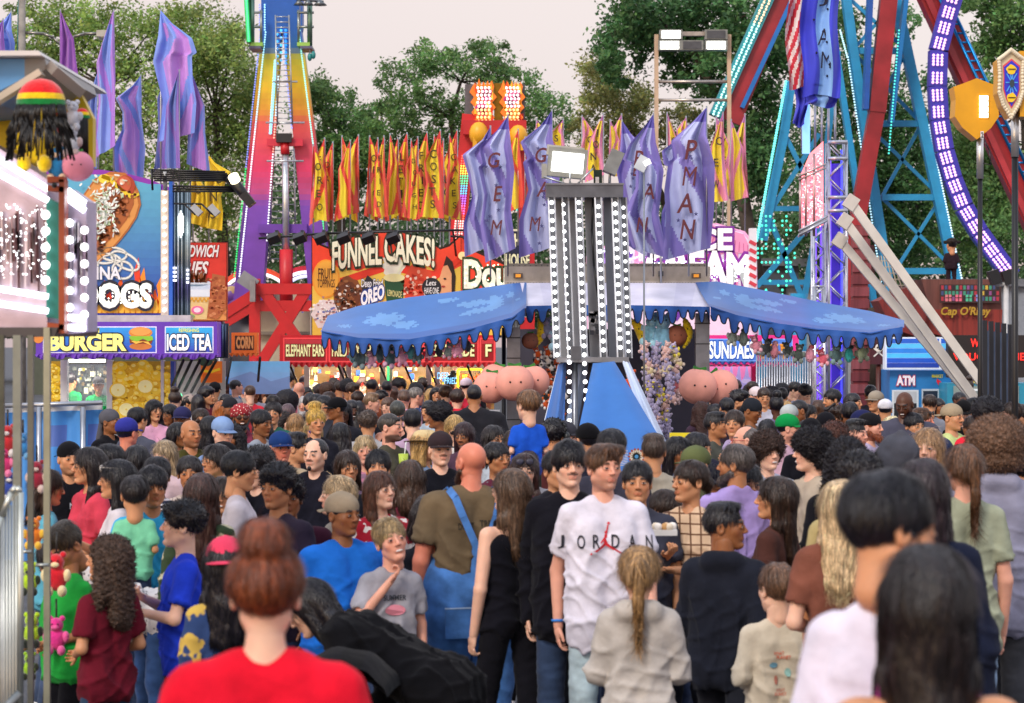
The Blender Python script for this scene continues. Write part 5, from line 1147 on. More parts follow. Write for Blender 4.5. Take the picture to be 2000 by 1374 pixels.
def ladder(x0, x1, X0, X1, y0, y1, n, dd, col='#b8bcc0', w=.02, mid=False, par=None):
	m = MB(); m.tube(P(x0, y0, dd), P(X0, y1, dd), w, col, 5); m.tube(P(x1, y0, dd), P(X1, y1, dd), w, col, 5)
	if mid: m.tube(P((x0+x1)/2, y0, dd), P((X0+X1)/2, y1, dd), w, col, 5)
	for k in range(n+1):
		t = (k+.3)/(n+.6); m.tube(P(x0+(X0-x0)*t, y0+(y1-y0)*t, dd), P(x1+(X1-x1)*t, y0+(y1-y0)*t, dd), w*.8, col, 4)
	m.build('ladder', 'metal', par or r)
ladder(538, 564, 542, 571, 30, 245, 20, D-.5); ladder(534, 574, 526, 578, 290, 510, 16, D+1, mid=True)
m = MB()
for k in range(60):
	y = 60+k*7.2;
	if y < 130: m.ball(P(549-(k % 2)*8, y, D-.04), .035, '#50b8ff', 5, 4); m.ball(P(558, y, D-.04), .035, '#3090f0', 5, 4)
m.build('blue_lamp_rows', 'led', r)
def lamprow(f, y0, y1, n, col, dd, rr=.022, name='lamp_row', parent=None, mat='led'):
	m = MB()
	for k in range(n): y = y0+(y1-y0)*k/(n-1); m.ball(P(f(y), y, dd), rr, col(y) if callable(col) else col, 5, 4)
	return m.build(name, mat, parent or r)
wht = lambda y: '#a8e8ff' if y < 250 else ('#f0f4ff')
lamprow(lambda y: lo(y)-1, 10, 540, 110, wht, D-.05); lamprow(lambda y: lo(y)-11, 10, 540, 110, lambda y: '#8088e0' if y < 330 else '#30d070', D+2.9)
lamprow(lambda y: ro(y)+1, 60, 460, 90, lambda y: '#a0f0e0' if y < 300 else '#40d880', D-.05); lamprow(lambda y: li(y)+1, 150, 470, 60, lambda y: '#c8e8ff' if y < 230 else ('#ffb0a0' if y < 300 else '#f0f0ff'), D-.05); lamprow(lambda y: li(y)-7, 120, 260, 26, '#90e0ff', D-.05, .04); lamprow(lambda y: ri(y)-1, 120, 250, 24, '#9098e8', D-.05, .025)
for s, x0, x1 in ((-1, 480, 513), (1, 580, 613)):
	m = MB()
	for yy in (25, 53): m.tube(P(x0 if s < 0 else x1, yy, D-.3), P(x1 if s < 0 else x0, yy, D-.3), .03, '#9aa09c')
	xo = x0+12 if s < 0 else x1-8; m.tube(P(xo, -10, D-.3), P(xo, 90, D-.3), .06, '#6f8f7c'); m.tube(P(x0+30 if s < 0 else x1-30, 20, D-.3), P(x0+30 if s < 0 else x1-30, 85, D-.3), .03, '#9aa09c'); m.build('cage_frame', 'metal', r)
	m = MB(); box_px(m, x0+8 if s < 0 else x0, 83, x1 if s < 0 else x1-8, 90, D-.4, .9, '#98c858'); box_px(m, x0+6, 90, x1-4, 95, D-.4, .9, '#5a5a78'); m.build('cage_floor', 'paint', r)
m = MB(); m.beam(P(481, -20, D-.4), P(487, 84, D-.4), .10, .3, '#30b868'); m.build('green_side_panel', 'paint', r); lamprow(lambda y: 481+y*.06, -5, 80, 26, '#50f090', D-.6, .03)
m = MB(); m.tube(P(575, -2, D-.5), P(632, 4, D-.5), .03, '#606468'); m.build('lamp_bracket', 'metal', r)
for x in (584, 602, 625): m = MB(); m.tube(P(x, 0, D-.5), P(x, 11, D-.5), .03, '#70767a', 8, .13 if x < 620 else .16); m.build('hanging_lamp', 'metal', r)
for x, y in ((605, 112), (612, 108)): m = MB(); m.tube(P(x, y-14, D-.4), P(x, y-5, D-.4), .012, '#606468', 4); m.ball(P(x, y, D-.4), .055, '#2a8888', 6, 5, (1, 1, 1.7)); m.build('pulley_hook', 'paint', r)
m = MB()
for y, w in ((160, 24), (240, 38), (315, 36)): m.tube(P(557-w, y, D-.45), P(557+w, y, D-.45), .022, '#c8ccd0', 5)
m.build_each('spreader_bar', 'metal', r)
# red base of that ride
b_ = thing('crossed_steel_frame', (P(520, 600, D-1).x, D-1, 0), 'red steel ride base with crossed beams in front of a cream panel', 'ride base'); Dd = D-1.2
def beams(lst, col, w, parent, name='beam', dd=Dd, d=.22):
	for (x0, y0, x1, y1) in lst: m = MB(); m.beam(P(x0, y0, dd), P(x1, y1, dd), w, d, col); dd += .012; m.build(name, 'paint', parent)
beams([(500, 565, 612, 565), (510, 562, 600, 690), (602, 562, 512, 706), (440, 612, 500, 574), (498, 545, 498, 706), (500, 598, 612, 598), (440, 630, 490, 600)], '#c81c22', .24, b_)
beams([(470, 540, 500, 560)], '#8c8c90', .3, b_, 'foot_plate')
m = MB(); box_px(m, 508, 575, 612, 720, D+.6, .1, '#c8bca4'); m.build('cream_panel', 'paint', b_); m = MB(); box_px(m, 500, 648, 612, 654, D+.4, .15, '#8c8478'); m.build('panel_rail', 'paint', b_)
m = MB(); q = P(498, 700, Dd); m.tube((q.x, Dd, 0), q, .12, '#b01a20'); q = P(606, 700, Dd); m.tube((q.x, Dd, 0), q, .12, '#b01a20'); m.build_each('base_leg', 'paint', b_)
m = MB(); m.beam(P(494, 548, Dd-.3), P(494, 590, Dd-.3), .12, .2, '#9a9aa0'); m.build('jack', 'metal', b_)
r2 = thing('spinning_ride', (P(520, 560, 64).x, 64, 0), 'low spinning ride with red and white lit rims and purple cars behind the tower', 'fairground ride')
def arc(m, cx, cy, rx, ry, t0, t1, n, dd, w, col, h=.2):
	pr = None
	for k in range(n+1):
		t = t0+(t1-t0)*k/n; p = P(cx+rx*math.cos(t), cy-ry*math.sin(t), dd)
		if pr: m.beam(pr, p, w, h, col)
		pr = p
m = MB(); arc(m, 500, 590, 70, 62, .5, 2.7, 14, 64, .16, '#e05030'); arc(m, 600, 560, 50, 34, .8, 2.6, 10, 63.6, .16, '#d83040'); m.build_each('lit_rim', 'paint', r2)
m = MB()
for k in range(40): t = .5+2.2*k/39; m.ball(P(500+70*math.cos(t), 595-60*math.sin(t), 63.8), .045, '#fff0f4', 5, 4)
for k in range(30): t = .8+1.8*k/29; m.ball(P(600+50*math.cos(t), 566-34*math.sin(t), 63.3), .045, '#f8f0ff', 5, 4); m.ball(P(600+44*math.cos(t), 574-34*math.sin(t), 63.3), .045, '#d8d8ff', 5, 4)
for k in range(24): m.ball(P(450+k*2.6, 600+6*math.sin(k*.9), 63.4), .04, '#ff5a70', 5, 4)
m.build('rim_lamps', 'led', r2)
for k, (x, y) in enumerate(((452, 578), (470, 590), (485, 566))): m = MB(); m.ball(P(x, y, 63), .34, '#6a3c90', 12, 8, (1.3, 1, .8)); m.ball(P(x, y-5, 62.8), .2, '#b09060', 10, 6, (1.1, .6, .9)); m.build('ride_car', 'paint', r2)
m = MB(); q = P(500, 640, 64); m.tube((q.x, 64, 0), (q.x, 64, q.z+.9), .8, '#2a2430', 16); m.build('centre_drum', 'paint', r2)
# ================================================================ flame tower ride
D = 55.0
r = thing('flame_tower', (P(960, 500, D).x, D, 0), 'red ride tower with two orange flame panels full of round lamps', 'fairground ride')
for (x0, y0, x1, y1, w) in ((918, 225, 893, 470, 30), (1008, 225, 1030, 470, 28)):
	m = MB(); m.beam(P(x0, y0, D), P(x1, y1, D), w/F*D, .4, '#c82026'); q = P(x1, y1, D); m.beam(q, (q.x, D, 0), w/F*D, .4, '#c82026'); m.build('column', 'paint', r)
m = MB()
cl = ['#ff6a5a', '#ffe860', '#60e0a0', '#60c8f0', '#b070f0', '#f070c0']
for k in range(34):
	y = 305+k*4.9; cx = 918-25*(y-225)/245
	for j in range(4): m.ball(P(cx-7+j*4.8, y, D-.24), .022, cl[(k//4) % 6] if k < 26 else '#ffd0c8', 5, 4)
m.build('column_lamps', 'led', r)
m = MB()
for k in range(16): m.ball(P(1006+k*.3, 230+k*12, D-.3), .03, '#50e0d0', 5, 4)
m.build('teal_lamps', 'led', r)
rs = random.Random(77)
for cx in (944, 1000):
	pts = []; hw = 21
	for k in range(11): t = k/10; pts.append((cx-hw+2*hw*t, 170-rs.uniform(2, 20)*(1 if k % 2 else .1)))
	for k in range(8): t = k/7; pts.append((cx+hw-7*t+(6 if k % 2 else -2), 180+t*70))
	pts.append((cx, 262))
	for k in range(8): t = 1-k/7; pts.append((cx-hw+7*t-(6 if k % 2 else -2), 180+t*70))
	A = Art(D-.35); A.m.prism([A.w(*p) for p in pts], D-.35, D-.2, '#f07a1c')
	for _ in range(60): x, y = cx+rs.uniform(-17, 17), rs.uniform(165, 250); A.poly([(x-3, y+9), (x+3, y+9), (x+rs.uniform(-3, 3), y-9)], rs.choice(['#f8b030', '#e84818', '#f89020', '#d83818', '#f8d050']), rs.randint(1, 4))
	for _ in range(7): A.ell(cx+rs.uniform(-10, 10), rs.uniform(180, 225), 6, 9, '#b83070', 4, 10, jit=.3)
	A.build('flame_panel', 'print', r); m = MB()
	for k in range(12):
		for j in range(4): m.ball(P(cx-11+j*7.3+(k % 2)*2, 172+k*7.2, D-.42), .032, '#fff0f4' if k < 6 else '#ffd890', 5, 4)
	m.build('flame_lamps', 'led', r)
m = MB(); box_px(m, 965, 163, 982, 236, D-.2, .3, '#8a6a20'); box_px(m, 908, 165, 924, 228, D-.1, .3, '#6c6a70'); m.beam(P(1020, 165, D), P(1020, 235, D), .12, .2, '#5a5c60'); m.build_each('grey_box', 'metal', r)
m = MB();
for (x, y, a) in ((935, 262, .2), (1012, 268, -.2), (985, 275, 0)): m.ball(P(x, y, D-.6), .26, '#e8a820', 10, 7, (.8, .8, 1.0)); m.beam(P(x-6, y, D-.7), P(x-8, y+28, D-.7), .09, .1, '#e8a820'); m.beam(P(x+8, y, D-.7), P(x+9, y+26, D-.7), .09, .1, '#e8a820')
m.build_each('yellow_claw', 'paint', r)
m = MB(); m.beam(P(905, 250, D-.4), P(1028, 250, D-.4), .3, .3, '#b81c24'); m.build_each('red_gondola', 'paint', r)
# ================================================================ floodlight frame
D = 70.0
r = thing('stadium_light', (P(1350, 600, D).x, D, 0), 'tan two post lighting frame with five square floodlights under the maple', 'floodlight');
for x in (1282, 1424): m = MB(); q = P(x, 68, D); m.beam((q.x, D, 0), q, .11, .12, '#c8ac90'); m.build('post', 'paint', r)
for y in (160, 196): m = MB(); m.tube(P(1282, y, D), P(1424, y, D), .045, '#b8b0a8'); m.build('crossbar', 'metal', r)
m = MB(); box_px(m, 1290, 62, 1420, 70, D-.05, .2, '#b0a8a0'); m.build('lamp_bar', 'metal', r)
for (x, y, on) in ((1311, 68, 1), (1308, 89, 1), (1399, 68, 0), (1399, 89, 1), (1352, 89, 0)):
	m = MB(); box_px(m, x-22, y-10, x+22, y+9, D-.3, .35, '#8c908c'); m.build('lamp_housing', 'metal', r)
	m = MB(); box_px(m, x-18, y-8, x+18, y+7, D-.34, .04, '#fffff8' if on else '#5a5c60'); m.build('lamp_glass', 'bulb' if on else 'metal', r)
# ================================================================ big blue and red ride on the right
D = 75.0
r = thing('giant_swing_ride', (P(1720, 620, D).x, D, 0), 'huge sky blue truss ride with red arms and a curved purple lamp rail', 'fairground ride')
BL = '#2a98cc'
for dd, off in ((D, 0), (D+5, -34)):
	for (x0, y0, x1, y1, w) in ((1650, -20, 1668, 112, .30), (1668, 112, 1742, 600, .30), (1745, -20, 1802, 245, .34), (1802, 245, 1878, 600, .34)):
		if off and x0 > 1700: continue
		w *= .6 if off else .85; m = MB(); m.beam(P(x0+off, y0, dd), P(x1+off, y1, dd), w, .4, BL); m.build('truss_leg', 'paint', r)
br = [(1664, 100, 1772, 100), (1690, 242, 1800, 242), (1722, 386, 1838, 386), (1748, 530, 1866, 530)]
for i, (x0, y0, x1, y1) in enumerate(br):
	m = MB(); m.beam(P(x0, y0, D+.02), P(x1, y1, D+.02), .18, .2, BL); m.build('brace', 'paint', r)
for (x0, y0, x1, y1) in ((1650, -10, 1772, 100), (1762, -10, 1664, 100), (1664, 100, 1800, 242), (1772, 100, 1690, 242), (1690, 242, 1838, 386), (1800, 242, 1722, 386), (1722, 386, 1866, 530), (1838, 386, 1748, 530)):
	m = MB(); m.beam(P(x0, y0, D+.25), P(x1, y1, D+.25), .10, .10, BL); m.build('brace', 'paint', r)
for (x0, y0, x1, y1, w) in ((1545, 160, 1532, 260, .26), (1532, 260, 1490, 470, .26), (1636, 100, 1600, 420, .18), (1600, 420, 1560, 640, .18), (1532, 262, 1600, 400, .14), (1600, 262, 1500, 420, .14), (1500, 420, 1590, 640, .16), (1600, 420, 1478, 560, .16), (1505, 408, 1600, 408, .15), (1480, 552, 1580, 552, .15)):
	m = MB(); m.beam(P(x0, y0, D+2), P(x1, y1, D+2), w, w, BL); m.build('side_truss', 'paint', r)
M['maroon'] = mk('dark_red_steel', .4, noise=.35, nscale=1.3, bump=.15, bscale=6)
# arms
def arm(x0, y0, x1, y1, w, dd, lampcol, edge, n=60):
	m = MB(); m.beam(P(x0, y0, dd), P(x1, y1, dd), w, .35, '#a02830'); m.build('red_arm', 'maroon', r)
arm(1536, -30, 1425, 238, .62, D-2, 0, 0)
m = MB(); m.beam(P(1512, -30, D-2.1), P(1396, 228, D-2.1), .34, .5, '#2f8e9c'); m.build('lamp_edge', 'paint', r); m = MB(); m.beam(P(1560, -30, D-2.1), P(1448, 212, D-2.1), .12, .5, '#1870c0'); m.build('blue_edge', 'paint', r)
m = MB()
for k in range(44):
	t = k/43; y = -10+235*t; x = 1503-106*t
	for j in (-1, 1): m.ball(P(x+4.5*j+(k % 2), y+j*1.5, D-2.4), .036, '#c8fff0' if y > 45 else '#ffd8b0', 5, 4)
m.build('arm_lamps', 'led', r)
m = MB(); m.beam(P(1738, -30, D-1), P(1712, 220, D-1), .48, .5, '#a02830'); m.beam(P(1712, 218, D-.98), P(1676, 420, D-.98), .44, .48, '#9c242c'); m.beam(P(1676, 418, D-1.02), P(1640, 640, D-1.02), .38, .48, '#a02830'); m.build_each('red_arm', 'maroon', r)
m = MB(); m.beam(P(1700, -30, D-1.1), P(1690, 215, D-1.1), .14, .5, '#1c58b0'); m.beam(P(1772, -30, D-1.1), P(1740, 240, D-1.1), .12, .5, '#1c78c0'); m.build_each('blue_edge', 'paint', r)
m = MB(); m.beam(P(1808, -30, D-3), P(2030, 450, D-3), .72, .6, '#9c242a'); m.build('red_arm', 'maroon', r); m = MB(); m.beam(P(1796, -30, D-3.2), P(2014, 450, D-3.2), .16, .6, '#b03038'); m.build('arm_rail', 'maroon', r)
ladder(1822, 1838, 2048, 2064, -30, 450, 26, D-3.6, '#1c78b8', .05)
# purple lamp rail
pts = [(1866, -20), (1848, 40), (1832, 100), (1830, 170), (1834, 235), (1844, 295), (1860, 350), (1882, 405), (1912, 455), (1945, 500), (1975, 540)]
m = MB()
for (a, b) in zip(pts[:-1], pts[1:]): m.beam(P(a[0], a[1], D-4), P(b[0], b[1], D-4), .50, .4, '#3a34a8')
m.build('curved_rail', 'paint', r); m = MB()
for (a, b) in zip(pts[:-1], pts[1:]):
	L_ = math.hypot(b[0]-a[0], b[1]-a[1]); dx, dy = (b[0]-a[0])/L_, (b[1]-a[1])/L_; ng = max(1, round(L_/29))
	for g_ in range(ng):
		for i in range(4):
			for j in range(3 if i % 2 == 0 else 3):
				t = (g_+.5)/ng*L_+(i-1.5)*6.0; s = (j-1)*8.2; m.ball(P(a[0]+dx*t-dy*s, a[1]+dy*t+dx*s, D-4.24), .042, '#ffc8ec', 5, 4)
m.build('rail_lamps', 'led', r)
def rowl(x0, y0, x1, y1, n, col, dd, rr=.028):
	m = MB(); bulbs(m, P(x0, y0, dd), P(x1, y1, dd), n, rr, col); m.build('lamp_row', 'led', r)
rowl(1641, 60, 1655, 112, 14, '#c0f0ff', D-.4); rowl(1656, 112, 1728, 600, 90, '#b8e8ff', D-.4); rowl(1815, 245, 1890, 600, 70, '#d0f0ff', D-.4); rowl(1535, 160, 1478, 470, 60, '#70f0e8', D+1.6, .045); rowl(1756, 60, 1736, 300, 40, '#50e0d0', D-1.4)
m = MB()
rs = random.Random(4)
for k in range(105):
	x = 1478+rs.random()*72; y = 420+rs.random()*170
	if abs(x-1515) < 36-(abs(y-500))*.15: m.ball(P(round(x/8)*8, round(y/9)*9, D-.5), .038, '#50f0c8', 5, 4)
m.build('teal_lamp_net', 'led', r)
# dark sections down to the ground so the ride stands
m = MB()
for x in (1742, 1878, 1560, 1484): q = P(x, 600, D+.3); m.tube((q.x, D+.3, 0), (q.x, D+.3, q.z+.4), .25, BL)
m.build_each('footing', 'paint', r)
# ================================================================ truss tower with lit columns, panel and national flag
D = 38.0
r = thing('truss_tower', (P(1620, 700, D).x, D, 0), 'silver box truss tower glowing purple inside, with a pink lamp panel', 'truss tower')
def truss(x0, x1, y0, y1, dd, dep=.3, lit=None, n=None):
	m = MB(); a = P(x0, y0, dd); b = P(x1, y0, dd); zb = 0 if y1 is None else P(x0, y1, dd).z; xs = (a.x, b.x); n = n or int((a.z-zb)/(abs(b.x-a.x)*1.0))
	for x in xs:
		for y in (dd, dd+dep): m.tube((x, y, zb), (x, y, a.z), .024, '#c8ccd8', 6)
	for k in range(n):
		z0 = zb+(a.z-zb)*k/n; z1 = zb+(a.z-zb)*(k+1)/n
		for y in (dd, dd+dep): m.tube((xs[k % 2], y, z0), (xs[(k+1) % 2], y, z1), .013, '#c8ccd8', 5)
		for x in xs: m.tube((x, dd+dep*(k % 2), z0), (x, dd+dep*((k+1) % 2), z1), .011, '#b0b4c8', 5)
	for z in (a.z, ): m.tube((xs[0], dd, z), (xs[1], dd, z), .02, '#c8ccd8');
	m.build('truss_column', 'metal', r)
	if lit:
		m = MB(); xm = xs[1]-.045; m.tube((xm, dd+dep*.7, zb+.1), (xm, dd+dep*.7, a.z-.1), .014, lit, 6); m.tube((xs[0]+.05, dd+dep*.8, zb+.1), (xs[0]+.05, dd+dep*.8, a.z-.2), .014, '#8050ff', 6); m.build('light_tube', 'led', r)
truss(1619, 1653, 278, None, D, .3, '#4a50ff'); truss(1590, 1612, 400, None, D+.5, .25, '#6a40ff'); truss(1592, 1610, 560, None, D-.3, .2, '#7048ff')
for zz in (278, 310, 386, 412): m = MB(); m.tube(P(1617, zz, D-.02), P(1655, zz, D-.02), .03, '#d0d4de'); m.build('truss_node', 'metal', r)
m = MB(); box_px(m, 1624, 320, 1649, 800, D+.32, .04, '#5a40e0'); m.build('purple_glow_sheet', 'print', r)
A = Art(D-.4); A.poly([(1562, 345), (1582, 300), (1608, 276), (1608, 440), (1564, 452)], '#e07880', 1)
rs = random.Random(12)
for _ in range(420):
	x, y = rs.uniform(1565, 1604), rs.uniform(285, 445)
	if y > 345-(x-1562)*1.5: A.rect(x, y, x+2.4, y+2.4, rs.choice(['#ff9aa8', '#ffb8c0', '#f04868', '#ffd8d8', '#e05060']), 2)
A.build('pink_lamp_panel', 'glow', r)
m = MB()
for x in (1563, 1574, 1590): m.tube(P(x, 345-(x-1562)*1.6, D-.5), P(x, 462, D-.5), .02, '#c0a8a8', 5)
for y in (345, 352): m.tube(P(1560, y, D-.52), P(1612, y-24, D-.52), .018, '#c8b8b8', 5)
m.build_each('panel_post', 'metal', r)
m = MB()
for k in range(12): a = P(1565+k*4.4, 452-k*2.2, D-.6); b = P(1560+k*4.4, 462-k*2.2, D+.2); m.tube(a, b, .02, '#b8bcc8', 5)
for y0 in (452, 460): m.tube(P(1560, y0, D-.6), P(1616, y0-30, D-.6), .02, '#c8ccd8')
m.build('curved_header', 'metal', r)
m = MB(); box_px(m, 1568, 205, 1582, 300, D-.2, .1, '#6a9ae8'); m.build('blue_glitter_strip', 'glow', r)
m = MB()
for k in range(6): m.tube(P(1566+k*13, 170+k*6, D+.1), P(1566+k*13, 290, D+.1), .02, '#c0c4cc', 5)
m.build_each('flag_pole', 'metal', r)
def drape(x0, x1, y0, y1, D, cf, label, seed, name='hanging_flag', wave=.05, taper=0, nu=26, nv=60, letters=None):
	q = P((x0+x1)/2, y1, D); root = thing(name, q, label, 'flag'); m = MB(); sd = seed
	def fn(u, v):
		xx = x0+(x1-x0)*u+(taper*(1-v) if u < .5 else 0)*(1-u*2); p = P(xx, y0+(y1-y0)*v, D); return (p.x+.03*math.sin(v*7+sd), D-wave*math.sin(u*14+sd+v*2)-.04*math.sin(v*9+u*4), p.z-.03*math.sin(u*6+sd)*(v > .9))
	m.grid(fn, nu, nv, cf); m.build('flag_cloth', 'canvas', root)
	if letters:
		m = MB()
		for ch, u, v in letters: c = Vector(fn(u, v)); V, Fc = text_norm(ch, 0, .1); m.add([(c.x+a*.16, c.y-.06, c.z+b*.24) for a, b in V], Fc, '#101030')
		for k in range(8): c = Vector(fn(.55+.2*math.sin(k*2.2), .12+.1*k)); m.ball((c.x, c.y-.03, c.z), .018, '#101030', 5, 4)
		m.build('printed_letters', 'matte', root)
drape(1537, 1592, -40, 172, D-.5, lambda u, v: '#d02a40' if int((u*5+v*6+.4*math.sin(v*9))*1.6) % 2 else '#ece4e4', 'red and white striped national flag bunched beside the blue lettered flag', 1.0, wave=.07)
drape(1566, 1640, -30, 188, D-.9, lambda u, v: '#86b4f0' if .42 < u < .78 else '#3c44d0', 'blue banner flag with a pale stripe and black letters hanging above the truss', 2.2, wave=.06, letters=[('J', .6, .12), ('A', .6, .47), ('M', .6, .68)])
drape(1572, 1632, 170, 208, D-.8, lambda u, v: '#86b4f0' if .35 < u < .7 else '#3840c8', 'lower folded end of a blue flag just under the lettered banner', 3.2, wave=.05, nv=14)
drape(1552, 1574, 150, 246, D-.3, lambda u, v: '#3c44d0', 'narrow plain blue flag left of the lettered banner', 4.2, wave=.04, nv=20)
# ================================================================ pale diagonal beams
for i, (x0, y0, x1, y1, dd, lb) in enumerate(((1662, 396, 1925, 760, 36.5, 'upper of three pale slanting support beams crossing the pirate ship front'), (1650, 432, 1912, 790, 37.2, 'middle of three pale slanting support beams in front of the cash booth'), (1640, 470, 1800, 660, 37.6, 'lowest and shortest pale slanting support beam behind the blue awning'))):
	t = thing('support_beam', P(x1, y1, dd), lb, 'support beam', 'slanting support beams'); m = MB(); a = P(x0, y0, dd); d = P(x1, y1, dd)-a; e_2 = a+d*((a.z)/(a.z-P(x1, y1, dd).z)); m.beam(a, e_2, .125, .10, '#e0dad0'); m.build('beam', 'paint', t); m = MB(); m.boxr(a, .17, .14, .2, '#d8d2c8', Matrix.Rotation(.6, 3, 'Y')); m.build('end_plate', 'paint', t)
# ================================================================ pirate ship ride front
D = 56.0
r = thing('pirate_ship_front', (P(1820, 640, D).x, D, 0), 'brown pirate ship ride front with coloured window squares and gold lettering', 'fairground ride')
M['planks'] = mk('ship_planks', .6, noise=.4, nscale=2, streak=(6, 1, .4), bump=.4, bscale=6)
m = MB(); m.prism([(P(x, y, D).x, P(x, y, D).z) for x, y in ((1800, 546), (1955, 546), (1958, 655), (1880, 672), (1830, 655), (1815, 600))], D, D+1.5, '#6e4038'); m.build('upper_hull', 'planks', r)
m = MB(); m.prism([(P(x, y, D-.5).x, P(x, y, D-.5).z) for x, y in ((1716, 588), (1775, 560), (1812, 590), (1805, 650), (1795, 660), (1740, 640), (1722, 600))], D-.5, D+.8, '#7a2420'); m.build('bow', 'planks', r)
m = MB(); m.prism([(P(x, y, D-.1).x, P(x, y, D-.1).z) for x, y in ((1800, 605), (1958, 605), (1955, 655), (1880, 668), (1815, 650))], D-.1, D+.9, '#8a2c22'); m.build('lower_hull', 'planks', r)
A = Art(D-.15); rs = random.Random(31)
A.rect(1835, 556, 1955, 592, '#3c2420', 1)
for k in range(16):
	for j in range(3): A.rect(1838+k*7.2, 558+j*11, 1843+k*7.2, 566+j*11, rs.choice(['#a83040', '#3c8a70', '#c8a840', '#3a4a70', '#20202a', '#8a4a80']), 2)
for j in range(4): A.rect(1846+j*20, 576, 1858+j*20, 589, ['#d87880', '#e06880', '#50b890', '#8088c8'][j], 3); A.line([(1852+j*20, 576), (1852+j*20, 589)], 1.5, '#3c2420', 4); A.line([(1846+j*20, 582), (1858+j*20, 582)], 1.5, '#3c2420', 4)
A.build('window_squares', 'print', r); A = Art(D-.2); A.text(1838, 600, 1934, 620, "Cap O'Riley", '#b08828', 2, .03, .2, outline='#4a3010', ob=.03); A.build('gold_lettering', 'print', r)
m = MB()
for k in range(7): m.tube(P(1716+k*5, 500, D-.2), P(1722+k*9, 580, D-.2), .018, '#a8a090', 4)
for k in range(6): m.tube(P(1712+k*2, 510+k*12, D-.2), P(1756+k*4, 510+k*12, D-.2), .015, '#a8a090', 4)
m.build('rope_ladder', 'matte', r)
m = MB(); q = P(1850, 640, D+.5); m.boxr((q.x, D+1, q.z/2), 2.2, 1.6, q.z, '#5a3028'); m.build('ride_base', 'planks', r)
def skull(x, y, w, h, D, label):
	t = thing('skull_banner', (P(x, y, D).x, D, 0), label, 'banner', 'skull banners'); A = Art(D); box_px(A.m, x-w, y-h, x+w, y+h, D+.01, .06, '#4a1a1c'); s = w/24
	A.line([(x-14*s, y+22*s), (x+14*s, y-2*s)], 4*s, '#e0d8c8', 1); A.line([(x+14*s, y+22*s), (x-14*s, y-2*s)], 4*s, '#e0d8c8', 1); A.ell(x, y-4*s, 10*s, 11*s, '#ece4d4', 2); A.rect(x-5*s, y+4*s, x+5*s, y+12*s, '#ece4d4', 3)
	for q in (-4, 4): A.ell(x+q*s, y-4*s, 2.6*s, 3*s, '#20100c', 4, 10)
	A.poly([(x-1.5*s, y+3*s), (x+1.5*s, y+3*s), (x, y-1*s)], '#20100c', 4);
	for q in (-3, 0, 3): A.line([(x+q*s, y+6*s), (x+q*s, y+12*s)], 1*s, '#20100c', 5)
	A.build('banner_panel', 'print', t); m = MB(); q = P(x, y+h, D+.1); m.tube((q.x, D+.1, 0), (q.x, D+.1, q.z), .05, '#5a2c24'); m.build('post', 'paint', t)
skull(1686, 517, 22, 38, 47, 'maroon banner with a white skull high beside the truss tower'); skull(1716, 682, 16, 30, 46, 'maroon banner with a skull over crossed swords beside the striped booth')
# red shingled pillar
r = thing('shingled_pillar', (P(1680, 700, 46.5).x, 46.5, 0), 'weathered red shingled pillar standing behind the truss tower', 'pillar'); m = MB(); q = P(1680, 440, 46.5)
m.boxr((q.x, 46.6, q.z/2), .27, .3, q.z, '#7a3034'); m.build('core', 'planks', r); m = MB()
for k in range(int(q.z/.22)): m.boxr((q.x+random.uniform(-.02, .02), 46.43, .11+k*.22), .34, .04, .16, random.choice(['#8c4448', '#9a5458', '#7c383c']), Matrix.Rotation(.12, 3, 'X'))
m.build('shingles', 'planks', r)
# ================================================================ cash booth and screens
D = 45.0
r = thing('cash_booth', (P(1795, 800, D).x, D, 0), 'bright blue cash machine booth under a striped blue sign', 'booth'); m = MB(); a = P(1738, 724, D); b = P(1858, 724, D); m.boxr(((a.x+b.x)/2, D+.8, a.z/2), b.x-a.x, 1.6, a.z, '#2a86cc'); m.build('booth_body', 'paint', r)
A = Art(D-.02); A.text(1752, 735, 1786, 752, 'ATM', '#f4f0f8', 2, .05, 0, outline='#c02848', ob=.06); A.text(1820, 732, 1842, 738, 'MARKET', '#e0d020', 2, .02, 0); A.poly([(1830, 740), (1838, 746), (1838, 752), (1834, 750), (1833, 753), (1829, 746)], '#d82030', 2)
A.rect(1742, 762, 1794, 860, '#d0d8dc', 1); A.rect(1746, 765, 1790, 788, '#b8bcc0', 2); A.rect(1746, 788, 1790, 858, '#1c2026', 2); A.text(1772, 806, 1790, 818, 'ATM', '#f0f0f0', 3, .04); A.rect(1800, 760, 1834, 860, '#b8c4cc', 1); A.rect(1803, 764, 1831, 858, '#1e2a3c', 2)
A.rect(1845, 756, 1853, 860, '#e0d020', 1)
for k in range(7): A.ell(1849, 764+k*12, 2.5, 3, '#8a7a10', 2, 8)
A.build('booth_markings', 'print', r)
A = Art(D-.15); box_px(A.m, 1729, 659, 1850, 722, D-.15, .3, '#c8d0dc')
for k, c in enumerate(['#2458b8', '#50b0e0', '#2878d0', '#48b0e4', '#1c50b8', '#1c3c98']): A.rect(1732, 662+k*9.5, 1834, 671+k*9.5, c, 1); A.rect(1838, 662+k*9.5, 1847, 671+k*9.5, c, 1)
A.build('striped_sign', 'lit', r)
r = thing('message_screen', (P(1930, 800, 44).x, 44, 0), 'dark lamp screen with red scrolling capitals behind the black panels', 'message screen'); m = MB(); box_px(m, 1852, 655, 2040, 738, 44, .25, '#2c2422'); m.build('screen_box', 'matte', r)
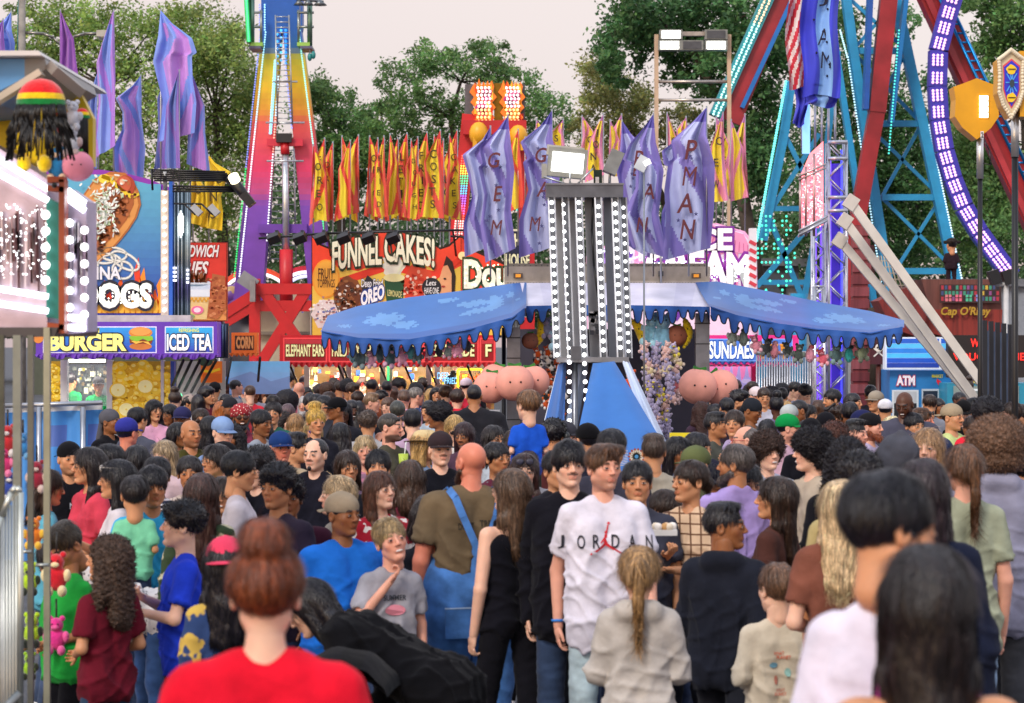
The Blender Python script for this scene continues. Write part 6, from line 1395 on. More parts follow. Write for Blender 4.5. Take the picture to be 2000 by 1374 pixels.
A = Art(43.98); A.text(1896, 662, 1984, 678, 'WRISTBAND', '#f02820', 1, .01); A.text(1862, 690, 2024, 704, 'VOUCHERS HERE', '#f02820', 1, .01); A.build('red_lettering', 'glow', r); m = MB(); a = P(1852, 738, 44); b = P(2040, 738, 44); m.boxr(((a.x+b.x)/2, 44.6, a.z/2-.05), b.x-a.x, 1.0, a.z-.1, '#34a0c0'); m.build('booth_wall', 'paint', r)
A = Art(44.08); A.rect(1862, 754, 1990, 860, '#8c9a94', 1); A.text(1900, 742, 1918, 750, 'ATM', '#e8d860', 2, .03); A.rect(1878, 760, 1912, 764, '#f4fcff', 3); A.text(1862, 742, 1880, 748, 'MARKET', '#d8d020', 2, .02); A.build('booth_window', 'print', r)
m = MB();
for s in (0, 1): m.boxr(P(1942+s*26, 542, 50), .2, .25, .28, '#16161a', Matrix.Rotation(-.3, 3, 'Y'))
m.tube((P(1965, 560, 50).x, 50, 0), P(1965, 550, 50), .05, '#c8c8c8'); m.tube(P(1945, 556, 50), P(1985, 556, 50), .04, '#c8c8c8'); t = thing('twin_floodlight', (P(1965, 560, 50).x, 50, 0), 'pair of black floodlights on a pale stand beside the ship hull', 'floodlight'); m.build('lamp_stand', 'black', t)
# ================================================================ shield lamps and black panels
def shield(x, y0, y1, hw, D, polex, facing, label):
	t = thing('shield_lamp', (P(polex, y1, D).x, D, gz(D)), label, 'lamp post', 'shield shaped lamp posts'); cy = (y0+y1)/2; h = (y1-y0)/2
	base = [(-1, -.72), (-.62, -.82), (0, -1), (.62, -.82), (1, -.72), (.92, -.30), (.96, .25), (.62, .62), (0, 1), (-.62, .62), (-.96, .25), (-.92, -.30)]
	pts = [(x+a*hw, cy+b*h) for a, b in base]; m = MB(); m.prism([(P(a, b, D).x, P(a, b, D).z) for a, b in pts], D, D+.28, '#e0a010'); m.build('shield_box', 'paint', t)
	A = Art(D-.01)
	if facing:
		A.rect(x+4, cy-h*.45, x+24, cy+h*.30, '#b8860c', 1); A.build('lamp_recess', 'paint', t); m = MB()
		for k in range(4): box_px(m, x+5, cy-h*.43+k*h*.185, x+22, cy-h*.27+k*h*.185, D-.02, .01, '#ffffff')
		m.build_each('lamp_panel', 'bulb', t)
	else:
		A.poly([(x+a*hw*.99, cy+b*h*.96) for a, b in base], '#c8b898', 1); A.poly([(x+a*hw*.70, cy+b*h*.74) for a, b in base], '#d04050', 2); A.poly([(x+a*hw*.62, cy+b*h*.68) for a, b in base], '#2430c0', 3)
		for k in range(10): a = k*.628; A.line([(x, cy-2), (x+math.cos(a)*hw*.5, cy-2+math.sin(a)*h*.45)], 2, '#4aa0e8', 4)
		for s in (-1, 1): A.ell(x-1, cy+s*h*.42, hw*.38, h*.14, '#e8c020', 5, 14, jit=.15); A.line([(x-hw*.3, cy+s*h*.42), (x+hw*.3, cy+s*h*.42)], 2, '#3a2a10', 6)
		A.ell(x, cy, hw*.2, h*.12, '#2c3c48', 6); A.build('painted_emblem', 'print', t); m = MB()
		for k in range(12):
			for q in range(5): a, b = pts[k], pts[(k+1) % 12]; m.ball(P(a[0]+(b[0]-a[0])*q/5, a[1]+(b[1]-a[1])*q/5, D-.03), .02, '#e8dcc0', 5, 4)
		m.build('bulb_border', 'paint', t)
	m = MB(); q = P(polex, y1-4, D); m.tube((q.x, D+.1, q.z-.35*(D/22)), (q.x, D+.1, q.z+.05), .034, '#d0d0d0', 10); m.build('pole_sleeve', 'metal', t)
	m = MB(); m.tube((q.x, D+.1, gz(D)), (q.x, D+.1, q.z-.3), .022*D/22 if facing else .028, '#121216', 10); m.build('pole', 'black', t)
	if facing: A = Art(D-.01); A.rect(polex-3, y1-16, polex+3, y1-2, '#e8e8e8', 1); A.text(polex-2, y1-14, polex+2, y1-4, '2', '#222222', 2, .02); A.build('number_tag', 'matte', t)
	m = MB(); m.path([P(polex+4, y1+2, D), P(polex+14, y1+20, D), P(polex+18, y1+50, D), P(polex+2, y1+46, D)], .006, '#202020', 4); m.build('cable', 'black', t)
shield(1908, 153, 273, 45, 24.0, 1918, True, 'yellow shield shaped lamp post showing four white lamp panels and a number two')
shield(1975, 98, 230, 24, 21.0, 1987, False, 'yellow shield lamp post with a blue winged emblem, beside the right edge')
m = MB(); box_px(m, 1992, 100, 2040, 228, 21.0, .3, '#e0a010'); t = thing('lamp_housing', P(2016, 228, 21), 'plain yellow side of a lamp box cut by the right edge', 'lamp box'); m.build('yellow_side', 'paint', t)
r = thing('folded_ride_panels', (P(1950, 800, 25).x, 25, 0), 'row of tall blue black metal slats standing folded together beside the cash booth', 'metal panels')
for k in range(5):
	x0 = 1919+k*12.5; m = MB(); a = P(x0, 626+k*2, 25+k*.25); m.boxr((a.x+.02, 25+k*.25, a.z/2), .042, .06, a.z, '#1c2028'); m.build('slat', 'black', r); m = MB(); m.boxr((a.x+.05, 25.02+k*.25, a.z/2-.05), .03, .02, a.z-.1, '#586880'); m.build('slat_face', 'metal', r)
# ================================================================ central game booth
D = 34.0
bt = thing('game_booth', (P(1200, 600, D).x, D+2, 0), 'blue canopied prize game booth with dripping scalloped edges in the middle', 'game booth')
m = MB(); box_px(m, 985, 521, 1387, 549, D+.6, 2.4, '#b8b4aa'); box_px(m, 990, 515, 1383, 521, D+.7, 2.2, '#8c8880'); box_px(m, 986, 549, 1386, 557, D+.55, .2, '#d0ccc4'); m.build('trailer_body', 'metal', bt)
m = MB()
for k in range(70): m.ball(P(992+k*5.6, 553, D+.53), .008, '#707070', 4, 3)
for k in range(36): m.ball(P(992+k*11, 519, D+.66), .01, '#606060', 4, 3)
m.build('rivets', 'metal', bt)
for x in (1012, 1360): m = MB(); box_px(m, x-9, 534, x+9, 544, D+.57, .03, '#4a4038'); box_px(m, x-5, 536, x+5, 542, D+.55, .03, '#e8942c'); m.build('marker_lamp', 'lit', bt)
m = MB(); box_px(m, 1286, 530, 1296, 540, D+.5, .1, '#606468'); m.tube(P(1290, 470, D+.5), P(1291, 556, D+.5), .015, '#a8acb0'); m.build('latch', 'metal', bt)
m = MB();
def ro_(u, v): return P(1028+u*358-(1-v)*12*(1-2*u), 553+v*48, D+.5-1.2*v)
m.grid(ro_, 20, 6, lambda u, v: '#dcd8ec' if int(u*9) % 2 else '#e6e2f2'); m.build('front_roof_panel', 'paint', bt)
M['blueawning'] = mk('blue_canopy_vinyl', .38, noise=.13, nscale=1.8, bump=.25, bscale=4, spec=.5)
splats = [(.30, .45, .10, .20), (.38, .62, .06, .12), (.62, .35, .09, .10), (.66, .55, .12, .10), (.72, .40, .05, .22), (.80, .30, .04, .10), (.52, .18, .05, .06), (.12, .6, .05, .08), (.88, .5, .05, .05)]
def awn(top, bot, name, flip, Dt, Db):
	def at(l, u):
		q = u*(len(l)-1); i = min(int(q), len(l)-2); t = q-i; return [l[i][j]*(1-t)+l[i+1][j]*t for j in range(len(l[0]))]
	def fn(u, v):
		a, b = at(top, u), at(bot, u); x = a[0]*(1-v)+b[0]*v; y = a[1]*(1-v)+b[1]*v+1.5*math.sin(math.pi*v); return P(x, y, Dt*(1-v)+(Db)*v-.03*math.sin(u*25))
	def cf(u, v):
		uu = 1-u if flip else u
		for (a, b, rx, ry) in splats:
			if ((uu-a)/rx)**2+((v-b)/ry)**2 < .55+.25*math.sin(14*math.atan2(v-b, uu-a)): return '#5c94d0'
		return '#2e6ab4' if v < .82 else '#2658a4'
	m = MB(); m.grid(fn, 130, 30, cf); return m.build(name, 'blueawning', bt), at
tl, bl = [(640, 617), (700, 598), (800, 581), (920, 566), (1000, 554), (1028, 552)], [(626, 648), (700, 662), (800, 665), (920, 644), (1000, 622), (1028, 601)]
trr, brr = [(1358, 552), (1400, 550), (1500, 569), (1600, 590), (1700, 608), (1766, 626)], [(1386, 600), (1440, 618), (1520, 634), (1600, 645), (1700, 652), (1766, 640)]
_, AT = awn(tl, bl, 'canopy', False, D+.5, D-1.0); awn(trr, brr, 'canopy', True, D+.5, D-1.0)
def drips(f, x0, x1, dd, seed, name, base=20, par=None):
	rs = random.Random(seed); m = MB(); ol = MB(); x = x0; pts = []
	while x < x1:
		w = rs.uniform(11, 17); d = rs.uniform(8, 24); g_ = rs.uniform(4, 10)
		for k in range(9): t = k/8; pts.append((x+w*t, base-5+(d)*math.sin(math.pi*t)**.45))
		for k in range(1, 6): t = k/6; pts.append((x+w+g_*t, base-5-6*math.sin(math.pi*t)))
		x += w+g_
	def B(x, off): return P(x, f(x)+off, dd)+Vector((0, -.02*math.sin(x*.17)*off/20, 0))
	for (xa, ya), (xb, yb) in zip(pts[:-1], pts[1:]):
		if xb > x1: break
		mid = [B(xa, 10), B(xb, 10)]
		for (p, q, r_, s_, c) in ((B(xa, -2), B(xb, -2), B(xb, 9), B(xa, 9), '#2c60b4'), (B(xa, 9), B(xb, 9), B(xb, yb), B(xa, ya), '#2a58a8')):
			m.add([p, q, r_, s_]+[w_+Vector((0, .012, 0)) for w_ in (p, q, r_, s_)], [(3, 2, 1, 0), (4, 5, 6, 7)], c)
		ol.tube(B(xa, ya)+Vector((0, -.01, 0)), B(xb, yb)+Vector((0, -.01, 0)), .009, '#10141e', 4)
	o = m.build(name, 'canvas', par or bt); ol.build('fringe_edge', 'canvas', par or bt)
def interp(l):
	def f(x):
		for (a, ya), (b, yb) in zip(l[:-1], l[1:]):
			if x <= b: return ya+(yb-ya)*(x-a)/(b-a)
		return l[-1][1]
	return f
drips(interp(bl), 628, 1026, D-1.0, 3, 'drip_fringe'); drips(interp(brr), 1388, 1764, D-1.0, 4, 'drip_fringe'); drips(lambda x: 600-2*math.sin((x-1028)/90), 1028, 1388, D-.75, 5, 'drip_fringe', 16)
for x0, x1, y0 in ((990, 1016, 640), (1359, 1386, 612)):
	m = MB(); a = P(x0, y0, D-.5); b = P(x1, y0, D-.5); m.boxr(((a.x+b.x)/2, D-.4, a.z/2), b.x-a.x, .2, a.z, '#8a8e96'); m.build('post', 'metal', bt); m = MB()
	for yy in (y0+20, y0+60, y0+140, y0+180): c = P((x0+x1)/2, yy, D-.5); m.boxr((c.x, D-.4, c.z), b.x-a.x+.01, .215, .015, '#303238')
	m.build('post_strap', 'black', bt)
m = MB(); a = P(1010, 700, D+2.6); b = P(1380, 700, D+2.6); m.boxr(((a.x+b.x)/2, D+2.8, 1.25), b.x-a.x, .1, 2.5, '#4a4858'); m.build('back_wall', 'matte', bt)
m = MB(); a = P(1040, 700, D); b = P(1350, 700, D); m.boxr(((a.x+b.x)/2, D+.6, .5), b.x-a.x, .5, 1.0, '#5868a0'); m.build('counter', 'paint', bt)
for x in (984,): m = MB(); q = P(x, 640, D+.1); m.tube((q.x, D+.1, 0), q, .03, '#383c44'); m.build('rear_pole', 'metal', bt)
# ---- plush toys
def plush(x, y, size, c1, c2, label, D=33.6, kind='bear', group='plush toys hanging under the blue canopy', rot=0, hang=None):
	q = P(x, y, D); t = thing('plush_toy', q, label, 'plush toy', group); s = size/F*D/2; R = Matrix.Rotation(rot, 3, 'Y')
	def B(m, o, r, c, sc=(1, 1, 1)): v = R@Vector(o); m.ball(q+v*s, r*s, c, 10, 7, sc)
	m = MB()
	if kind == 'bear':
		B(m, (0, 0, -.25), .55, c1, (1, .85, 1.15)); B(m, (0, -.1, .55), .42, c1)
		m.build('body', 'plush', t); m = MB()
		for sx in (-1, 1): B(m, (sx*.33, 0, .9), .17, c1)
		m.build_each('ear', 'plush', t); m = MB()
		for sx in (-1, 1): B(m, (sx*.55, -.15, -.1), .2, c2, (1, 1, 1.6))
		m.build_each('arm', 'plush', t); m = MB()
		for sx in (-1, 1): B(m, (sx*.33, -.3, -.85), .24, c2, (1, 1.2, 1.2))
		m.build_each('leg', 'plush', t); m = MB(); B(m, (0, -.45, .45), .18, c2, (1.2, .8, .8)); m.build('muzzle', 'plush', t)
		m = MB()
		for sx in (-1, 1): B(m, (sx*.16, -.50, .64), .045, '#101014')
		m.build_each('eye', 'paint', t)
	elif kind == 'peach':
		V = SPH_V*np.array((1.0, .85, .96)); fs = SPH_F; mm = MB(); mm.ball((0, 0, 0), 1, c1, 26, 18)
		vs = []
		for v in mm.v:
			a = math.atan2(v[0], -v[1]); k = 1-.10*math.exp(-(a/.16)**2)*(1-abs(v[2])**3); k *= 1-.12*math.exp(-((v[0]**2+v[1]**2)/.04))*(v[2] > 0); vs.append(q+R@(Vector((v[0]*1.02, v[1]*.85, v[2]*.96))*k*s))
		mm.v = [tuple(v) for v in vs]; mm.build('fruit_body', 'matte', t); m = MB()
		for sx in (-1, 1): m.beam(q+R@Vector((0, -.1, .9))*s, q+R@Vector((sx*.35, -.25, 1.0))*s, .16*s, .05*s, '#3a8a3c')
		m.build_each('leaf', 'plush', t); m = MB()
		for sx in (-1, 1): B(m, (sx*.28+.05, -.80, .05), .055, '#1a1010')
		m.build_each('eye', 'paint', t)
	elif kind == 'banana':
		pr = None
		for k in range(9): u = k/8; p = q+R@Vector((.25*math.sin(u*3.1), 0, .9-1.8*u))*s; m.ball(p, s*(.12+.22*math.sin(math.pi*u)), c1, 9, 6)
		m.build('body', 'plush', t); m = MB()
		for k in (3, 5): B(m, (.2, -.28, .9-1.8*k/8), .05, '#201810')
		m.build_each('eye', 'paint', t)
	elif kind == 'shark':
		B(m, (0, 0, 0), .45, c1, (1, .8, 1.7)); m.build('body', 'plush', t); m = MB()
		B(m, (0, 0, .8), .25, c2, (1.2, .4, .9)); B(m, (-.4, 0, -.1), .22, c1, (1.2, .4, .8)); B(m, (.4, 0, -.1), .22, c1, (1.2, .4, .8)); m.build_each('fin', 'plush', t); m = MB()
		for sx in (-1, 1): B(m, (sx*.14, -.32, -.45), .05, '#101014')
		m.build_each('eye', 'paint', t)
	if hang: m = MB(); m.tube(q+Vector((0, 0, s*.9)), P(x, hang, D), .006, '#303030', 4); m.build('hanging_cord', 'black', t)
	return t
lst = [(690, 670, 40, '#6a98b0', '#8ab8c8', 'teal'), (706, 672, 44, '#4a6068', '#7a9098', 'slate'), (724, 676, 34, '#e0a8c8', '#f0c8e0', 'pale pink'), (742, 668, 44, '#54727c', '#486068', 'dark grey'), (764, 672, 42, '#40606c', '#d8b0d0', 'grey and pink'), (784, 672, 36, '#e8b0d0', '#e098c0', 'bright pink'), (802, 664, 38, '#60b0b8', '#4c7c88', 'sea green'), (818, 668, 32, '#485c64', '#68848c', 'charcoal'), (838, 664, 34, '#f0b8d4', '#e83850', 'pink and red'), (858, 660, 34, '#3c4c54', '#e8b0cc', 'nearly black'), (876, 660, 32, '#90a8a8', '#f0b8d0', 'pale grey'), (894, 656, 34, '#eab0d4', '#e8a0c8', 'rose'), (914, 652, 30, '#3c4450', '#60707c', 'black')]
for i, (x, y, s, a, b, n) in enumerate(lst): plush(x, y+25, s, a, b, f'{n} plush toy, {ORD[i]} from the left under the left blue canopy', kind='shark' if i % 3 == 0 else 'bear', rot=.3*math.sin(i*2), D=33.2, group='plush toys under the left canopy')
lst = [(1432, 634, 36, '#8a9890', '#b0b8b0', 'grey green'), (1452, 640, 40, '#7c8c88', '#4c5450', 'dark spotted'), (1476, 650, 34, '#e89ab0', '#f0b8c8', 'coral pink'), (1498, 656, 36, '#34383c', '#5c6468', 'black'), (1512, 664, 40, '#d88898', '#e8b0c0', 'rose red'), (1538, 660, 30, '#3a4444', '#606c6c', 'charcoal'), (1560, 668, 36, '#485450', '#788880', 'dark green'), (1582, 672, 40, '#e8a0b8', '#e87888', 'light pink'), (1606, 676, 34, '#e86a80', '#f0a8b8', 'watermelon red'), (1634, 668, 42, '#506c70', '#7ca0a0', 'grey teal'), (1658, 672, 40, '#3cb0b0', '#404848', 'turquoise'), (1682, 664, 40, '#8c9c80', '#6c7868', 'mossy')]
for i, (x, y, s, a, b, n) in enumerate(lst): plush(x, y+22, s, a, b, f'{n} plush toy, {ORD[i]} from the left under the right blue canopy', kind='shark' if i % 3 == 1 else 'bear', rot=.3*math.sin(i*2+1), D=33.2, group='plush toys under the right canopy')
for i, (x, y, s, a, b, k, n, z) in enumerate([(1036, 666, 34, '#8a5848', '#9a6858', 'peach', 'brown round plush hanging left of the tiger toys', 0), (1050, 650, 56, '#e8c820', '#e8c820', 'banana', 'yellow banana plush hanging left of the bulb tower', .1), (1068, 640, 40, '#8890b0', '#a8a0c0', 'bear', 'blue grey plush bear beside the left banana', 0), (1092, 656, 58, '#8cc4e0', '#a0d0ec', 'bear', 'sky blue plush bear left of the bulb tower', .2), (1124, 640, 46, '#88b8dc', '#9cc8e8', 'bear', 'sky blue plush half hidden behind the bulb tower', 0), (1244, 652, 66, '#e8cc28', '#e8cc28', 'banana', 'tall yellow banana plush right of the bulb tower', -.4), (1270, 645, 60, '#90d0ea', '#a8dcf0', 'bear', 'pale blue plush bear under the front fringe', .2), (1294, 650, 76, '#8cc8e8', '#a4d8f2', 'bear', 'biggest pale blue plush dragon hanging under the front fringe', 0), (1322, 656, 44, '#a06048', '#b87058', 'peach', 'rust brown round plush beside the right banana', 0), (1336, 650, 62, '#e8cc20', '#e8cc20', 'banana', 'yellow banana plush next to the right booth post', .0), (1168, 648, 44, '#a8d4ec', '#90c0e0', 'bear', 'pale blue plush seen between the bulb tower bars', 0), (1210, 642, 40, '#c06878', '#d890a0', 'bear', 'dull red plush seen behind the tower lamps', 0)]):
	plush(x, y, s, a, b, n, kind=k, rot=z, D=33.6)
for i, (x, y, s, D_, z, n) in enumerate([(968, 740, 60, 33.0, .3, 'leftmost and highest peach plush strung by the left post'), (958, 757, 66, 32.6, .1, 'lower left peach plush with a green leaf'), (1005, 748, 74, 32.2, 0, 'largest peach plush with two black eyes in front of the left post'), (1040, 746, 66, 32.5, -.2, 'peach plush with eyes at the right end of the left string'), (1363, 755, 74, 32.2, .1, 'peach plush with a paper tag in front of the right post'), (1406, 757, 72, 32.4, -.5, 'peach plush turned away, right of the right post')]):
	plush(x, y, s, '#f2a898', '#f2a898', n, D=D_, kind='peach', rot=z, group='peach plush on the booth posts')
rs = random.Random(61); k_ = 0
cols_ = [('#c8501c', '#1c1814'), ('#e8e4e0', '#181818'), ('#d85a20', '#f0ece8'), ('#2a2420', '#e06828')]
for row_ in range(11):
	for j in range(3 if row_ < 7 else 2):
		x = 1050+j*17+row_*3+rs.uniform(-4, 4); y = 690+row_*14+rs.uniform(-3, 3); a, b = cols_[rs.randint(0, 3)]; k_ += 1
		t = plush(x, y, 24, a, b, 'small black, white and orange striped plush packed in the heap left of the tower', D=33.7+.1*j, group='striped plush heap', rot=rs.uniform(-1, 1))
cols_ = [('#b8b0d0', '#a8a0c8'), ('#e8d8a8', '#d8c8b8'), ('#e07a80', '#e8a0a0'), ('#e8c0b8', '#d8b8b8'), ('#c8b8d8', '#e8d840')]
for row_ in range(13):
	for j in range(4 if row_ < 8 else 2):
		x = 1268+j*19+row_*1.5-8+(8 if row_ > 7 else 0)+rs.uniform(-4, 4); y = 680+row_*14+rs.uniform(-3, 3); a, b = cols_[rs.choice([0, 0, 3, 2 if row_ > 3 and j > 1 else 0, 1 if row_ < 4 else 3, 4])]
		t = plush(x, y, 27, a, b, 'small pastel plush toy packed in the tall hanging bunch right of the tower', D=33.2+.12*(j % 2), group='pastel plush bunch', rot=rs.uniform(-1, 1))
for i, (x, y, c, n) in enumerate([(1232, 745, '#e85a20', 'bright orange plush hanging below the banana'), (1222, 765, '#d84818', 'deep orange plush behind the blue skirt')]): plush(x, y, 44, c, c, n)
# yellow sign near the booth counter
t = thing('yellow_sign', (P(1330, 850, 27).x, 27, 0), 'blank yellow sign board standing behind the heads below the pastel plush', 'sign'); m = MB(); box_px(m, 1308, 846, 1355, 905, 27, .05, '#e0cc28'); m.build('board', 'print', t); m = MB(); box_px(m, 1328, 856, 1340, 872, 26.98, .02, '#a89020'); q = P(1330, 905, 27); m.tube((q.x, 27, 0), q, .03, '#888888'); m.build_each('sign_post', 'metal', t)
# ================================================================ bulb tower in the middle
D = 30.0
tw = thing('bulb_tower', (P(1150, 700, D).x, D, 0), 'grey light tower ringed with columns of round white bulbs rising from blue flaps', 'light tower')
m = MB(); a = P(1067, 362, D); b = P(1217, 386, D); m.boxr(((a.x+b.x)/2, D+.35, (a.z+b.z)/2), b.x-a.x, .8, a.z-b.z, '#6c7078'); m.build('top_plate', 'metal', tw)
m = MB(); m.boxr(((a.x+b.x)/2, D+.35, a.z+.01), b.x-a.x+.02, .84, .02, '#8a8e96'); m.build('top_lip', 'metal', tw)
sl = lambda x, y: x+(y-386)*.036
for (x, w, c, dd) in ((1090, 12, '#8c9098', D+.5), (1118, 14, '#a8acb4', D+.5), (1152, 22, '#90949c', D+.3), (1168, 10, '#3c4048', D+.2), (1186, 16, '#b0b4bc', D+.45), (1206, 12, '#a0a4ac', D+.6)):
	m = MB(); m.beam(P(sl(x, 386), 386, dd), P(sl(x, 706), 706, dd), w/F*D, .08, c); m.build('upright_channel', 'paint', tw)
m = MB()
for (x, dd) in ((1077, D-.02), (1104, D+.05), (1130, D-.05), (1168, D-.05), (1201, D+.02), (1217, D+.1)): m.beam(P(sl(x, 386)-6, 386, dd+.03), P(sl(x, 700)-6, 700, dd+.03), .018, .05, '#d0d4dc'); m.beam(P(sl(x, 386)+6, 386, dd+.03), P(sl(x, 700)+6, 700, dd+.03), .018, .05, '#b0b4bc'); m.beam(P(sl(x, 386), 386, dd+.05), P(sl(x, 700), 700, dd+.05), .06, .03, '#5c6068')
m.build_each('bulb_channel', 'paint', tw)
for (x, dd, y1, off) in ((1077, D-.05, 700, 0), (1100, D+.0, 700, 4), (1130, D-.1, 830, 0), (1168, D-.1, 700, 8), (1201, D-.03, 690, 3), (1217, D+.05, 690, 10)):
	m = MB(); y = 396+off
	while y < y1: m.ball(P(sl(x, y), y, dd), .026 if x not in (1217, 1100) else .021, '#ffffff', 8, 6, (1, .7, 1)); y += 17.5
	m.build('bulb_column', 'bulb', tw)
m = MB()
for y in range(708, 850, 19): m.ball(P(1112, y, D-.15), .026, '#ffffff', 8, 6)
m.build('bulb_column', 'bulb', tw)
m = MB(); m.path([P(1158, 388, D+.1), P(1156, 450, D+.1), P(1160, 520, D+.1), P(1168, 580, D+.1), P(1172, 660, D+.1), P(1178, 705, D+.1)], .013, '#16181c', 6); m.build('cable', 'black', tw)
m = MB(); a = P(1088, 698, D); b = P(1228, 706, D); m.boxr(((a.x+b.x)/2, D+.3, a.z-.03), b.x-a.x, .7, .06, '#9a9ea6'); m.boxr((P(1125, 690, D).x, D-.1, P(1125, 690, D).z), .12, .05, .16, '#70747c'); m.build('bottom_plate', 'metal', tw)
m = MB(); q = P(1123, 700, D); m.tube((q.x, D+.1, 0), (q.x, D+.1, q.z), .035, '#888c94', 10); m.build('lower_pole', 'metal', tw); m = MB(); q = P(1165, 700, D); m.tube((q.x, D+.3, 0), (q.x, D+.3, q.z), .09, '#70747c', 10); m.build('centre_mast', 'metal', tw)
m = MB()
for _ in range(14): m.boxr(P(1150+random.uniform(0, 20), 610+random.uniform(0, 40), D+.15), .05, .04, .05, random.choice(['#90949c', '#484c54', '#c0c4cc']))
m.build('junction_box', 'metal', tw)
# canvas skirts
def flap(pts, col, col2, name, label, sd):
	t = thing(name, (P((pts[2][0]+pts[3][0])/2, 880, D).x, D-.5, 0), label, 'canvas skirt', 'canvas skirts around the bulb tower')
	(xa, ya, da), (xb, yb, db), (xc, yc, dc), (xd, yd, dd) = pts
	def fn(u, v):
		L = P(xa, ya, da).lerp(P(xd, yd, dd), v); Rr = P(xb, yb, db).lerp(P(xc, yc, dc), v); p = L.lerp(Rr, u); p.y -= .06*math.sin(u*9+sd+v)*(.3+v)+.10*math.sin(math.pi*u); return p
	m = MB(); m.grid(fn, 24, 30, lambda u, v: col if not (col2 and u < .06) else col2); m.build('canvas_sheet', 'canvas', t); return t, fn
t1, f1 = flap(((1158, 710, D-.1), (1200, 706, D-.1), (1330, 925, D-1.6), (1108, 940, D-1.6)), '#3470bc', None, 'canvas_skirt', 'widest blue canvas skirt spreading down from the bulb tower', 0)
flap(((1214, 704, D), (1228, 704, D+.1), (1310, 880, D-.6), (1275, 890, D-.9)), '#c8d8f4', None, 'canvas_skirt', 'narrow white and blue canvas skirt on the right of the bulb tower', 1)
flap(((1090, 712, D+.3), (1106, 708, D+.2), (1100, 900, D-.2), (1042, 905, D)), '#4474c0', '#d0dcf0', 'canvas_skirt', 'dull blue canvas skirt with a white edge left of the bulb tower', 2)
flap(((1126, 712, D+.5), (1150, 708, D+.5), (1120, 880, D+.5), (1095, 880, D+.5)), '#b8cce8', None, 'canvas_skirt', 'pale blue canvas skirt behind the lower pole', 3)
A = Art(D-1.75)
for k in range(14): a = k*math.pi/7; A.line([(1243, 892), (1243+14*math.cos(a), 892+14*math.sin(a))], 5.5, '#e8dcc8', 2); A.ell(1243+14.5*math.cos(a), 892+14.5*math.sin(a), 2.2, 2.2, '#a04838', 3, 8)
A.ell(1243, 892, 4, 4, '#4a90c0', 4, 12)
for k in range(10): A.line([(1226, 880+k*3), (1200, 884+k*3.2)], 1, '#e8dcc8', 1)
t = thing('wheel_ornament', P(1243, 910, D-1.75), 'cream cut-out wheel ornament with brown dots in front of the blue skirt', 'ornament'); A.build('cut_out', 'matte', t); m = MB(); m.tube((P(1243, 900, D-1.7).x, D-1.7, 0), P(1243, 900, D-1.7), .015, '#333333', 5); m.build('stake', 'black', t)
# floodlight heads on the tower
fl = thing('floodlight', P(1107, 362, D+.2), 'large lit floodlight head tilted on the top plate of the bulb tower', 'floodlight'); R_ = Matrix.Rotation(math.radians(-18), 3, 'Y')@Matrix.Rotation(math.radians(-12), 3, 'X')
R_ = Matrix.Rotation(.10, 3, 'Y'); c0 = P(1108, 318, D); m = MB(); m.boxr(c0+Vector((0, .12, 0)), .46, .22, .34, '#9aa09c', R_); m.boxr(c0+Vector((-.02, .2, .14)), .44, .2, .12, '#b8bcb8', R_); m.build('housing', 'metal', fl)
m = MB(); m.boxr(c0+Vector((.005, .0, -.0)), .37, .03, .23, '#fffffa', R_); m.build('lit_glass', 'bulb', fl)
m = MB()
for (a, b) in (((1062, 345), (1112, 362)), ((1158, 330), (1128, 360)), ((1113, 338), (1113, 362))): m.tube(P(a[0], a[1], D), P(b[0], b[1], D), .012, '#b8bcc0', 5)
box_px(m, 1058, 320, 1068, 348, D, .2, '#a8aca8'); m.build_each('bracket', 'metal', fl)
fl = thing('floodlight', P(1192, 362, D+.4), 'unlit grey floodlight turned away on the right of the bulb tower plate', 'floodlight'); m = MB(); m.boxr(P(1198, 318, D+.4), .16, .34, .28, '#8c9294', Matrix.Rotation(.4, 3, 'Y')); m.build('housing', 'metal', fl); m = MB(); m.tube(P(1192, 326, D+.4), P(1190, 362, D+.4), .015, '#b8bcc0', 6); box_px(m, 1160, 332, 1176, 362, D+.4, .15, '#34443c'); box_px(m, 1163, 346, 1170, 362, D+.35, .03, '#e8e8e8'); m.build_each('bracket', 'metal', fl)
fl = thing('floodlight', P(1278, 330, 33.5), 'small pale floodlight showing against the tall lavender flag', 'floodlight'); m = MB(); m.boxr(P(1254, 320, 31.5), .14, .1, .18, '#b0b4b8', Matrix.Rotation(.5, 3, 'Y')); m.boxr(P(1264, 318, 31.4), .09, .03, .07, '#f8f8f8', Matrix.Rotation(-.5, 3, 'Y')); m.build_each('lamp_head', 'lit', fl); m = MB(); q = P(1258, 330, 31.5); m.tube((q.x, 31.5, 0), q, .012, '#a0a4a8'); m.build('stand', 'metal', fl)
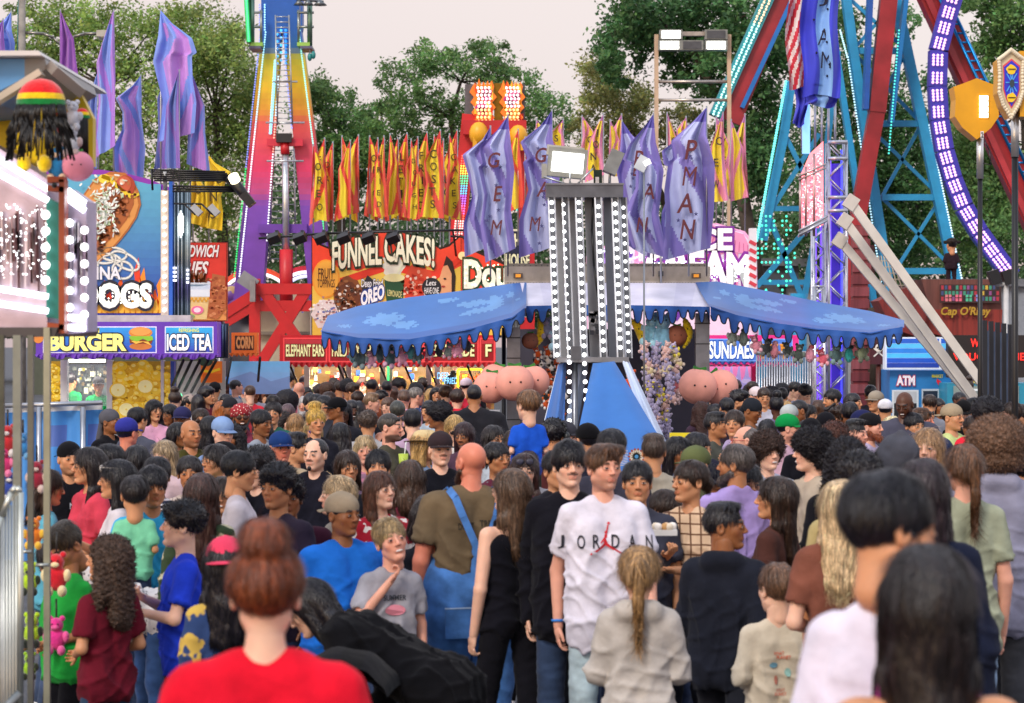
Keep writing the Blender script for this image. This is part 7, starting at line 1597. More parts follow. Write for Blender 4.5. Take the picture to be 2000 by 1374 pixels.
# ================================================================ near left game stand
D = 12.0
ls = thing('game_stand', (P(60, 700, D).x, D+.5, gz(D)), 'blurred prize stand at the near left edge with rows of white light tubes', 'game stand')
m = MB(); m.prism([(P(x, y, D).x, P(x, y, D).z) for x, y in ((-120, 113), (98, 113), (104, 122), (-120, 124))], D-.3, D+1.6, '#d8d4d0'); m.build('roof_edge', 'paint', ls)
m = MB(); m.prism([(P(x, y, D).x, P(x, y, D).z) for x, y in ((-120, 124), (64, 124), (64, 160), (-10, 200), (-120, 210))], D-.2, D+1.2, '#5c9cd8'); m.build('blue_fascia', 'paint', ls)
m = MB(); m.prism([(P(x, y, D).x, P(x, y, D).z) for x, y in ((64, 124), (102, 122), (108, 142), (64, 170))], D-.2, D+1.2, '#8c8c8c'); m.beam(P(-10, 200, D-.25), P(82, 142, D-.25), .03, .1, '#c8bca8'); m.beam(P(100, 132, D-.25), P(155, 178, D-.15), .045, .12, '#8a8078'); m.build('eave_trim', 'paint', ls)
m = MB(); m.prism([(P(x, y, D).x, P(x, y, D).z) for x, y in ((-120, 200), (90, 140), (120, 200), (120, 300), (-120, 300))], D+.9, D+1.0, '#d8b800'); m.build('yellow_lining', 'paint', ls)
m = MB(); m.prism([(P(x, y, D).x, P(x, y, D).z) for x, y in ((-120, 225), (0, 290), (96, 352), (96, 640), (-120, 640))], D-.05, D+.4, '#c0b0c0'); m.build('light_panel', 'metal', ls)
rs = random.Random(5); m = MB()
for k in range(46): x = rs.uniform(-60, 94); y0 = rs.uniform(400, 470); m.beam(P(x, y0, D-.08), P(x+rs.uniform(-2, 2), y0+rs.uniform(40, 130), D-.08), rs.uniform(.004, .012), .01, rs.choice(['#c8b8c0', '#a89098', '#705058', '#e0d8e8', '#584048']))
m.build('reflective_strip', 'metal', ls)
def ltube(x0, y0, x1, y1, w, dd=D-.14): m = MB(); m.tube(P(x0, y0, dd), P(x1, y1, dd), w, '#f4f6ff', 8); m.build('light_tube', 'bulb', ls)
for a in ((-60, 275, 94, 370), (-60, 308, 94, 392), (-60, 555, 94, 580), (-60, 585, 94, 608)): ltube(*a, .014)
m = MB()
for y in (420, 452, 484, 518, 548): m.ball(P(89, y, D-.15), .021, '#ffffff', 8, 6)
for k in range(120): m.ball(P(rs.uniform(0, 92), rs.uniform(400, 545), D-.1), rs.uniform(.002, .005), '#ffffff', 5, 4)  # tiny glowing specks scattered as glints over the panel, besides the real bulbs
m.build('bulb_column', 'bulb', ls)
m = MB(); m.prism([(P(x, y, D).x, P(x, y, D).z) for x, y in ((98, 388), (122, 400), (122, 624), (98, 620))], D-.1, D+.05, '#107468'); m.build('teal_panel', 'paint', ls)
for (x0, y0, x1, y1) in ((96, 352, 128, 352), (124, 352, 124, 652), (96, 636, 128, 640), (96, 368, 128, 372)): m = MB(); m.beam(P(x0, y0, D-.12), P(x1, y1, D-.12), .026, .1, '#a04420'); m.build('rusty_frame', 'paint', ls)
m = MB(); m.ball(P(106, 362, D-.2), .014, '#181414', 8, 6); m.build('bolt', 'black', ls)
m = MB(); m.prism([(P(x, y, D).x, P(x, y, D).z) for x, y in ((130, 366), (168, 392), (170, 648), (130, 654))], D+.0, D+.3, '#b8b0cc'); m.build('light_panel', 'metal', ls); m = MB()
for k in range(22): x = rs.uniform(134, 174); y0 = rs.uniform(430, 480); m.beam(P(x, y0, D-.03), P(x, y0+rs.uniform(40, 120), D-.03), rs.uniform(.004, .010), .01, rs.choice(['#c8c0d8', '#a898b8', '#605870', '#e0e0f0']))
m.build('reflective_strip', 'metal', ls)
for a in ((132, 372, 166, 398), (132, 388, 166, 412), (132, 620, 166, 624), (132, 640, 166, 642)): ltube(*a, .015, D-.06)
m = MB()
for y in range(436, 610, 33): m.ball(P(136, y, D-.08), .019, '#ffffff', 8, 6); m.ball(P(165, y+14, D-.08), .019, '#ffffff', 8, 6)
m.build('bulb_column', 'bulb', ls)
m = MB(); m.prism([(P(x, y, D).x, P(x, y, D).z) for x, y in ((-120, 640), (128, 640), (120, 658), (-120, 660))], D-.2, D+1, '#4a4444'); m.build('under_beam', 'black', ls)
for (x, w, c, y1) in ((4, 9, '#5c6058', 655), (34, 15, '#8c9490', 655), (60, 11, '#707470', 655), (92, 12, '#a0a494', 640)):
	m = MB(); q = P(x, y1, D-.2); b = P(x, 1400, D-.2); m.beam((q.x, D-.2, q.z), (b.x, D-.2, gz(D)), w/F*D, w/F*D, c); m.build('post', 'metal', ls)
for (x, y) in ((48, 1078), (80, 1104)): m = MB(); m.tube(P(x-10, y, D-.25), P(x+14, y, D-.25), .008, '#a8aca8'); m.build('rail_clamp', 'metal', ls)
# prizes hanging behind the posts
for i, (x, y, s, a, b, n) in enumerate([(15, 860, 60, '#c83038', '#e8e0e0', 'blurred red and white plush behind the near left posts'), (45, 870, 50, '#3c8cd0', '#70b0e0', 'blurred blue plush behind the near left posts'), (8, 900, 60, '#e84088', '#f080b0', 'blurred pink plush cut by the left edge'), (72, 930, 60, '#a02840', '#e0c8c0', 'blurred maroon prize bag behind the second post'), (20, 950, 56, '#3048a0', '#e8e4e0', 'blurred navy prize behind the first post'), (66, 1040, 60, '#e88020', '#f0c040', 'blurred orange plush above the metal barrier'), (58, 1130, 60, '#b8e020', '#203020', 'lime and black plush behind the metal barrier'), (110, 1120, 80, '#d82030', '#f0e0b0', 'red character backpack hanging beside the boy in green'), (62, 1230, 64, '#b0d820', '#202820', 'lower lime and black plush behind the posts'), (110, 1240, 70, '#e83898', '#f060a8', 'hot pink plush hanging below the red prize'), (58, 1300, 50, '#98c820', '#283020', 'lowest lime plush near the barrier foot')]):
	plush(x, y, s, a, b, n, D=13.0, group='prizes behind the near left stand', hang=y-s)
# mascot-like wall of plush on the roof: plain bears and a striped hat with black yarn
def bigplush():
	t = thing('striped_knit_hat', P(78, 205, 11.6), 'red, yellow and green striped knit hat with long black yarn locks on a yellow plush', 'hat'); D_ = 11.6; m = MB()
	def dome(u, v):
		a = 2*math.pi*u; h = v; r = (1-h**2.2)**.5 if h < 1 else 0; c = P(80, 205, D_); return (c.x+.112*r*math.cos(a), D_+.09*r*math.sin(a), c.z-.005+.125*h)
	m.grid(dome, 28, 14, lambda u, v: '#108038' if v < .22 else ('#f0c810' if v < .45 else '#e01820')); m.build('knit_cap', 'plush', t)
	m = MB(); rs = random.Random(4)
	for k in range(170):
		a = rs.uniform(-.15, math.pi+.15); a = a if rs.random() < .8 else -a; c = P(80, 205, D_); x = c.x+.108*math.cos(a); y = D_-.085*abs(math.sin(a)); z = c.z; L_ = rs.uniform(.12, .26); sx = (x-c.x)*.35; pts = [(x, y, z), (x+sx*.4, y-.015, z-L_*.5), (x+sx+rs.uniform(-.015, .015), y-.01, z-L_)]; m.path(pts, .0045, '#16120e', 4)
	m.build('yarn_locks', 'hair', t)
	for (x, y, s, a, b, n, k) in ((70, 270, 120, '#e8c400', '#e8c400', 'big yellow plush body under the striped hat', 'bear'), (112, 320, 70, '#2078b0', '#d8b898', 'blue plush legs below the yellow toy', 'bear'), (142, 225, 56, '#d8dce8', '#c8ccd8', 'white plush horse head at the corner of the stand roof', 'bear'), (140, 275, 60, '#c8ccd8', '#b8a0a0', 'grey and white plush below the plush horse', 'bear'), (152, 325, 62, '#e890a8', '#7a3ca0', 'pink plush at the lower corner of the prize stand', 'peach'), (122, 245, 50, '#e02028', '#1c1814', 'red and black plush behind the yarn locks', 'bear')):
		plush(x, y, s, a, b, n, D=12.0, kind=k, group='large plush on the stand roof')
	t = thing('striped_knit_hat', P(160, 235, 12.1), 'second small striped knit hat half hidden at the roof corner', 'hat'); m = MB(); c = P(160, 232, 12.1)
	m.grid(lambda u, v: (c.x+.04*(1-v**2.2)**.5*math.cos(6.283*u), 12.1+.035*(1-v**2.2)**.5*math.sin(6.283*u), c.z+.05*v), 20, 10, lambda u, v: '#108038' if v < .3 else ('#f0c810' if v < .6 else '#e01820')); m.build('knit_cap', 'plush', t); m = MB()
	for k in range(16): m.tube((c.x-.035+.0045*k, 12.07, c.z), (c.x-.033+.0045*k, 12.07, c.z-.18), .003, '#14100e', 4)
	m.build('yarn_locks', 'hair', t)
bigplush()
# metal barrier
D = 10.4
r = thing('steel_barrier', (P(15, 1374, D).x, D, gz(D)), 'pale steel crowd barrier with upright bars at the lower left corner', 'barrier'); m = MB()
m.path([P(-40, 1120, D), P(4, 1010, D), P(22, 962, D), P(32, 952, D), P(40, 962, D), P(40, 1390, D)], .013, '#c0c4bc', 8); q = P(40, 1390, D); m.tube(q, (q.x, D, gz(D)), .013, '#c0c4bc'); m.build('frame', 'metal', r); m = MB()
for k in range(6): x = 8+k*6; q = P(x, 1005-(k*9), D); m.tube((q.x, D, gz(D)+.08), q, .006, '#b8bcb8', 6)
for k in range(6): x = -36+k*8; q = P(x, 1110-(k*19), D); m.tube((q.x, D, gz(D)+.08), q, .009, '#9ca0a0', 6)
m.build_each('bar', 'metal', r); m = MB(); m.tube(P(40, 1352, D), P(-60, 1460, D), .02, '#8c9090'); m.build('lower_rail', 'metal', r)
# ================================================================ people
FC = 'people in the fair crowd'
def jump():
	"""leaping ball player figure with arms and legs spread, as flat outlines"""
	V = []; Fs = []
	def quad(a, b, w):
		dx, dy = b[0]-a[0], b[1]-a[1]; l = math.hypot(dx, dy); nx, ny = -dy/l*w, dx/l*w; n = len(V); V.extend([(a[0]+nx, a[1]+ny), (b[0]+nx*.6, b[1]+ny*.6), (b[0]-nx*.6, b[1]-ny*.6), (a[0]-nx, a[1]-ny)]); Fs.append((n, n+1, n+2, n+3))
	quad((0, -.15), (.02, .18), .07); quad((.02, .15), (.10, .50), .03); quad((0, .10), (-.16, -.10), .03); quad((0, -.12), (-.24, -.32), .05); quad((-.24, -.32), (-.50, -.46), .035); quad((0, -.12), (.22, -.28), .05); quad((.22, -.28), (.50, -.44), .035)
	for (cx, cy, r) in ((.03, .25, .05), (.12, .55, .045)):
		n = len(V); V.extend([(cx+r*math.cos(k*.785), cy+r*math.sin(k*.785)) for k in range(8)]); Fs.append(tuple(range(n, n+8)))
	return np.array(V), Fs
def ring(n=24, r0=.42, r1=.5):
	V = []; Fs = []
	for k in range(n): t = 6.2832*k/n; V += [(r0*math.cos(t), r0*math.sin(t)), (r1*math.cos(t), r1*math.sin(t))]
	for k in range(n): a = 2*k; b = 2*((k+1) % n); Fs.append((a, a+1, b+1, b))
	return np.array(V), Fs
def disc(sx=1, sy=1, n=16): return np.array([(.5*sx*math.cos(6.2832*k/n), .5*sy*math.sin(6.2832*k/n)) for k in range(n)]), [tuple(range(n))]
def rectm(n=5):
	V = []; Fs = []
	for j in range(n+1): V += [(-.5+j/n, -.5), (-.5+j/n, .5)]
	for j in range(n): Fs.append((2*j, 2*j+2, 2*j+3, 2*j+1))
	return np.array(V), Fs
K = '#14141c'
# ---- nearest figures
red_woman = person(520, 1068, label='red haired woman seen from behind with a high bun and bright red shirt', D=6.0, yaw=180, sk='f', hair='bun', hc='#7a3a18', tc='#e01830', pose='bend', fat=1.22)
def add_to(root, m, name, mat, local=False):
	o = m.build(name, mat, root); return o
def rod(root, pts, r, col, name, mat='matte'):
	m = MB(); m.path(pts, r, col, 8); return m.build(name, mat, root)
person(1742, 925, label='blurred black haired man in a white shirt leaning over the long haired woman', D=5.5, yaw=150, hy=112, hp=8, sk='t', hair='short', hc='k', tc='#e2def0', fat=.8, lean=0, pose='bend', roll=6)
person(1808, 1062, label='blurred woman with very long straight dark hair and pink shoulder straps', D=5.0, yaw=182, hy=180, sk='t', hair='xlong', hc='#1c1414', top='cami', tc='#d850b8', pose='bend', hs=.9)
tall = person(1180, 867, label='tall brown haired man in a white shirt with a red leaping figure', D=13.0, yaw=8, hy=26, sk='p', hair='part', hc='#5a3c28', tc='#dedae8', bot='jeans', bc='#a8bcc4', pose='walk', walk=.5, fat=1.0, beard='stubble',
	txt=[('J', 'f', -.205, -.155, .026, .062, '#20202c', .01), ('O', 'f', -.125, -.15, .034, .062, '#20202c', .01), ('R', 'f', -.055, -.148, .032, .062, '#20202c', .01), ('D', 'f', .035, -.148, .034, .062, '#20202c', .01), ('A', 'f', .115, -.15, .036, .062, '#20202c', .01), ('N', 'f', .20, -.155, .034, .062, '#20202c', .01), (jump(), 'f', -.01, -.142, .15, .14, '#d01828', 0)])
person(1112, 864, label='young man with a black fringe in a black hoodie beside the man in white', D=13.4, yaw=-4, hy=12, sk='f', hair='bowl', hc='k', top='long', tc='#16161e', bc='#2c3c58', pose='walk', walk=.4, beard='stash')
person(1248, 1066, label='girl from behind with a long honey ponytail and pale grey hoodie', D=11.3, yaw=176, sk='f', hair='pony', hc='#a07c50', top='hoodie', tc='#bcb6b0', bc='#2c3448', pose='phone2')
person(1515, 1100, label='small boy from behind in a cream long sleeved shirt printed on the back', D=12, yaw=188, hy=205, sk='f', hair='short', hc='#6a4c38', top='long', tc='#cfc4b0', bot='trousers', bc='#8c6438', pose='bend', txt=[('WHAT', 'b', -.01, -.14, .07, .022, '#d05838', .01), ('PLANET', 'b', .02, -.165, .09, .022, '#d05838', .01), (disc(.8, .6), 'b', -.045, -.215, .07, .06, '#6a9ab0', 0), (disc(.6, .9), 'b', .045, -.26, .07, .06, '#8cb8b0', 0), (disc(.5, 1), 'b', -.03, -.31, .05, .06, '#b07060', 0), ('STAY', 'b', 0, -.375, .06, .02, '#d05838', .01), ('FUNKY', 'b', 0, -.40, .08, .02, '#d05838', .01)])
person(1418, 980, label='boy with a dark faded haircut in a black hooded jacket walking away', D=12.6, yaw=160, hy=78, sk='b', hair='fade', hc='k', top='hoodie', tc='#1e212c', bot='trousers', bc='#22242c', walk=.8, pose='walk')
person(1642, 936, label='woman from behind with waist length pale blonde hair and a rust brown shirt', D=11.2, yaw=172, sk='f', hair='long', hc='#d0b48c', tc='#7c4c3e', pose='bend', bc='#1c2030')
om = person(918, 866, label='bald sunburnt bearded man in blue denim dungarees over an olive shirt', D=14.2, yaw=196, hy=215, sk='r', hair='bald', hc='#4a3020', beard='long', tc='#6e5e48', bot='jeans', bc='#4474b4', pose='phone', fat=1.28, txt=[("DON'T", 'b', -.055, -.13, .09, .035, '#2c2418', .01), ('TREAD', 'b', .07, -.12, .10, .035, '#2c2418', .01), ('ON ME', 'b', .07, -.17, .09, .03, '#2c2418', .01)])
def dungarees(root):
	D_, k, shz, hipz, zc, bw = root['_d']; yw = math.radians(196); R = rotz(yw)
	V, Q = sdf_mesh([c_((-.075*bw, 0, hipz+.12), (-.085*bw, 0, hipz-.05), .135*bw, .14*bw, .03), c_((.075*bw, 0, hipz+.12), (.085*bw, 0, hipz-.05), .135*bw, .14*bw, .03)]+[c_((s*.09*bw, 0, hipz-.05), (s*.10*bw, -.02, .50*k), .105*bw, .085*bw, .03) for s in (-1, 1)]+[c_((s*.10*bw, -.02, .50*k), (s*.10*bw, .02, .10*k), .085*bw, .07*bw, .03) for s in (-1, 1)]+[c_((0, -.075*bw, shz-.18*k), (0, -.10*bw, hipz+.1), .07, .11, .03), c_((0, .075*bw, shz-.27*k), (0, .05*bw, hipz+.12), .06, .14, .03)], .014)
	N = vnormals(V, Q); V = V+N*(.010*np.clip(1-np.abs(wob(V*np.array((1, 1, .8)), 18, 3, 3))*2, 0, 1))[:, None]; nb = NB(); nb.add(V @ R.T, Q, hx('#4a7cc0')); obj_from(nb, 'dungarees', 'denim', root)
	for s in (-1, 1):
		m = MB(); pts = []
		for (x, y, z) in ((-s*.0, .128*bw, shz-.30*k), (s*.03, .128*bw, shz-.20*k), (s*.07, .112*bw, shz-.08*k), (s*.095, .075*bw, shz+.0), (s*.10, .03, shz+.035*k), (s*.095, -.06*bw, shz+.0), (s*.08, -.13*bw, shz-.14*k)): q = R @ np.array((x*bw, y+(.060 if y > .06 else (.02 if y > 0 else -.035)), z+(.02 if y < .1 and y > -.1 else 0))); pts.append(Vector(q))
		for a, b in zip(pts[:-1], pts[1:]): m.beam(a, b, .040, .012, '#4a7cc0', up=(0, 1, 0))
		m.build('shoulder_strap', 'denim', root)
	for s in (-1, 1):
		m = MB(); c = R @ np.array((s*.09*bw, .152*bw, hipz-.10)); m.boxr(c, .15, .008, .16, '#4474b6', Matrix.Rotation(yw, 3, 'Z')); m.boxr(c+Vector((0, -.0, .085)), .152, .012, .006, '#a8c0e0', Matrix.Rotation(yw, 3, 'Z')); m.build('back_pocket', 'denim', root)
dungarees(om)
person(994, 913, label='woman in a black strappy top with long light brown hair behind the dungarees man', D=13.6, yaw=-150, hy=-128, sk='f', hair='long', hc='#5c4636', top='cami', tc=K, bot='leggings', bc='#15151c', walk=.5)
person(1024, 885, label='woman with long dark hair and sunglasses on her head in a maroon shirt', D=16.5, yaw=2, sk='f', hair='long', hc='#38201e', tc='#8e4860', bot='leggings', bc='#16161e', gl=('#3c3c50', '#202028', 1), txt=[(ring(), 'f', .02, -.20, .20, .20, '#e0d4d8', 0), (disc(.9, .5), 'f', .02, -.19, .11, .10, '#d8ccd0', 0)])
person(1345, 898, label='woman in a tan plaid shirt holding a snack, hair pulled tightly back', D=14.2, yaw=-30, hy=-58, sk='t', hair='lowbun', hc='n', tc='#e0c0a0', pat='plaid', bot='leggings', bc='#1c1e28', pose='hold')
person(1434, 868, label='bearded grey haired man in a lilac collared shirt facing away', D=15.2, yaw=-150, hy=-112, sk='m', hair='short', hc='s', beard='full', top='polo', tc='#a994d0', bc='#26324c', fat=1.15)
person(1512, 930, label='girl with long straight dark hair in a brown shirt with an orange print', D=14.0, yaw=-120, hy=-96, sk='t', hair='long', hc='n', tc='#54342e', pose='bend', txt=[(disc(.6, 1), 'f', -.04, -.24, .14, .26, '#e07828', 0)])
person(1500, 842, label='grinning young man with a mop of brown curls and a white lettered shirt', D=17.0, yaw=20, hy=24, sk='f', hair='mop', hc='#3c2a24', tc='#d8dcf0', mouth='smile', txt=[('CALI', 'f', 0, -.14, .16, .06, '#2c7058', .01), ('SURF', 'f', .0, -.26, .12, .04, '#30303c', .01)])
person(1946, 812, label='person with a big light brown curly mop and grey hooded top', D=13.5, yaw=182, sk='m', hair='bigafro', hc='#6e5240', top='hoodie', tc='#8e8ea4', bc='#44464c', fat=1.1)
person(1880, 868, label='woman with clipped up brown hair and a short sage green shirt', D=12.6, yaw=188, sk='p', hair='pony', hc='#6a4830', top='tee', tc='#a2a890', bc='#90aed0', hy=195)
person(1750, 842, label='person with a dark grey hood pulled up in front of the blonde girl', D=13.5, yaw=192, sk='f', hair='short', hat='hood', hatc='#4a4c56', top='hoodie', tc='#4a4c56')
person(1812, 834, label='girl with loose honey blonde hair half hidden by the grey hood', D=14.6, yaw=-10, hy=-22, sk='f', hair='long', hc='#a88460', tc='#2c2830')
person(1800, 896, label='woman with wavy dark hair and a navy top behind the blurred couple', D=9.0, yaw=178, sk='t', hair='long', hc='#2a1e24', top='long', tc='#1a2034', bc='#88a4cc')
person(1650, 853, label='woman with long black ringlets and a black shirt', D=13.2, yaw=196, sk='b', hair='curlylong', hc='k', tc='#14141a', bc='#1c2030')
person(1680, 878, label='person with round thick black hair in front of the ringlets', D=11.5, yaw=176, sk='m', hair='messy', hc='k', tc='#b0a070')
person(1584, 834, label='laughing young man with black curls and a beige shirt facing left', D=15.0, yaw=-60, hy=-84, sk='f', hair='mop', hc='k', tc='#b6a896', mouth='smile', bc='#2c2c38')
person(1928, 772, label='man with short black twists in a bright red hooded top', D=19.5, yaw=165, sk='d', hair='afro', hc='k', top='hoodie', tc='#e0283c')
person(1862, 788, label='man in a backwards tan cap and pale lime shirt', D=22.5, yaw=40, hy=48, sk='t', hair='short', hc='n', hat='capback', hatc='#a09078', beard='goatee', tc='#c8d890', fat=1.15)
person(1766, 768, label='large bald man looking down and grinning in front of the cash booth', D=23.0, yaw=-10, hy=-24, hp=20, sk='d', hair='bald', tc='#4c4c5c', mouth='smile', fat=1.35)
person(1803, 796, 1.76, 60, 'sun reddened man with pulled back hair and sunglasses on his head', sk='r', hair='lowbun', hc='#5a3c28', gl=('#202028', '#202020', 1), tc='#a08078')
person(1974, 786, 1.78, -70, 'dark haired man facing left in a blue patterned shirt at the right edge', hy=-82, sk='p', hair='short', hc='n', tc='#3468b0', pat='speck')
person(1882, 782, 1.74, -5, 'pale man in a black lettered cap and black shirt', sk='f', hair='short', hat='cap', hatc='#131316', tc='#131316', hp=15)
person(1702, 806, 1.76, 55, 'ginger bearded man in a backwards black cap and lilac shirt', hy=62, sk='p', hair='short', hc='r', hat='capback', hatc='#18181c', beard='full', top='polo', tc='#c0b4d4')
person(1672, 820, 1.74, 40, 'stern man with a short black crop and pale shirt', hy=52, sk='p', hair='fade', hc='k', tc='#8c88a0')
person(1719, 788, 1.62, 5, 'thin faced youth with wire glasses and parted dark hair', sk='f', hair='part', hc='n', gl=(None, '#505050'), tc='#30303a')
person(1740, 812, 1.66, 185, 'woman seen from behind with very pale blonde hair', sk='f', hair='long', hc='#e0d0a0', tc='#c8c0cc')
person(1709, 763, 1.78, -30, 'man in a dusty tan cap by the brick pillar', hy=-50, sk='t', hair='short', hat='cap', hatc='#948a7c', tc='#22222c')
person(1729, 779, 1.70, 170, 'person in a white cap behind the youth with wire glasses', sk='t', hair='short', hat='cap', hatc='#dcdce4', tc='#3c4050')
person(1668, 768, 1.72, 60, 'woman in black raising her hand beside the purple truss', sk='t', hair='mid', hc='k', top='long', tc='#18181e', pose='up')
person(1700, 752, 1.76, 180, 'person with a round black head of hair by the ship pillar', sk='b', hair='short', tc='#2a2a34')
person(1624, 760, 1.82, -60, 'bearded man in a faded green shirt standing at the purple truss', hy=-72, hp=8, sk='t', hair='short', hc='k', beard='full', tc='#7e9a92')
person(1572, 751, 1.76, -100, 'young man in white bending his head down left of the truss', hy=40, hp=28, sk='f', hair='bowl', hc='k', tc='#c4c8e0')
person(1554, 747, 1.74, 70, 'second young man beside the one in white, looking down', hy=70, hp=20, sk='f', hair='short', hc='k', tc='#8c90a8')
person(1542, 808, 1.76, 70, 'man in a bright green cap and dusty pink shirt', hy=84, sk='p', hair='short', hat='cap', hatc='#0e8844', beard='stubble', top='polo', tc='#c8a2b4')
person(1584, 816, 1.76, 165, 'man in a backwards black cap and black shirt with red lettering', hy=170, sk='f', hair='short', hat='capback', hatc='#131318', tc='#16161e', txt=[('HEAVY', 'b', .10, -.10, .16, .05, '#e04838', .01)])
person(1615, 806, 1.74, 20, 'boy peering over the black cap with a beanie pulled low', sk='f', hair='short', hat='beanie', hatc='#15151b', tc='#30303c')
person(1470, 778, 1.80, 60, 'man in a tied black head scarf looking down', hy=62, hp=22, sk='b', hair='short', hat='durag', hatc='#22262e', tc='#6c6258')
person(1516, 776, 1.72, 185, 'woman with black hair piled in a bun and hoop earring', sk='d', hair='bun', hc='k', tc='#7868a8', pat='vstripe')
person(1400, 804, 1.76, 62, 'man with high curly hair in an olive grey shirt holding a toddler', hy=72, sk='m', hair='fade', hc='k', tc='#50524a', pose='hold')
person(1434, 800, label='toddler in lilac carried beside the man in olive grey', D=21.6, yaw=-20, sk='t', hair='short', hc='n', tc='#b0a0c8', base=1.05, pose='reach')
person(1454, 830, 1.74, -92, 'balding man with red framed glasses and an olive shirt', hy=-92, sk='p', hair='recede', hc='s', gl=(None, '#b02030'), beard='stubble', tc='#6a7450')
person(1478, 755, 1.78, 25, 'man in a white cap with a red badge near the ice cream window', sk='p', hair='short', hat='cap', hatc='#d8c8cc', tc='#9098a0')
person(1446, 760, 1.80, 60, 'black haired bearded man in a dark red checked shirt', hy=66, sk='t', hair='messy', hc='k', beard='short', tc='#5c2c38', top='polo')
person(1326, 853, 1.70, 30, 'woman in large black sunglasses with sleek black hair', hy=38, sk='b', hair='mid', hc='k', gl=('#14101c', '#201820'), tc='#8e9cc0', pat='vstripe')
person(1276, 846, 1.78, 186, 'man with curls cut short at the sides and a plain beige shirt', sk='t', hair='fade', hc='#4c3c34', tc='#a8a092')
person(1304, 958, label='child in mustard yellow tucked against the plaid woman', D=14.6, yaw=40, sk='t', hair='short', hc='n', tc='#cfa020', hp=10)
person(1390, 898, 1.60, 20, 'dark skinned woman in a navy cap behind the plaid woman', hy=24, hp=15, D=16.2, sk='m', hair='mid', hc='k', hat='cap', hatc='#1a1a2c', tc='#1c1c26')
person(1195, 836, 1.76, 180, 'person with dark hair in a charcoal shirt behind the tall man', D=15.4, sk='t', hair='short', hc='k', tc='#3a3a48')
person(1166, 846, 1.70, 182, 'person with short curly grey hair in front of the blue skirt', sk='p', hair='mop', hc='#4c4c58', tc='#50505c')
person(1146, 826, 1.80, 190, 'person in a black cap turned away under the blue skirt', hy=200, sk='t', hair='short', hat='cap', hatc='#101014', tc='#2c2c3a')
hp_ = person(1082, 818, 1.78, 168, 'person with headphones over thick black hair in a maroon hooded top', hy=160, sk='t', hair='messy', hc='k', top='hoodie', tc='#5c3030')
def headphones(root, yaw_):
	D_, k, shz, hipz, zc, bw = root['_d']; R = rotz(math.radians(yaw_)); m = MB(); pts = [Vector(R @ np.array((.112*math.sin(t), .02, zc+.03+.115*math.cos(t)))) for t in [(-1.7+3.4*i/12) for i in range(13)]]; m.path(pts, .007, '#202428', 6)
	for s in (-1, 1): m.ball(Vector(R @ np.array((s*.112, .02, zc+.0))), .038, '#1c2024', 10, 7, (.7, 1, 1.1))
	m.build_each('headphones', 'black', root)
headphones(hp_, 160)
person(1106, 822, 1.76, 80, 'man in a grey cap facing right beside the headphones', hy=86, sk='p', hair='short', hat='cap', hatc='#3c3c44', tc='#4c4c58')
person(1030, 882, 1.60, 186, 'man in a pale grey shirt carrying a boy on his shoulders', D=19.0, sk='t', hair='short', hc='n', tc='#909098', pose='up', fat=1.2)
person(1030, 760, label='boy in a bright blue shirt riding on a man\'s shoulders', D=19.2, yaw=196, hy=214, sk='f', hair='short', hc='#7a583c', tc='#2058d0', base=.93, bot='shorts', bc='#3c4838', pose='bend')
person(966, 830, 1.66, 30, 'woman with thin wire glasses and long dark hair looking right', hy=36, sk='t', hair='long', hc='K', gl=(None, '#40403c'), tc='#c8d4e0')
person(972, 862, 1.46, 35, 'young girl with tied back black hair in a maroon spotted shirt', hy=38, sk='m', hair='lowbun', hc='k', tc='#5c2036', D=18.6, pat='speck')
person(888, 812, 1.66, 10, 'blonde woman in dark sunglasses and white knit looking down', hp=22, sk='f', hair='long', hc='#b8965c', gl=('#181418', '#201810'), tc='#e0dcd8', top='long')
person(861, 842, 1.74, 14, 'moustached man in a dark round badged cap and black shirt', D=17.6, sk='f', hair='short', hc='n', hat='cap', hatc='#33282c', beard='stash', tc='#15161e', pose='phone', fat=1.15)
person(834, 838, 1.66, 70, 'woman in a straw brimmed hat facing right', hy=76, D=19.5, sk='t', hair='mid', hc='B', hat='hat', hatc='#cdb88c', tc='#8098b8')
person(855, 783, 1.78, -80, 'young man with a black afro shouting to the left', hy=-84, sk='b', hair='afro', hc='k', mouth='open', tc='#9cb4d8')
person(926, 790, 1.72, 170, 'man with black hair in a plain scarlet shirt near the peach plush', sk='t', hair='short', hc='k', tc='#e02838')
person(926, 752, 1.84, 182, 'broad bald man in a charcoal lettered shirt seen from behind', sk='m', hair='buzz', hc='k', tc='#26262c', fat=1.35, D=25.5, txt=[('Lynn', 'b', -.10, -.10, .14, .05, '#e8e8e8', .01), ('Moving', 'b', -.09, -.17, .15, .04, '#d8d8d8', .01)])
person(912, 738, 1.80, 150, 'person in a pale pink mesh cap by the peach string', sk='f', hair='short', hat='cap', hatc='#dcc8d8', tc='#c83048')
person(893, 760, 1.74, 175, 'person in a crimson hooded top by the neon sign', sk='f', hair='messy', hc='n', top='hoodie', tc='#e03044')
person(870, 752, 1.76, 195, 'person with tousled brown hair shaved at the neck', sk='f', hair='messy', hc='N', tc='#3a3440')
person(776, 783, 1.80, 184, 'man in a black vest with bare tattooed arms seen from behind', sk='p', hair='buzz', hc='#3a3c38', top='tank', tc='#14161e')
person(764, 808, 1.80, 55, 'bearded man with glasses pushed up, olive shirt and a green drink', hy=68, sk='p', hair='buzz', hc='#3a3430', beard='short', gl=('#303038', '#202024', 1), tc='#4c4a3c', pose='hold')
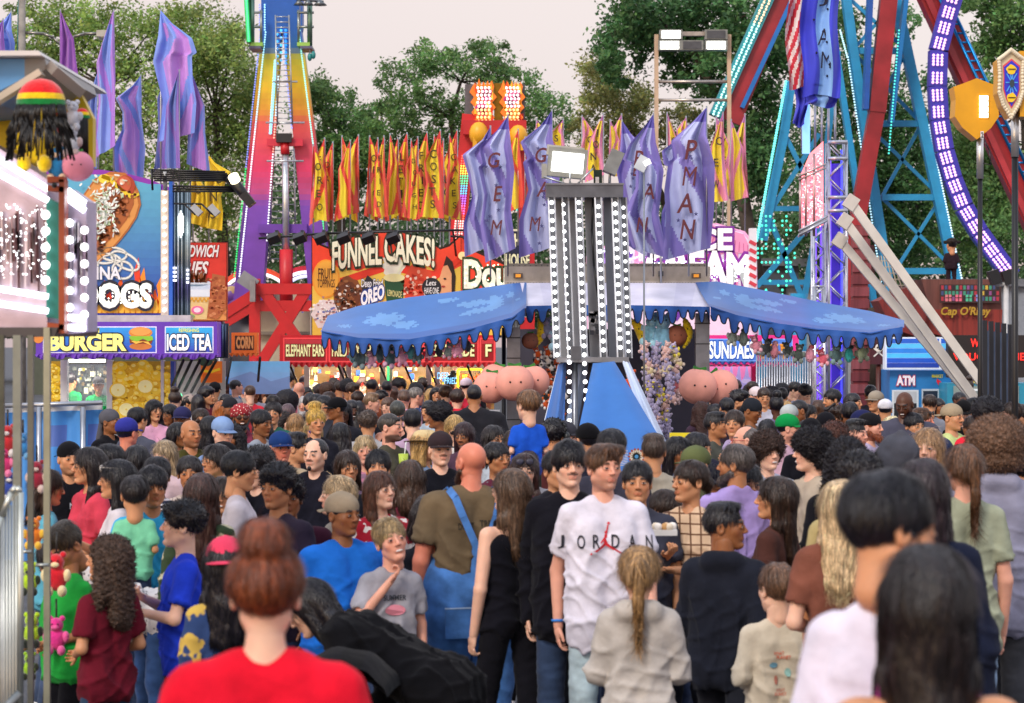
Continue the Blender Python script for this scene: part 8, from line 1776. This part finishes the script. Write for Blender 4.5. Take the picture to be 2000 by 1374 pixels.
t = thing('drink_cup', P(788, 915, 19.2), 'tall lime green drink cup held by the man in olive', 'cup'); m = MB(); q = P(788, 905, 19.2); m.tube(q-Vector((0, 0, .07)), q+Vector((0, 0, .07)), .028, '#b8d048', 12, .038); m.build('cup', 'paint', t); m = MB(); m.tube(q, q+Vector((.02, 0, .16)), .005, '#e0e0e0', 6); m.build('straw', 'paint', t)
person(719, 800, 1.72, 178, 'person with messy brown hair and a grey backpack strap', sk='t', hair='messy', hc='#4a3c34', tc='#a6a6aa')
person(713, 851, 1.62, 5, 'older blonde woman with bobbed hair and a wavy striped top', sk='p', hair='bob', hc='#b8a078', tc='#a07c98', pat='wave')
person(738, 882, 1.60, 2, 'boy with a heavy black fringe looking up in a black shirt', hp=-14, D=17.4, sk='t', hair='bowl', hc='k', tc='#14151c')
person(745, 920, 1.60, 28, 'girl with long auburn brown hair in a red flowered shirt', hy=40, D=15.6, hp=-6, sk='f', hair='long', hc='#5c3828', tc='#a81c30', pat='floral', fat=1.1)
person(615, 854, 1.74, -14, 'man with a black goatee and slicked hair in a dark shirt', hy=-24, D=17.8, sk='f', hair='recede', hc='k', beard='goatee', top='jacket', tc='#1b1b26', fat=1.15)
person(549, 842, 1.72, 18, 'older man in a blue cap and tan zip jacket', hy=22, sk='r', hair='short', hc='G', hat='cap', hatc='#1c3870', top='jacket', tc='#a8967c')
person(580, 846, 1.66, 78, 'young man with shaved sides and spiky black hair facing right', hy=82, sk='t', hair='fade', hc='k', tc='#26304c')
person(472, 788, 1.76, 10, 'smiling bearded man in a red checked head wrap and sunglasses', sk='b', hair='short', hc='k', hat='turban', hatc='#a03038', beard='full', gl=('#3a2018', '#201410'), mouth='smile', tc='#7c3448', top='polo')
person(453, 830, 1.66, -22, 'woman with a cloud of black curls and a pale grey top', hy=-28, sk='b', hair='curlylong', hc='k', tc='#a8a8b6')
person(374, 822, 1.74, 26, 'bald man with a gold chain in a dark olive shirt', hy=36, sk='m', hair='bald', beard='stubble', tc='#464420', fat=1.25)
person(350, 824, 1.62, 45, 'woman with black hair and gold earrings in pale mint', hy=52, sk='b', hair='mid', hc='k', tc='#a2c8aa')
person(392, 798, 1.68, 8, 'woman in tortoise sunglasses and a pale sage sweater', sk='m', hair='lowbun', hc='n', gl=('#2c1814', '#301c14'), top='long', tc='#a8b6a6', fat=1.15)
person(355, 794, 1.74, -10, 'bearded man in a navy cap behind the mint top woman', sk='b', hair='short', hat='cap', hatc='#2c2c54', beard='short', tc='#3c3c4c')
person(302, 781, 1.72, 26, 'woman in a pink jacket with shoulder length black hair looking right', hy=34, sk='t', hair='mid', hc='k', gl=('#202028', '#202024', 1), top='long', tc='#dca2be', mouth='open')
person(250, 815, 1.76, 160, 'man in a royal blue sweater and blue cap turned away', hy=150, sk='r', hair='short', hat='cap', hatc='#30348c', top='long', tc='#2e3cc8', D=20.5)
person(217, 798, 1.74, 60, 'man in a black and white patterned head scarf and dark jacket', hy=66, sk='b', hair='short', hat='durag', hatc='#54545c', top='jacket', tc='#15151b')
person(136, 862, 1.74, 24, 'man in a backwards black cap and black shirt by the blue fence', D=18.2, sk='t', hair='short', hat='capback', hatc='#131317', beard='stubble', tc='#14141a', txt=[('NIKE', 'f', .04, -.13, .13, .045, '#c8c8d0', .01)])
person(172, 874, 1.66, -55, 'woman with long dark hair and a coral red shirt facing left', hy=-72, D=16.4, sk='t', hair='long', hc='K', tc='#d04458', pose='bend')
person(208, 866, 1.72, -80, 'black haired man in profile behind the coral shirt', hy=-84, sk='t', hair='short', hc='k', tc='#2c2c36')
person(226, 898, 1.62, -80, 'woman in white with long wavy black hair and sunglasses on top', hy=-88, D=15.4, sk='t', hair='long', hc='k', gl=('#d8d0c8', '#c8c0b8', 1), tc='#d6ced4', pose='hold')
person(308, 893, 1.66, 12, 'woman in a navy and white striped shirt with a low bun', hy=15, sk='m', hair='lowbun', hc='k', tc='#28304c', pat='stripe')
person(264, 926, label='small child in mint green held against a shoulder', D=15.0, yaw=184, sk='t', hair='short', hc='K', tc='#7accA4', base=.62, pose='bend')
person(298, 914, 1.62, 18, 'boy in an aqua shirt with thick black hair frowning', hy=22, D=15.2, sk='m', hair='bowl', hc='k', tc='#3cace0', fat=1.12)
person(394, 924, 1.66, 182, 'woman from behind with long brown hair and a camouflage top', D=14.6, sk='f', hair='long', hc='#4a302a', top='long', tc='#34452f', pat='camo')
person(436, 930, 1.60, -8, 'smiling woman with dark hair behind the camouflage top', D=15.8, sk='t', hair='pony', hc='n', tc='#2c4c54', mouth='smile')
person(503, 872, 1.74, -30, 'teenage boy with black curls in a black shirt with gold script', hy=-40, hp=10, D=16.0, sk='f', hair='messy', hc='k', top='long', tc='#15151e', fat=1.2, txt=[('Hollister', 'f', .0, -.16, .24, .06, '#e8c020', .008), ('CALIFORNIA', 'f', .02, -.215, .12, .012, '#e8c020', .004)])
person(562, 925, 1.60, 4, 'youth in a dark plum shirt with thick black hair', D=14.2, sk='b', hair='messy', hc='k', top='polo', tc='#3c1a2a', fat=1.2, hy=6)
bp = person(672, 960, 1.66, 30, 'man in a beige cap and bright blue shirt with side stripes', hy=44, D=13.8, sk='b', hair='short', hc='k', hat='capback', hatc='#a0907a', tc='#2272d8', fat=1.25, pose='bend')
person(657, 930, 1.30, -70, 'small blonde girl turned left behind the beige cap', hy=-78, D=15.8, sk='f', hair='bob', hc='#c0a47c', tc='#a09890')
person(765, 1010, 1.36, 16, 'girl in a grey shirt with dark lettering touching her chest', hy=20, roll=-12, hp=-8, D=13.6, sk='p', hair='short', hc='#a08860', tc='#9c9ca6', pose='touch', mouth='smile', extra='fem', txt=[('SUMMER', 'f', 0, -.12, .15, .035, '#30343c', .01), (disc(1, .7), 'f', 0, -.20, .14, .10, '#d08090', 0)])
person(838, 970, 1.45, 30, 'dark haired child behind the dungarees man\'s elbow', D=14.6, sk='m', hair='bob', hc='#2a2020', tc='#202028', hp=20)
person(300, 1040, label='woman bending forward in a white speckled blouse and ripped jeans', h=1.62, D=14.8, yaw=-60, lean=62, sk='t', hair='long', hc='K', tc='#d4d0d4', pat='speck', bc='#26406c', pose='reach', shoe='#b07058')
person(354, 975, label='boy in a royal blue shirt with a star and stripe patch on the sleeve', D=13.2, yaw=-78, hy=-88, hp=-4, sk='f', hair='messy', hc='k', tc='#2440cc', bot='shorts', bc='#15151c', pose='hold', txt=[(rectm(), 'f', .0, -.10, .01, .01, '#2440cc', 0)])
person(208, 1046, label='child with long brown curls in a maroon shirt with yellow sleeve bands', D=12.8, yaw=-140, hy=-104, sk='t', hair='curlylong', hc='#4c3a30', tc='#661828', bc='#28405c', pose='bend')
person(128, 1022, label='boy in a bright green shirt looking down by the metal posts', D=13.4, yaw=-50, hy=-40, hp=34, sk='m', hair='fade', hc='#3c3020', tc='#28a844', bot='shorts', bc='#14141a', pose='bend')
person(440, 1046, label='woman in a pink red cap and blue gold floral top behind the red haired woman', D=11.0, yaw=200, hy=190, sk='t', hair='long', hc='k', hat='capback', hatc='#e04464', top='long', tc='#2c4270', pat='yellowfloral')
bent = person(862, 1165, label='person bent double in a loose black top reaching toward a stroller', h=1.66, D=10.9, yaw=-108, lean=62, sk='f', hair='mid', hc='k', top='long', tc='#0e0e12', bc='#26406a', pose='reach', fat=1.15, dz=-.06)
person(432, 862, 1.72, -80, 'man in a black cap and navy shirt with backpack straps', hy=-96, sk='p', hair='short', hat='capback', hatc='#17171c', tc='#26344e', D=18.8)
person(419, 868, label='toddler in light green looking left beside the navy shirt', D=18.4, yaw=-30, hy=-50, sk='t', hair='pony', hc='K', tc='#8ccc80', base=.62, pose='touch')
person(370, 890, 1.50, 4, 'girl with swept back dark hair smiling below the bald man', sk='m', hair='lowbun', hc='K', mouth='smile', tc='#c0b0a8', D=18.0)
# ---- booth staff
person(192, 735, label='stand worker in a green shirt and black cap at the hot dog window', D=36.8, base=.45, yaw=5, sk='m', hair='short', hat='cap', hatc='#1c1c20', tc='#0f8a48', pose='bend')
person(140, 728, label='second stand worker in green turned away at the window edge', D=37.0, base=.45, yaw=150, sk='m', hair='short', hc='k', tc='#0f8a48')
# ---- small dark figures further back: (x, y, skin, hair, haircolour, top, colour, yaw, hat, hatcolour, label)
FAR = [
(483, 709, 'p', 'short', 'n', 'tee', '#2c50d0', 60, 'cap', '#f0f0f4', 'man in a white cap and cobalt shirt in front of the blue panel'),
(510, 716, 'b', 'long', 'k', 'tee', '#30304a', 10, None, '', 'woman with long black hair before the blue panel'),
(543, 712, 'm', 'short', 'k', 'tee', '#c8ccd8', 120, 'durag', '#d8dce4', 'person in a white head scarf before the blue panel'),
(444, 736, 'd', 'short', 'k', 'tee', '#3c80b8', 0, 'cap', '#5890d0', 'dark skinned man in a sky blue cap and shirt'),
(405, 754, 't', 'messy', 'k', 'tee', '#802838', 60, None, '', 'black haired man in dark red near the awning struts'),
(430, 784, 'f', 'bob', '#a05a28', 'tee', '#308048', 185, None, '', 'woman with a copper bob seen from behind'),
(388, 738, 'f', 'bob', '#6a4c34', 'tee', '#c85a68', 190, None, '', 'person with mousy brown hair by the orange poster'),
(372, 770, 'm', 'lowbun', 'k', 'tee', '#303840', 70, 'cap', '#a89890', 'person in a dusty beige cap with glasses'),
(420, 746, 't', 'short', 'k', 'tee', '#282830', 170, 'cap', '#202024', 'person in a black cap left of the sky blue cap'),
(440, 770, 't', 'long', 'k', 'tee', '#202028', 180, None, '', 'woman with straight black hair behind the copper bob'),
(450, 776, 'b', 'short', 'k', 'tee', '#303844', 20, 'capback', '#26262c', 'bearded man in a black cap above the checked head wrap'),
(476, 737, 'p', 'short', 'k', 'hoodie', '#a89c90', 5, 'hood', '#a89c90', 'young man in a raised beige hood'),
(462, 742, 'p', 'buzz', 'k', 'tee', '#8c8c94', 120, None, '', 'man with cropped hair beside the beige hood'),
(487, 753, 'f', 'buzz', '#4c3428', 'tee', '#d83444', 200, None, '', 'man with cropped brown hair in a bright red shirt'),
(505, 752, 't', 'mid', 'n', 'tee', '#584048', 185, None, '', 'woman with brown hair just right of the cropped man'),
(512, 744, 'b', 'mid', 'k', 'tee', '#d0a080', 10, None, '', 'smiling dark skinned woman near the red shirt'),
(530, 737, 'd', 'afro', 'k', 'tee', '#22242c', 90, None, '', 'man with a tall black afro in black facing right'),
(560, 762, 'b', 'bigafro', 'k', 'tee', '#1c1c24', 180, None, '', 'person with a very wide black afro from behind'),
(568, 728, 't', 'messy', 'k', 'tee', '#8890a0', 150, None, '', 'black haired person right of the blue panel'),
(548, 744, 'm', 'long', 'k', 'tee', '#742c38', 185, None, '', 'woman with long dark hair and maroon top under the awning end'),
(584, 748, 'p', 'bald', 'k', 'tee', '#b86878', 190, None, '', 'bald man in a checked pink shirt from behind'),
(594, 734, 'r', 'short', 'k', 'tee', '#2c2c34', 10, 'cap', '#2c2430', 'moustached man in a dark patterned cap'),
(606, 770, 't', 'bowl', 'k', 'tee', '#303038', 5, None, '', 'boy with a black fringe above the grey beard'),
(618, 770, 't', 'short', 'k', 'tee', '#282a34', 10, None, '', 'young man with dark hair looking down'),
(632, 772, 't', 'short', 'k', 'tee', '#30323c', -10, None, '', 'person with short black hair left of the black cap'),
(616, 748, 'f', 'long', 'w', 'tee', '#c8a8b0', 180, None, '', 'woman with pale silvery blonde hair from behind'),
(640, 746, 'p', 'mop', '#4c3428', 'tee', '#c0c0c8', 20, None, '', 'fair youth with brown curls over his eyes'),
(654, 738, 't', 'short', 'n', 'tee', '#6c4034', 30, None, '', 'person in rust brown right of the fair youth'),
(678, 740, 'm', 'afro', 'k', 'tee', '#b0b0bc', 200, None, '', 'young man with a high rounded black haircut and grey shirt'),
(708, 735, 'f', 'mop', '#3a2420', 'tee', '#c8ccd4', 5, None, '', 'tall pale young man in dark square glasses'),
(747, 748, 'f', 'bob', '#b08048', 'tee', '#c8c8d0', 185, None, '', 'person with straight orange blond hair from behind'),
(768, 754, 'f', 'mid', '#4a3028', 'tee', '#50405a', 185, None, '', 'woman with chestnut hair from behind'),
(788, 762, 'p', 'fade', '#5a4034', 'hoodie', '#dca4c8', 190, None, '', 'man with a short fade in a pink hooded top'),
(814, 756, 'p', 'short', 'g', 'tee', '#3c4a70', 130, None, '', 'grey haired man with glasses from behind'),
(838, 752, 't', 'curlylong', 'k', 'tee', '#2c2a34', 185, None, '', 'woman with long black curls from behind'),
(852, 756, 't', 'long', 'k', 'tee', '#302c38', 10, None, '', 'smiling woman between the curls and the tousled hair'),
(727, 768, 'p', 'fade', '#7a6048', 'tee', '#1c1c24', 80, None, '', 'fair youth with an undercut facing right'),
(757, 776, 'f', 'long', '#5c4438', 'tee', '#a09890', 180, None, '', 'woman with long straight brown hair beside the black vest'),
(836, 783, 't', 'long', 'k', 'tee', '#a8b8c8', 185, None, '', 'woman with wavy raven hair in pale grey'),
(880, 733, 'd', 'bun', 'k', 'hoodie', '#d83044', 180, None, '', 'dark skinned person with a high bun under the neon frame'),
(656, 776, 'b', 'short', 'k', 'tee', '#131318', -84, 'cap', '#121216', 'man in a black cap and black shirt facing left'),
(640, 792, 't', 'xlong', 'k', 'long', '#15151c', 172, None, '', 'woman shrouded in long black hair and a black coat'),
(672, 786, 'd', 'mid', 'k', 'tee', '#282830', -5, None, '', 'dark skinned woman in round glasses'),
(688, 782, 'd', 'mid', 'k', 'tee', '#40344a', 10, None, '', 'dark skinned girl smiling beside the round glasses'),
(700, 784, 't', 'xlong', 'k', 'tee', '#8898a8', 185, None, '', 'woman with a sheet of black hair and denim straps'),
(594, 774, 'p', 'mid', 'G', 'tee', '#8c8c94', -6, None, '', 'old man with long grey hair and a long grey beard'),
(533, 786, 't', 'bun', 'K', 'tee', '#2c6054', 185, None, '', 'woman with a dark bun in a bottle green shirt'),
(562, 788, 'f', 'long', '#5c464c', 'tee', '#d8d4dc', 182, None, '', 'woman with long ashy brown hair in white'),
(556, 804, 'f', 'curlylong', '#2c2424', 'tee', '#d898b0', 180, None, '', 'woman with dark curls and a patterned headband'),
(577, 808, 'f', 'long', '#9c7448', 'tee', '#d89cb4', 182, None, '', 'woman with long golden brown hair in pink from behind'),
(612, 817, 'p', 'bob', '#a88e60', 'tee', '#8488b8', 2, None, '', 'blonde woman in round blue mirrored sunglasses'),
(618, 800, 't', 'bun', '#c8a048', 'long', '#20202a', 185, None, '', 'person with a frayed yellow dyed knot of hair'),
(665, 826, 't', 'xlong', 'k', 'long', '#111118', 184, None, '', 'person draped in black with hair to the waist'),
(636, 724, 't', 'short', 'k', 'tee', '#30303c', 180, None, '', 'person at the counter under the elephant ears board'),
(726, 740, 't', 'short', 'k', 'tee', '#3c3c48', 180, None, '', 'person before the second stand window'),
(800, 742, 'b', 'mid', 'k', 'tee', '#44364a', 185, None, '', 'woman with black hair under the funnel cakes board'),
(825, 738, 't', 'short', 'n', 'tee', '#5c6070', 180, None, '', 'person with brown hair under the lemonade board'),
(780, 738, 'm', 'afro', 'k', 'tee', '#2c2c38', 20, None, '', 'dark figure left of the blue neon words'),
(1368, 784, 'm', 'curlylong', '#3c2420', 'tee', '#403040', 185, None, '', 'woman with auburn curls right of the booth post'),
(1395, 790, 't', 'lowbun', 'k', 'tee', '#30303c', 185, None, '', 'woman with a high black ponytail by the booth post'),
(1418, 776, 't', 'short', 'k', 'tee', '#382c38', 190, None, '', 'black haired person under the right peach plush'),
(1462, 750, 'f', 'long', 'k', 'tee', '#8c6c80', 185, None, '', 'woman with dark hair beside the white cap'),
(1508, 754, 'm', 'afro', 'k', 'tee', '#90a0b8', 185, None, '', 'person with a round afro before the bar grille'),
(1527, 758, 't', 'short', 'k', 'tee', '#3c3c4c', 170, None, '', 'person in dark clothes before the bar grille'),
(1492, 758, 't', 'short', 'n', 'tee', '#b8b8c8', 185, None, '', 'person in pale grey just left of the round afro'),
(1558, 782, 'b', 'buzz', 'k', 'tee', '#242430', 180, None, '', 'person with cropped black hair below the young man in white'),
(1580, 790, 't', 'mid', 'k', 'tee', '#685c88', 60, None, '', 'woman with black hair and a purple top below the truss'),
(1540, 790, 'm', 'short', 'k', 'tee', '#b0b4c0', 185, 'cap', '#a8b0b0', 'person in a pale grey cap behind the green cap'),
(1660, 785, 'b', 'short', 'k', 'tee', '#1c2260', 180, None, '', 'person lit blue beside the truss tubes'),
(1632, 824, 'f', 'mop', '#4c2c24', 'tee', '#50505c', 10, None, '', 'child with brown curls beside the beanie'),
(1688, 800, 't', 'short', 'k', 'tee', '#2c3454', 180, 'cap', '#20244c', 'person in a navy cap above the stern man'),
(1786, 806, 't', 'short', 'k', 'tee', '#c85040', 185, None, '', 'person with dark hair in orange red below the bald man'),
(1836, 856, 'f', 'short', 'k', 'tee', '#303850', 180, 'beanie', '#26304c', 'person in a dark tartan hat behind the loose blonde hair'),
(1876, 766, 'd', 'buzz', 'k', 'tee', '#30303a', 30, None, '', 'dark skinned man far back behind the tan cap'),
(1905, 778, 't', 'short', 'k', 'tee', '#24242c', 185, None, '', 'person in black between the black cap and the red top'),
(1994, 790, 't', 'short', 'n', 'tee', '#383c48', 180, None, '', 'person cut off by the right edge'),
(1998, 880, 't', 'short', 'k', 'tee', '#12141c', 180, None, '', 'person in black at the right edge behind the grey top'),
(1815, 770, 't', 'short', 'n', 'tee', '#808490', 185, None, '', 'person with brown hair right of the large bald man'),
(1835, 778, 'b', 'mid', 'k', 'tee', '#704858', 185, None, '', 'woman with black hair left of the tan cap'),
(1355, 870, 't', 'short', 'k', 'tee', '#50543c', 185, 'cap', '#5c6440', 'person in an olive camouflage cap beside the yellow sign'),
(946, 800, 't', 'long', 'k', 'long', '#14141a', 180, None, '', 'person in black beside the scarlet shirt'),
(1002, 840, 't', 'long', 'n', 'tee', '#70504c', 185, None, '', 'brown haired woman left of the boy on shoulders'),
(905, 826, 'm', 'mid', '#3a2428', 'tee', '#584050', 185, None, '', 'person with dark brown hair behind the bald bearded man'),
(805, 800, 'f', 'short', 'k', 'tee', '#b89cb8', 185, None, '', 'person in lilac behind the woman with wavy raven hair'),
(270, 795, 't', 'short', 'k', 'tee', '#4c5060', 150, None, '', 'person in grey behind the royal blue sweater'),
(330, 790, 'b', 'long', 'k', 'tee', '#d8a0a8', 185, None, '', 'person with braids behind the pink jacket'),
(412, 812, 'b', 'mid', 'k', 'tee', '#b4b8c0', 150, None, '', 'woman in grey behind the tortoise sunglasses'),
(436, 814, 'f', 'short', 'k', 'tee', '#7890b8', 30, 'cap', '#7c98c4', 'person in a pale denim cap below the head wrap'),
(510, 820, 't', 'mid', 'k', 'tee', '#7c8088', 180, None, '', 'person in grey right of the red checked head wrap'),
(512, 800, 'b', 'short', 'k', 'tee', '#98a0ac', 60, None, '', 'man in grey between the red shirt and the green shirt'),
(320, 860, 'f', 'long', '#a08a6c', 'tee', '#c0a8b0', 180, None, '', 'woman with streaked blonde hair above the striped shirt'),
(268, 868, 't', 'mid', 'k', 'tee', '#30343c', 185, None, '', 'person in charcoal between the sweater and the striped shirt'),
(470, 880, 't', 'short', 'k', 'tee', '#c8c0c8', 180, None, '', 'person in white behind the gold script shirt'),
(540, 905, 'm', 'messy', 'k', 'tee', '#383040', 180, None, '', 'person behind the youth in plum'),
(680, 880, 't', 'mid', 'n', 'tee', '#6c5870', 180, None, '', 'person behind the wavy striped top'),
(800, 900, 'f', 'mid', '#4a3428', 'tee', '#8c3c50', 180, None, '', 'woman in rose behind the black shirt man'),
(1090, 880, 't', 'short', 'k', 'jacket', '#1c1c24', 20, None, '', 'person in a shiny dark leather jacket behind the black fringe'),
(1245, 900, 't', 'short', 'k', 'tee', '#3c3e4c', 180, None, '', 'person in slate grey right of the tall man'),
(1365, 846, 't', 'short', 'k', 'tee', '#3c4c34', 185, None, '', 'person in forest green near the yellow sign'),
(1730, 870, 't', 'mid', 'k', 'tee', '#50404c', 185, None, '', 'person in dark mauve beside the grey hood'),
(1975, 860, 'b', 'short', 'k', 'tee', '#20283c', 190, None, '', 'person in dark blue right of the curly mop'),
(1460, 905, 't', 'mid', 'k', 'tee', '#384858', 185, None, '', 'person in slate blue behind the girl in brown'),
(95, 915, 't', 'mid', 'n', 'tee', '#60b0c8', 120, None, '', 'person in pale turquoise behind the metal posts'),
]
far_gl = {'tall pale young man in dark square glasses': (None, '#181818'), 'dark skinned woman in round glasses': (None, '#302820'), 'blonde woman in round blue mirrored sunglasses': ('#2c2488', '#403060'), 'grey haired man with glasses from behind': (None, '#404040'), 'person in a dusty beige cap with glasses': (None, '#202020')}
for (x, y, sk, hr, hc, tp, tc_, yw, ht, htc, lb) in FAR:
	hgt = 1.62 if hr in ('long', 'mid', 'bob', 'xlong', 'curlylong', 'pony', 'lowbun') else 1.74
	if y < 735: hgt = 1.72
	rr = random.Random(x*7+y)
	if yw in (180, 185) and 'from behind' not in lb and rr.random() < .65: yw = rr.choice([-65, -30, 10, 25, 60, 80])
	person(x, y, hgt+rr.uniform(-.02, .04), yw+rr.uniform(-12, 12), lb, sk=sk, hair=hr, hc=hc, top=tp, tc=tc_, hat=ht, hatc=htc or '#222222', gl=far_gl.get(lb), beard='long' if 'grey beard' in lb else ('short' if 'bearded' in lb else ('stash' if 'moustached' in lb else None)), mouth='smile' if 'smiling' in lb else None, hp=rr.uniform(-3, 10), bc=rr.choice(['#2c3a58', '#22242c', '#3a4a68', '#1c1c22']), D=(46.5 if y < 725 and x < 560 else (16.5 if x == 95 else None)), base=None)
# more heads between the ones above, tiny in the picture
rr = random.Random(99); taken = [o for o in bpy.data.objects if o.name.startswith('person')]
tk = [(o.location.x/o.location.y*F+CX, o.location.y) for o in taken]
CN = [('black', '#16161c'), ('navy', '#222c4c'), ('grey', '#7c7c88'), ('white', '#d4d4dc'), ('red', '#c02c3c'), ('teal', '#2c6c74'), ('pink', '#d494b0'), ('olive', '#54563c'), ('purple', '#6c5494'), ('tan', '#a48c70'), ('blue', '#3c64b0'), ('rust', '#8c4830')]
HN = [('short', 'k', 'short black hair'), ('messy', 'n', 'messy brown hair'), ('mid', 'k', 'black bobbed hair'), ('long', 'N', 'long brown hair'), ('afro', 'k', 'a black afro'), ('short', 'n', 'short brown hair'), ('long', 'k', 'long black hair'), ('bun', 'n', 'a brown topknot'), ('mid', 'B', 'sandy bobbed hair')]
spots = [(392, 45, 'the orange poster'), (425, 41, 'the corn stand'), (455, 43, 'the corn sign'), (497, 40, 'the blue picture panel'), (525, 44, 'the blue picture panel'), (556, 41, 'the first stand window'), (600, 39.5, 'the first stand window'), (625, 38, 'the elephant ears board'), (662, 39.5, 'the fried dough board'), (690, 38, 'the fried dough board'), (732, 39.5, 'the green neon tube'), (757, 38.5, 'the green neon tube'), (812, 39, 'the blue neon words'), (842, 38, 'the blue neon words'), (862, 39.8, 'the neon frame'), (905, 37, 'the neon frame'), (935, 39, 'the left peach string'), (1345, 38, 'the pastel plush bunch'), (1385, 40, 'the right booth post'), (1412, 38, 'the drip painted panel'), (1440, 41, 'the drip painted panel'), (1470, 39, 'the pink corner post'), (1497, 42, 'the bar grille'), (1525, 39, 'the bar grille'), (1575, 41, 'the purple truss'), (1612, 42, 'the purple truss'), (1652, 40, 'the shingled pillar'), (1690, 41, 'the shingled pillar'), (1745, 40, 'the cash booth door'), (1780, 42, 'the cash machine window'), (1830, 41, 'the yellow strip on the booth'), (1890, 40, 'the red message screen'), (1968, 39, 'the folded metal slats'), (345, 33, 'the awning struts'), (378, 34, 'the awning struts'), (540, 33, 'the checked pink shirt'), (640, 33, 'the fair youth'), (700, 33, 'the tall youth in glasses'), (745, 33.5, 'the orange blond hair'), (800, 34, 'the pink hooded top'), (1440, 33, 'the white cap'), (1500, 33, 'the round afro'), (1535, 32, 'the young men looking down'), (1600, 31, 'the green shirt by the truss'), (1650, 30, 'the woman raising a hand'), (1740, 31, 'the large bald man'), (1840, 31, 'the black cap'), (1935, 30, 'the twists and red top'), (235, 27, 'the royal blue sweater'), (330, 26, 'the pink jacket'), (420, 27, 'the checked head wrap'), (500, 26, 'the green shirt'), (590, 24.5, 'the mirrored sunglasses'), (650, 24, 'the long black hair'), (700, 24, 'the backpack strap'), (800, 24, 'the wavy raven hair'), (950, 25, 'the scarlet shirt'), (1360, 25, 'the yellow sign'), (1500, 25, 'the green cap'), (1560, 25, 'the green cap'), (1640, 26, 'the beanie'), (1790, 26, 'the topknot man'), (1900, 24, 'the red hooded top')]
spots = [q for q in spots if (q[1] > 28 or q[0] > 1480) and not 1640 < q[0] < 1850]
for i, (x, D_, ref) in enumerate(spots):
	if any(abs(x-a) < 260/D_ and abs(D_-b) < 1.0 for a, b in tk): x += 9
	c = CN[(i*5+i//12) % 12]; hn = HN[(i*4+i//9) % 9]; hh_ = (1.62 if hn[0] in ('mid', 'long') else 1.70)+rr.uniform(-.03, .03); y = HZ+(CH-hh_)*F/D_; fw = i % 3 == 0; yw_ = rr.choice([-70, -20, 15, 60]) if fw else 180+rr.uniform(-40, 40)
	person(x+rr.uniform(-3, 3), y, hh_, yw_, f'{"person" if fw else "person from behind"} with {hn[2]} and {c[0]} top near {ref}', D=D_, sk=rr.choice('ftmbpb'), hair=hn[0], hc=hn[1], tc=c[1], top=rr.choice(['tee', 'tee', 'long', 'hoodie']))
# ---- ride statue of a pirate
person(1858, 464, label='pirate statue in a dark coat and cocked hat standing on the ship front', D=57.0, yaw=175, hy=200, sk='t', hair='short', hat='tricorn', hatc='#2c2420', top='long', tc='#2c2028', bot='trousers', bc='#2c2028', base=P(1858, 560, 57.0).z, hs=1.3, fat=1.3, group=None, pose='bend')
# ---- stroller
def stroller():
	D_ = 10.6; q = P(690, 1374, D_); g0 = gz(D_); t = thing('stroller', (q.x, D_, g0), 'black folding stroller with a rounded hood behind the red haired woman', 'stroller'); m = MB(); c = Vector((q.x-.06, D_, g0+.86))
	def fn(u, v): a = math.pi*(.05+.9*u); r = .30; return (c.x-.24*math.cos(a)*(.8+.2*v)+.02, c.y-.22+.44*v, c.z+.20*math.sin(a)*(1-.25*(2*v-1)**2)-.05*math.sin(u*25)*.12)
	m.grid(fn, 24, 12, lambda u, v: '#08080c' if int(u*6) % 2 else '#0c0c12'); m.build('hood', 'cloth', t)
	m = MB(); m.path([c+Vector((-.34, .1, .22)), c+Vector((-.28, 0, 0)), c+Vector((.1, 0, -.55)), c+Vector((.30, 0, -.95))], .016, '#88888c'); m.path([c+Vector((.32, 0, -.1)), c+Vector((0, 0, -.6)), c+Vector((-.30, 0, -.95))], .016, '#88888c'); m.build('frame', 'black', t)
	m = MB(); m.boxr(c+Vector((.02, 0, -.35)), .40, .34, .5, '#1c1c22', Matrix.Rotation(.3, 3, 'Y')); m.build('seat', 'canvas', t)
	for sx in (-1, 1):
		for sy in (-1, 1): m = MB(); m.tube(Vector((c.x+sx*.3, c.y+sy*.22-.02, g0+.10)), Vector((c.x+sx*.3, c.y+sy*.22+.02, g0+.10)), .10, '#15151a', 18); m.build('wheel', 'black', t)
	m = MB(); m.boxr(c+Vector((.36, -.1, -.35)), .10, .14, .26, '#3cc0a0'); m.build('bag_pocket', 'cloth', t)
stroller()
def band(root, i, col):
	w = list(root['_w']); a = Vector(w[i*3:i*3+3]); b = Vector(w[6+i*3:9+i*3]); m = MB(); m.tube(a+(b-a)*.3, a+(b-a)*.75, .034, col, 14, .035); m.build('wristband', 'matte', root)
band(tall, 0, '#2c80d8')
t = thing('snack_tray', P(1297, 1042, 13.6), 'white paper snack tray held by the plaid shirted woman', 'snack tray'); m = MB(); q = P(1298, 1040, 13.7); m.boxr(q, .13, .10, .03, '#e8e4e0'); m.build('tray', 'matte', t); m = MB()
for k in range(9): m.ball(q+Vector((random.uniform(-.05, .05), random.uniform(-.03, .03), .03)), .022, random.choice(['#f0e8e0', '#e8d8c0', '#c89860']), 8, 6)
m.build('snack', 'matte', t)
for o in list(bpy.data.objects):
	for k_ in ('_o', '_d', '_w'):
		if k_ in o.keys(): del o[k_]
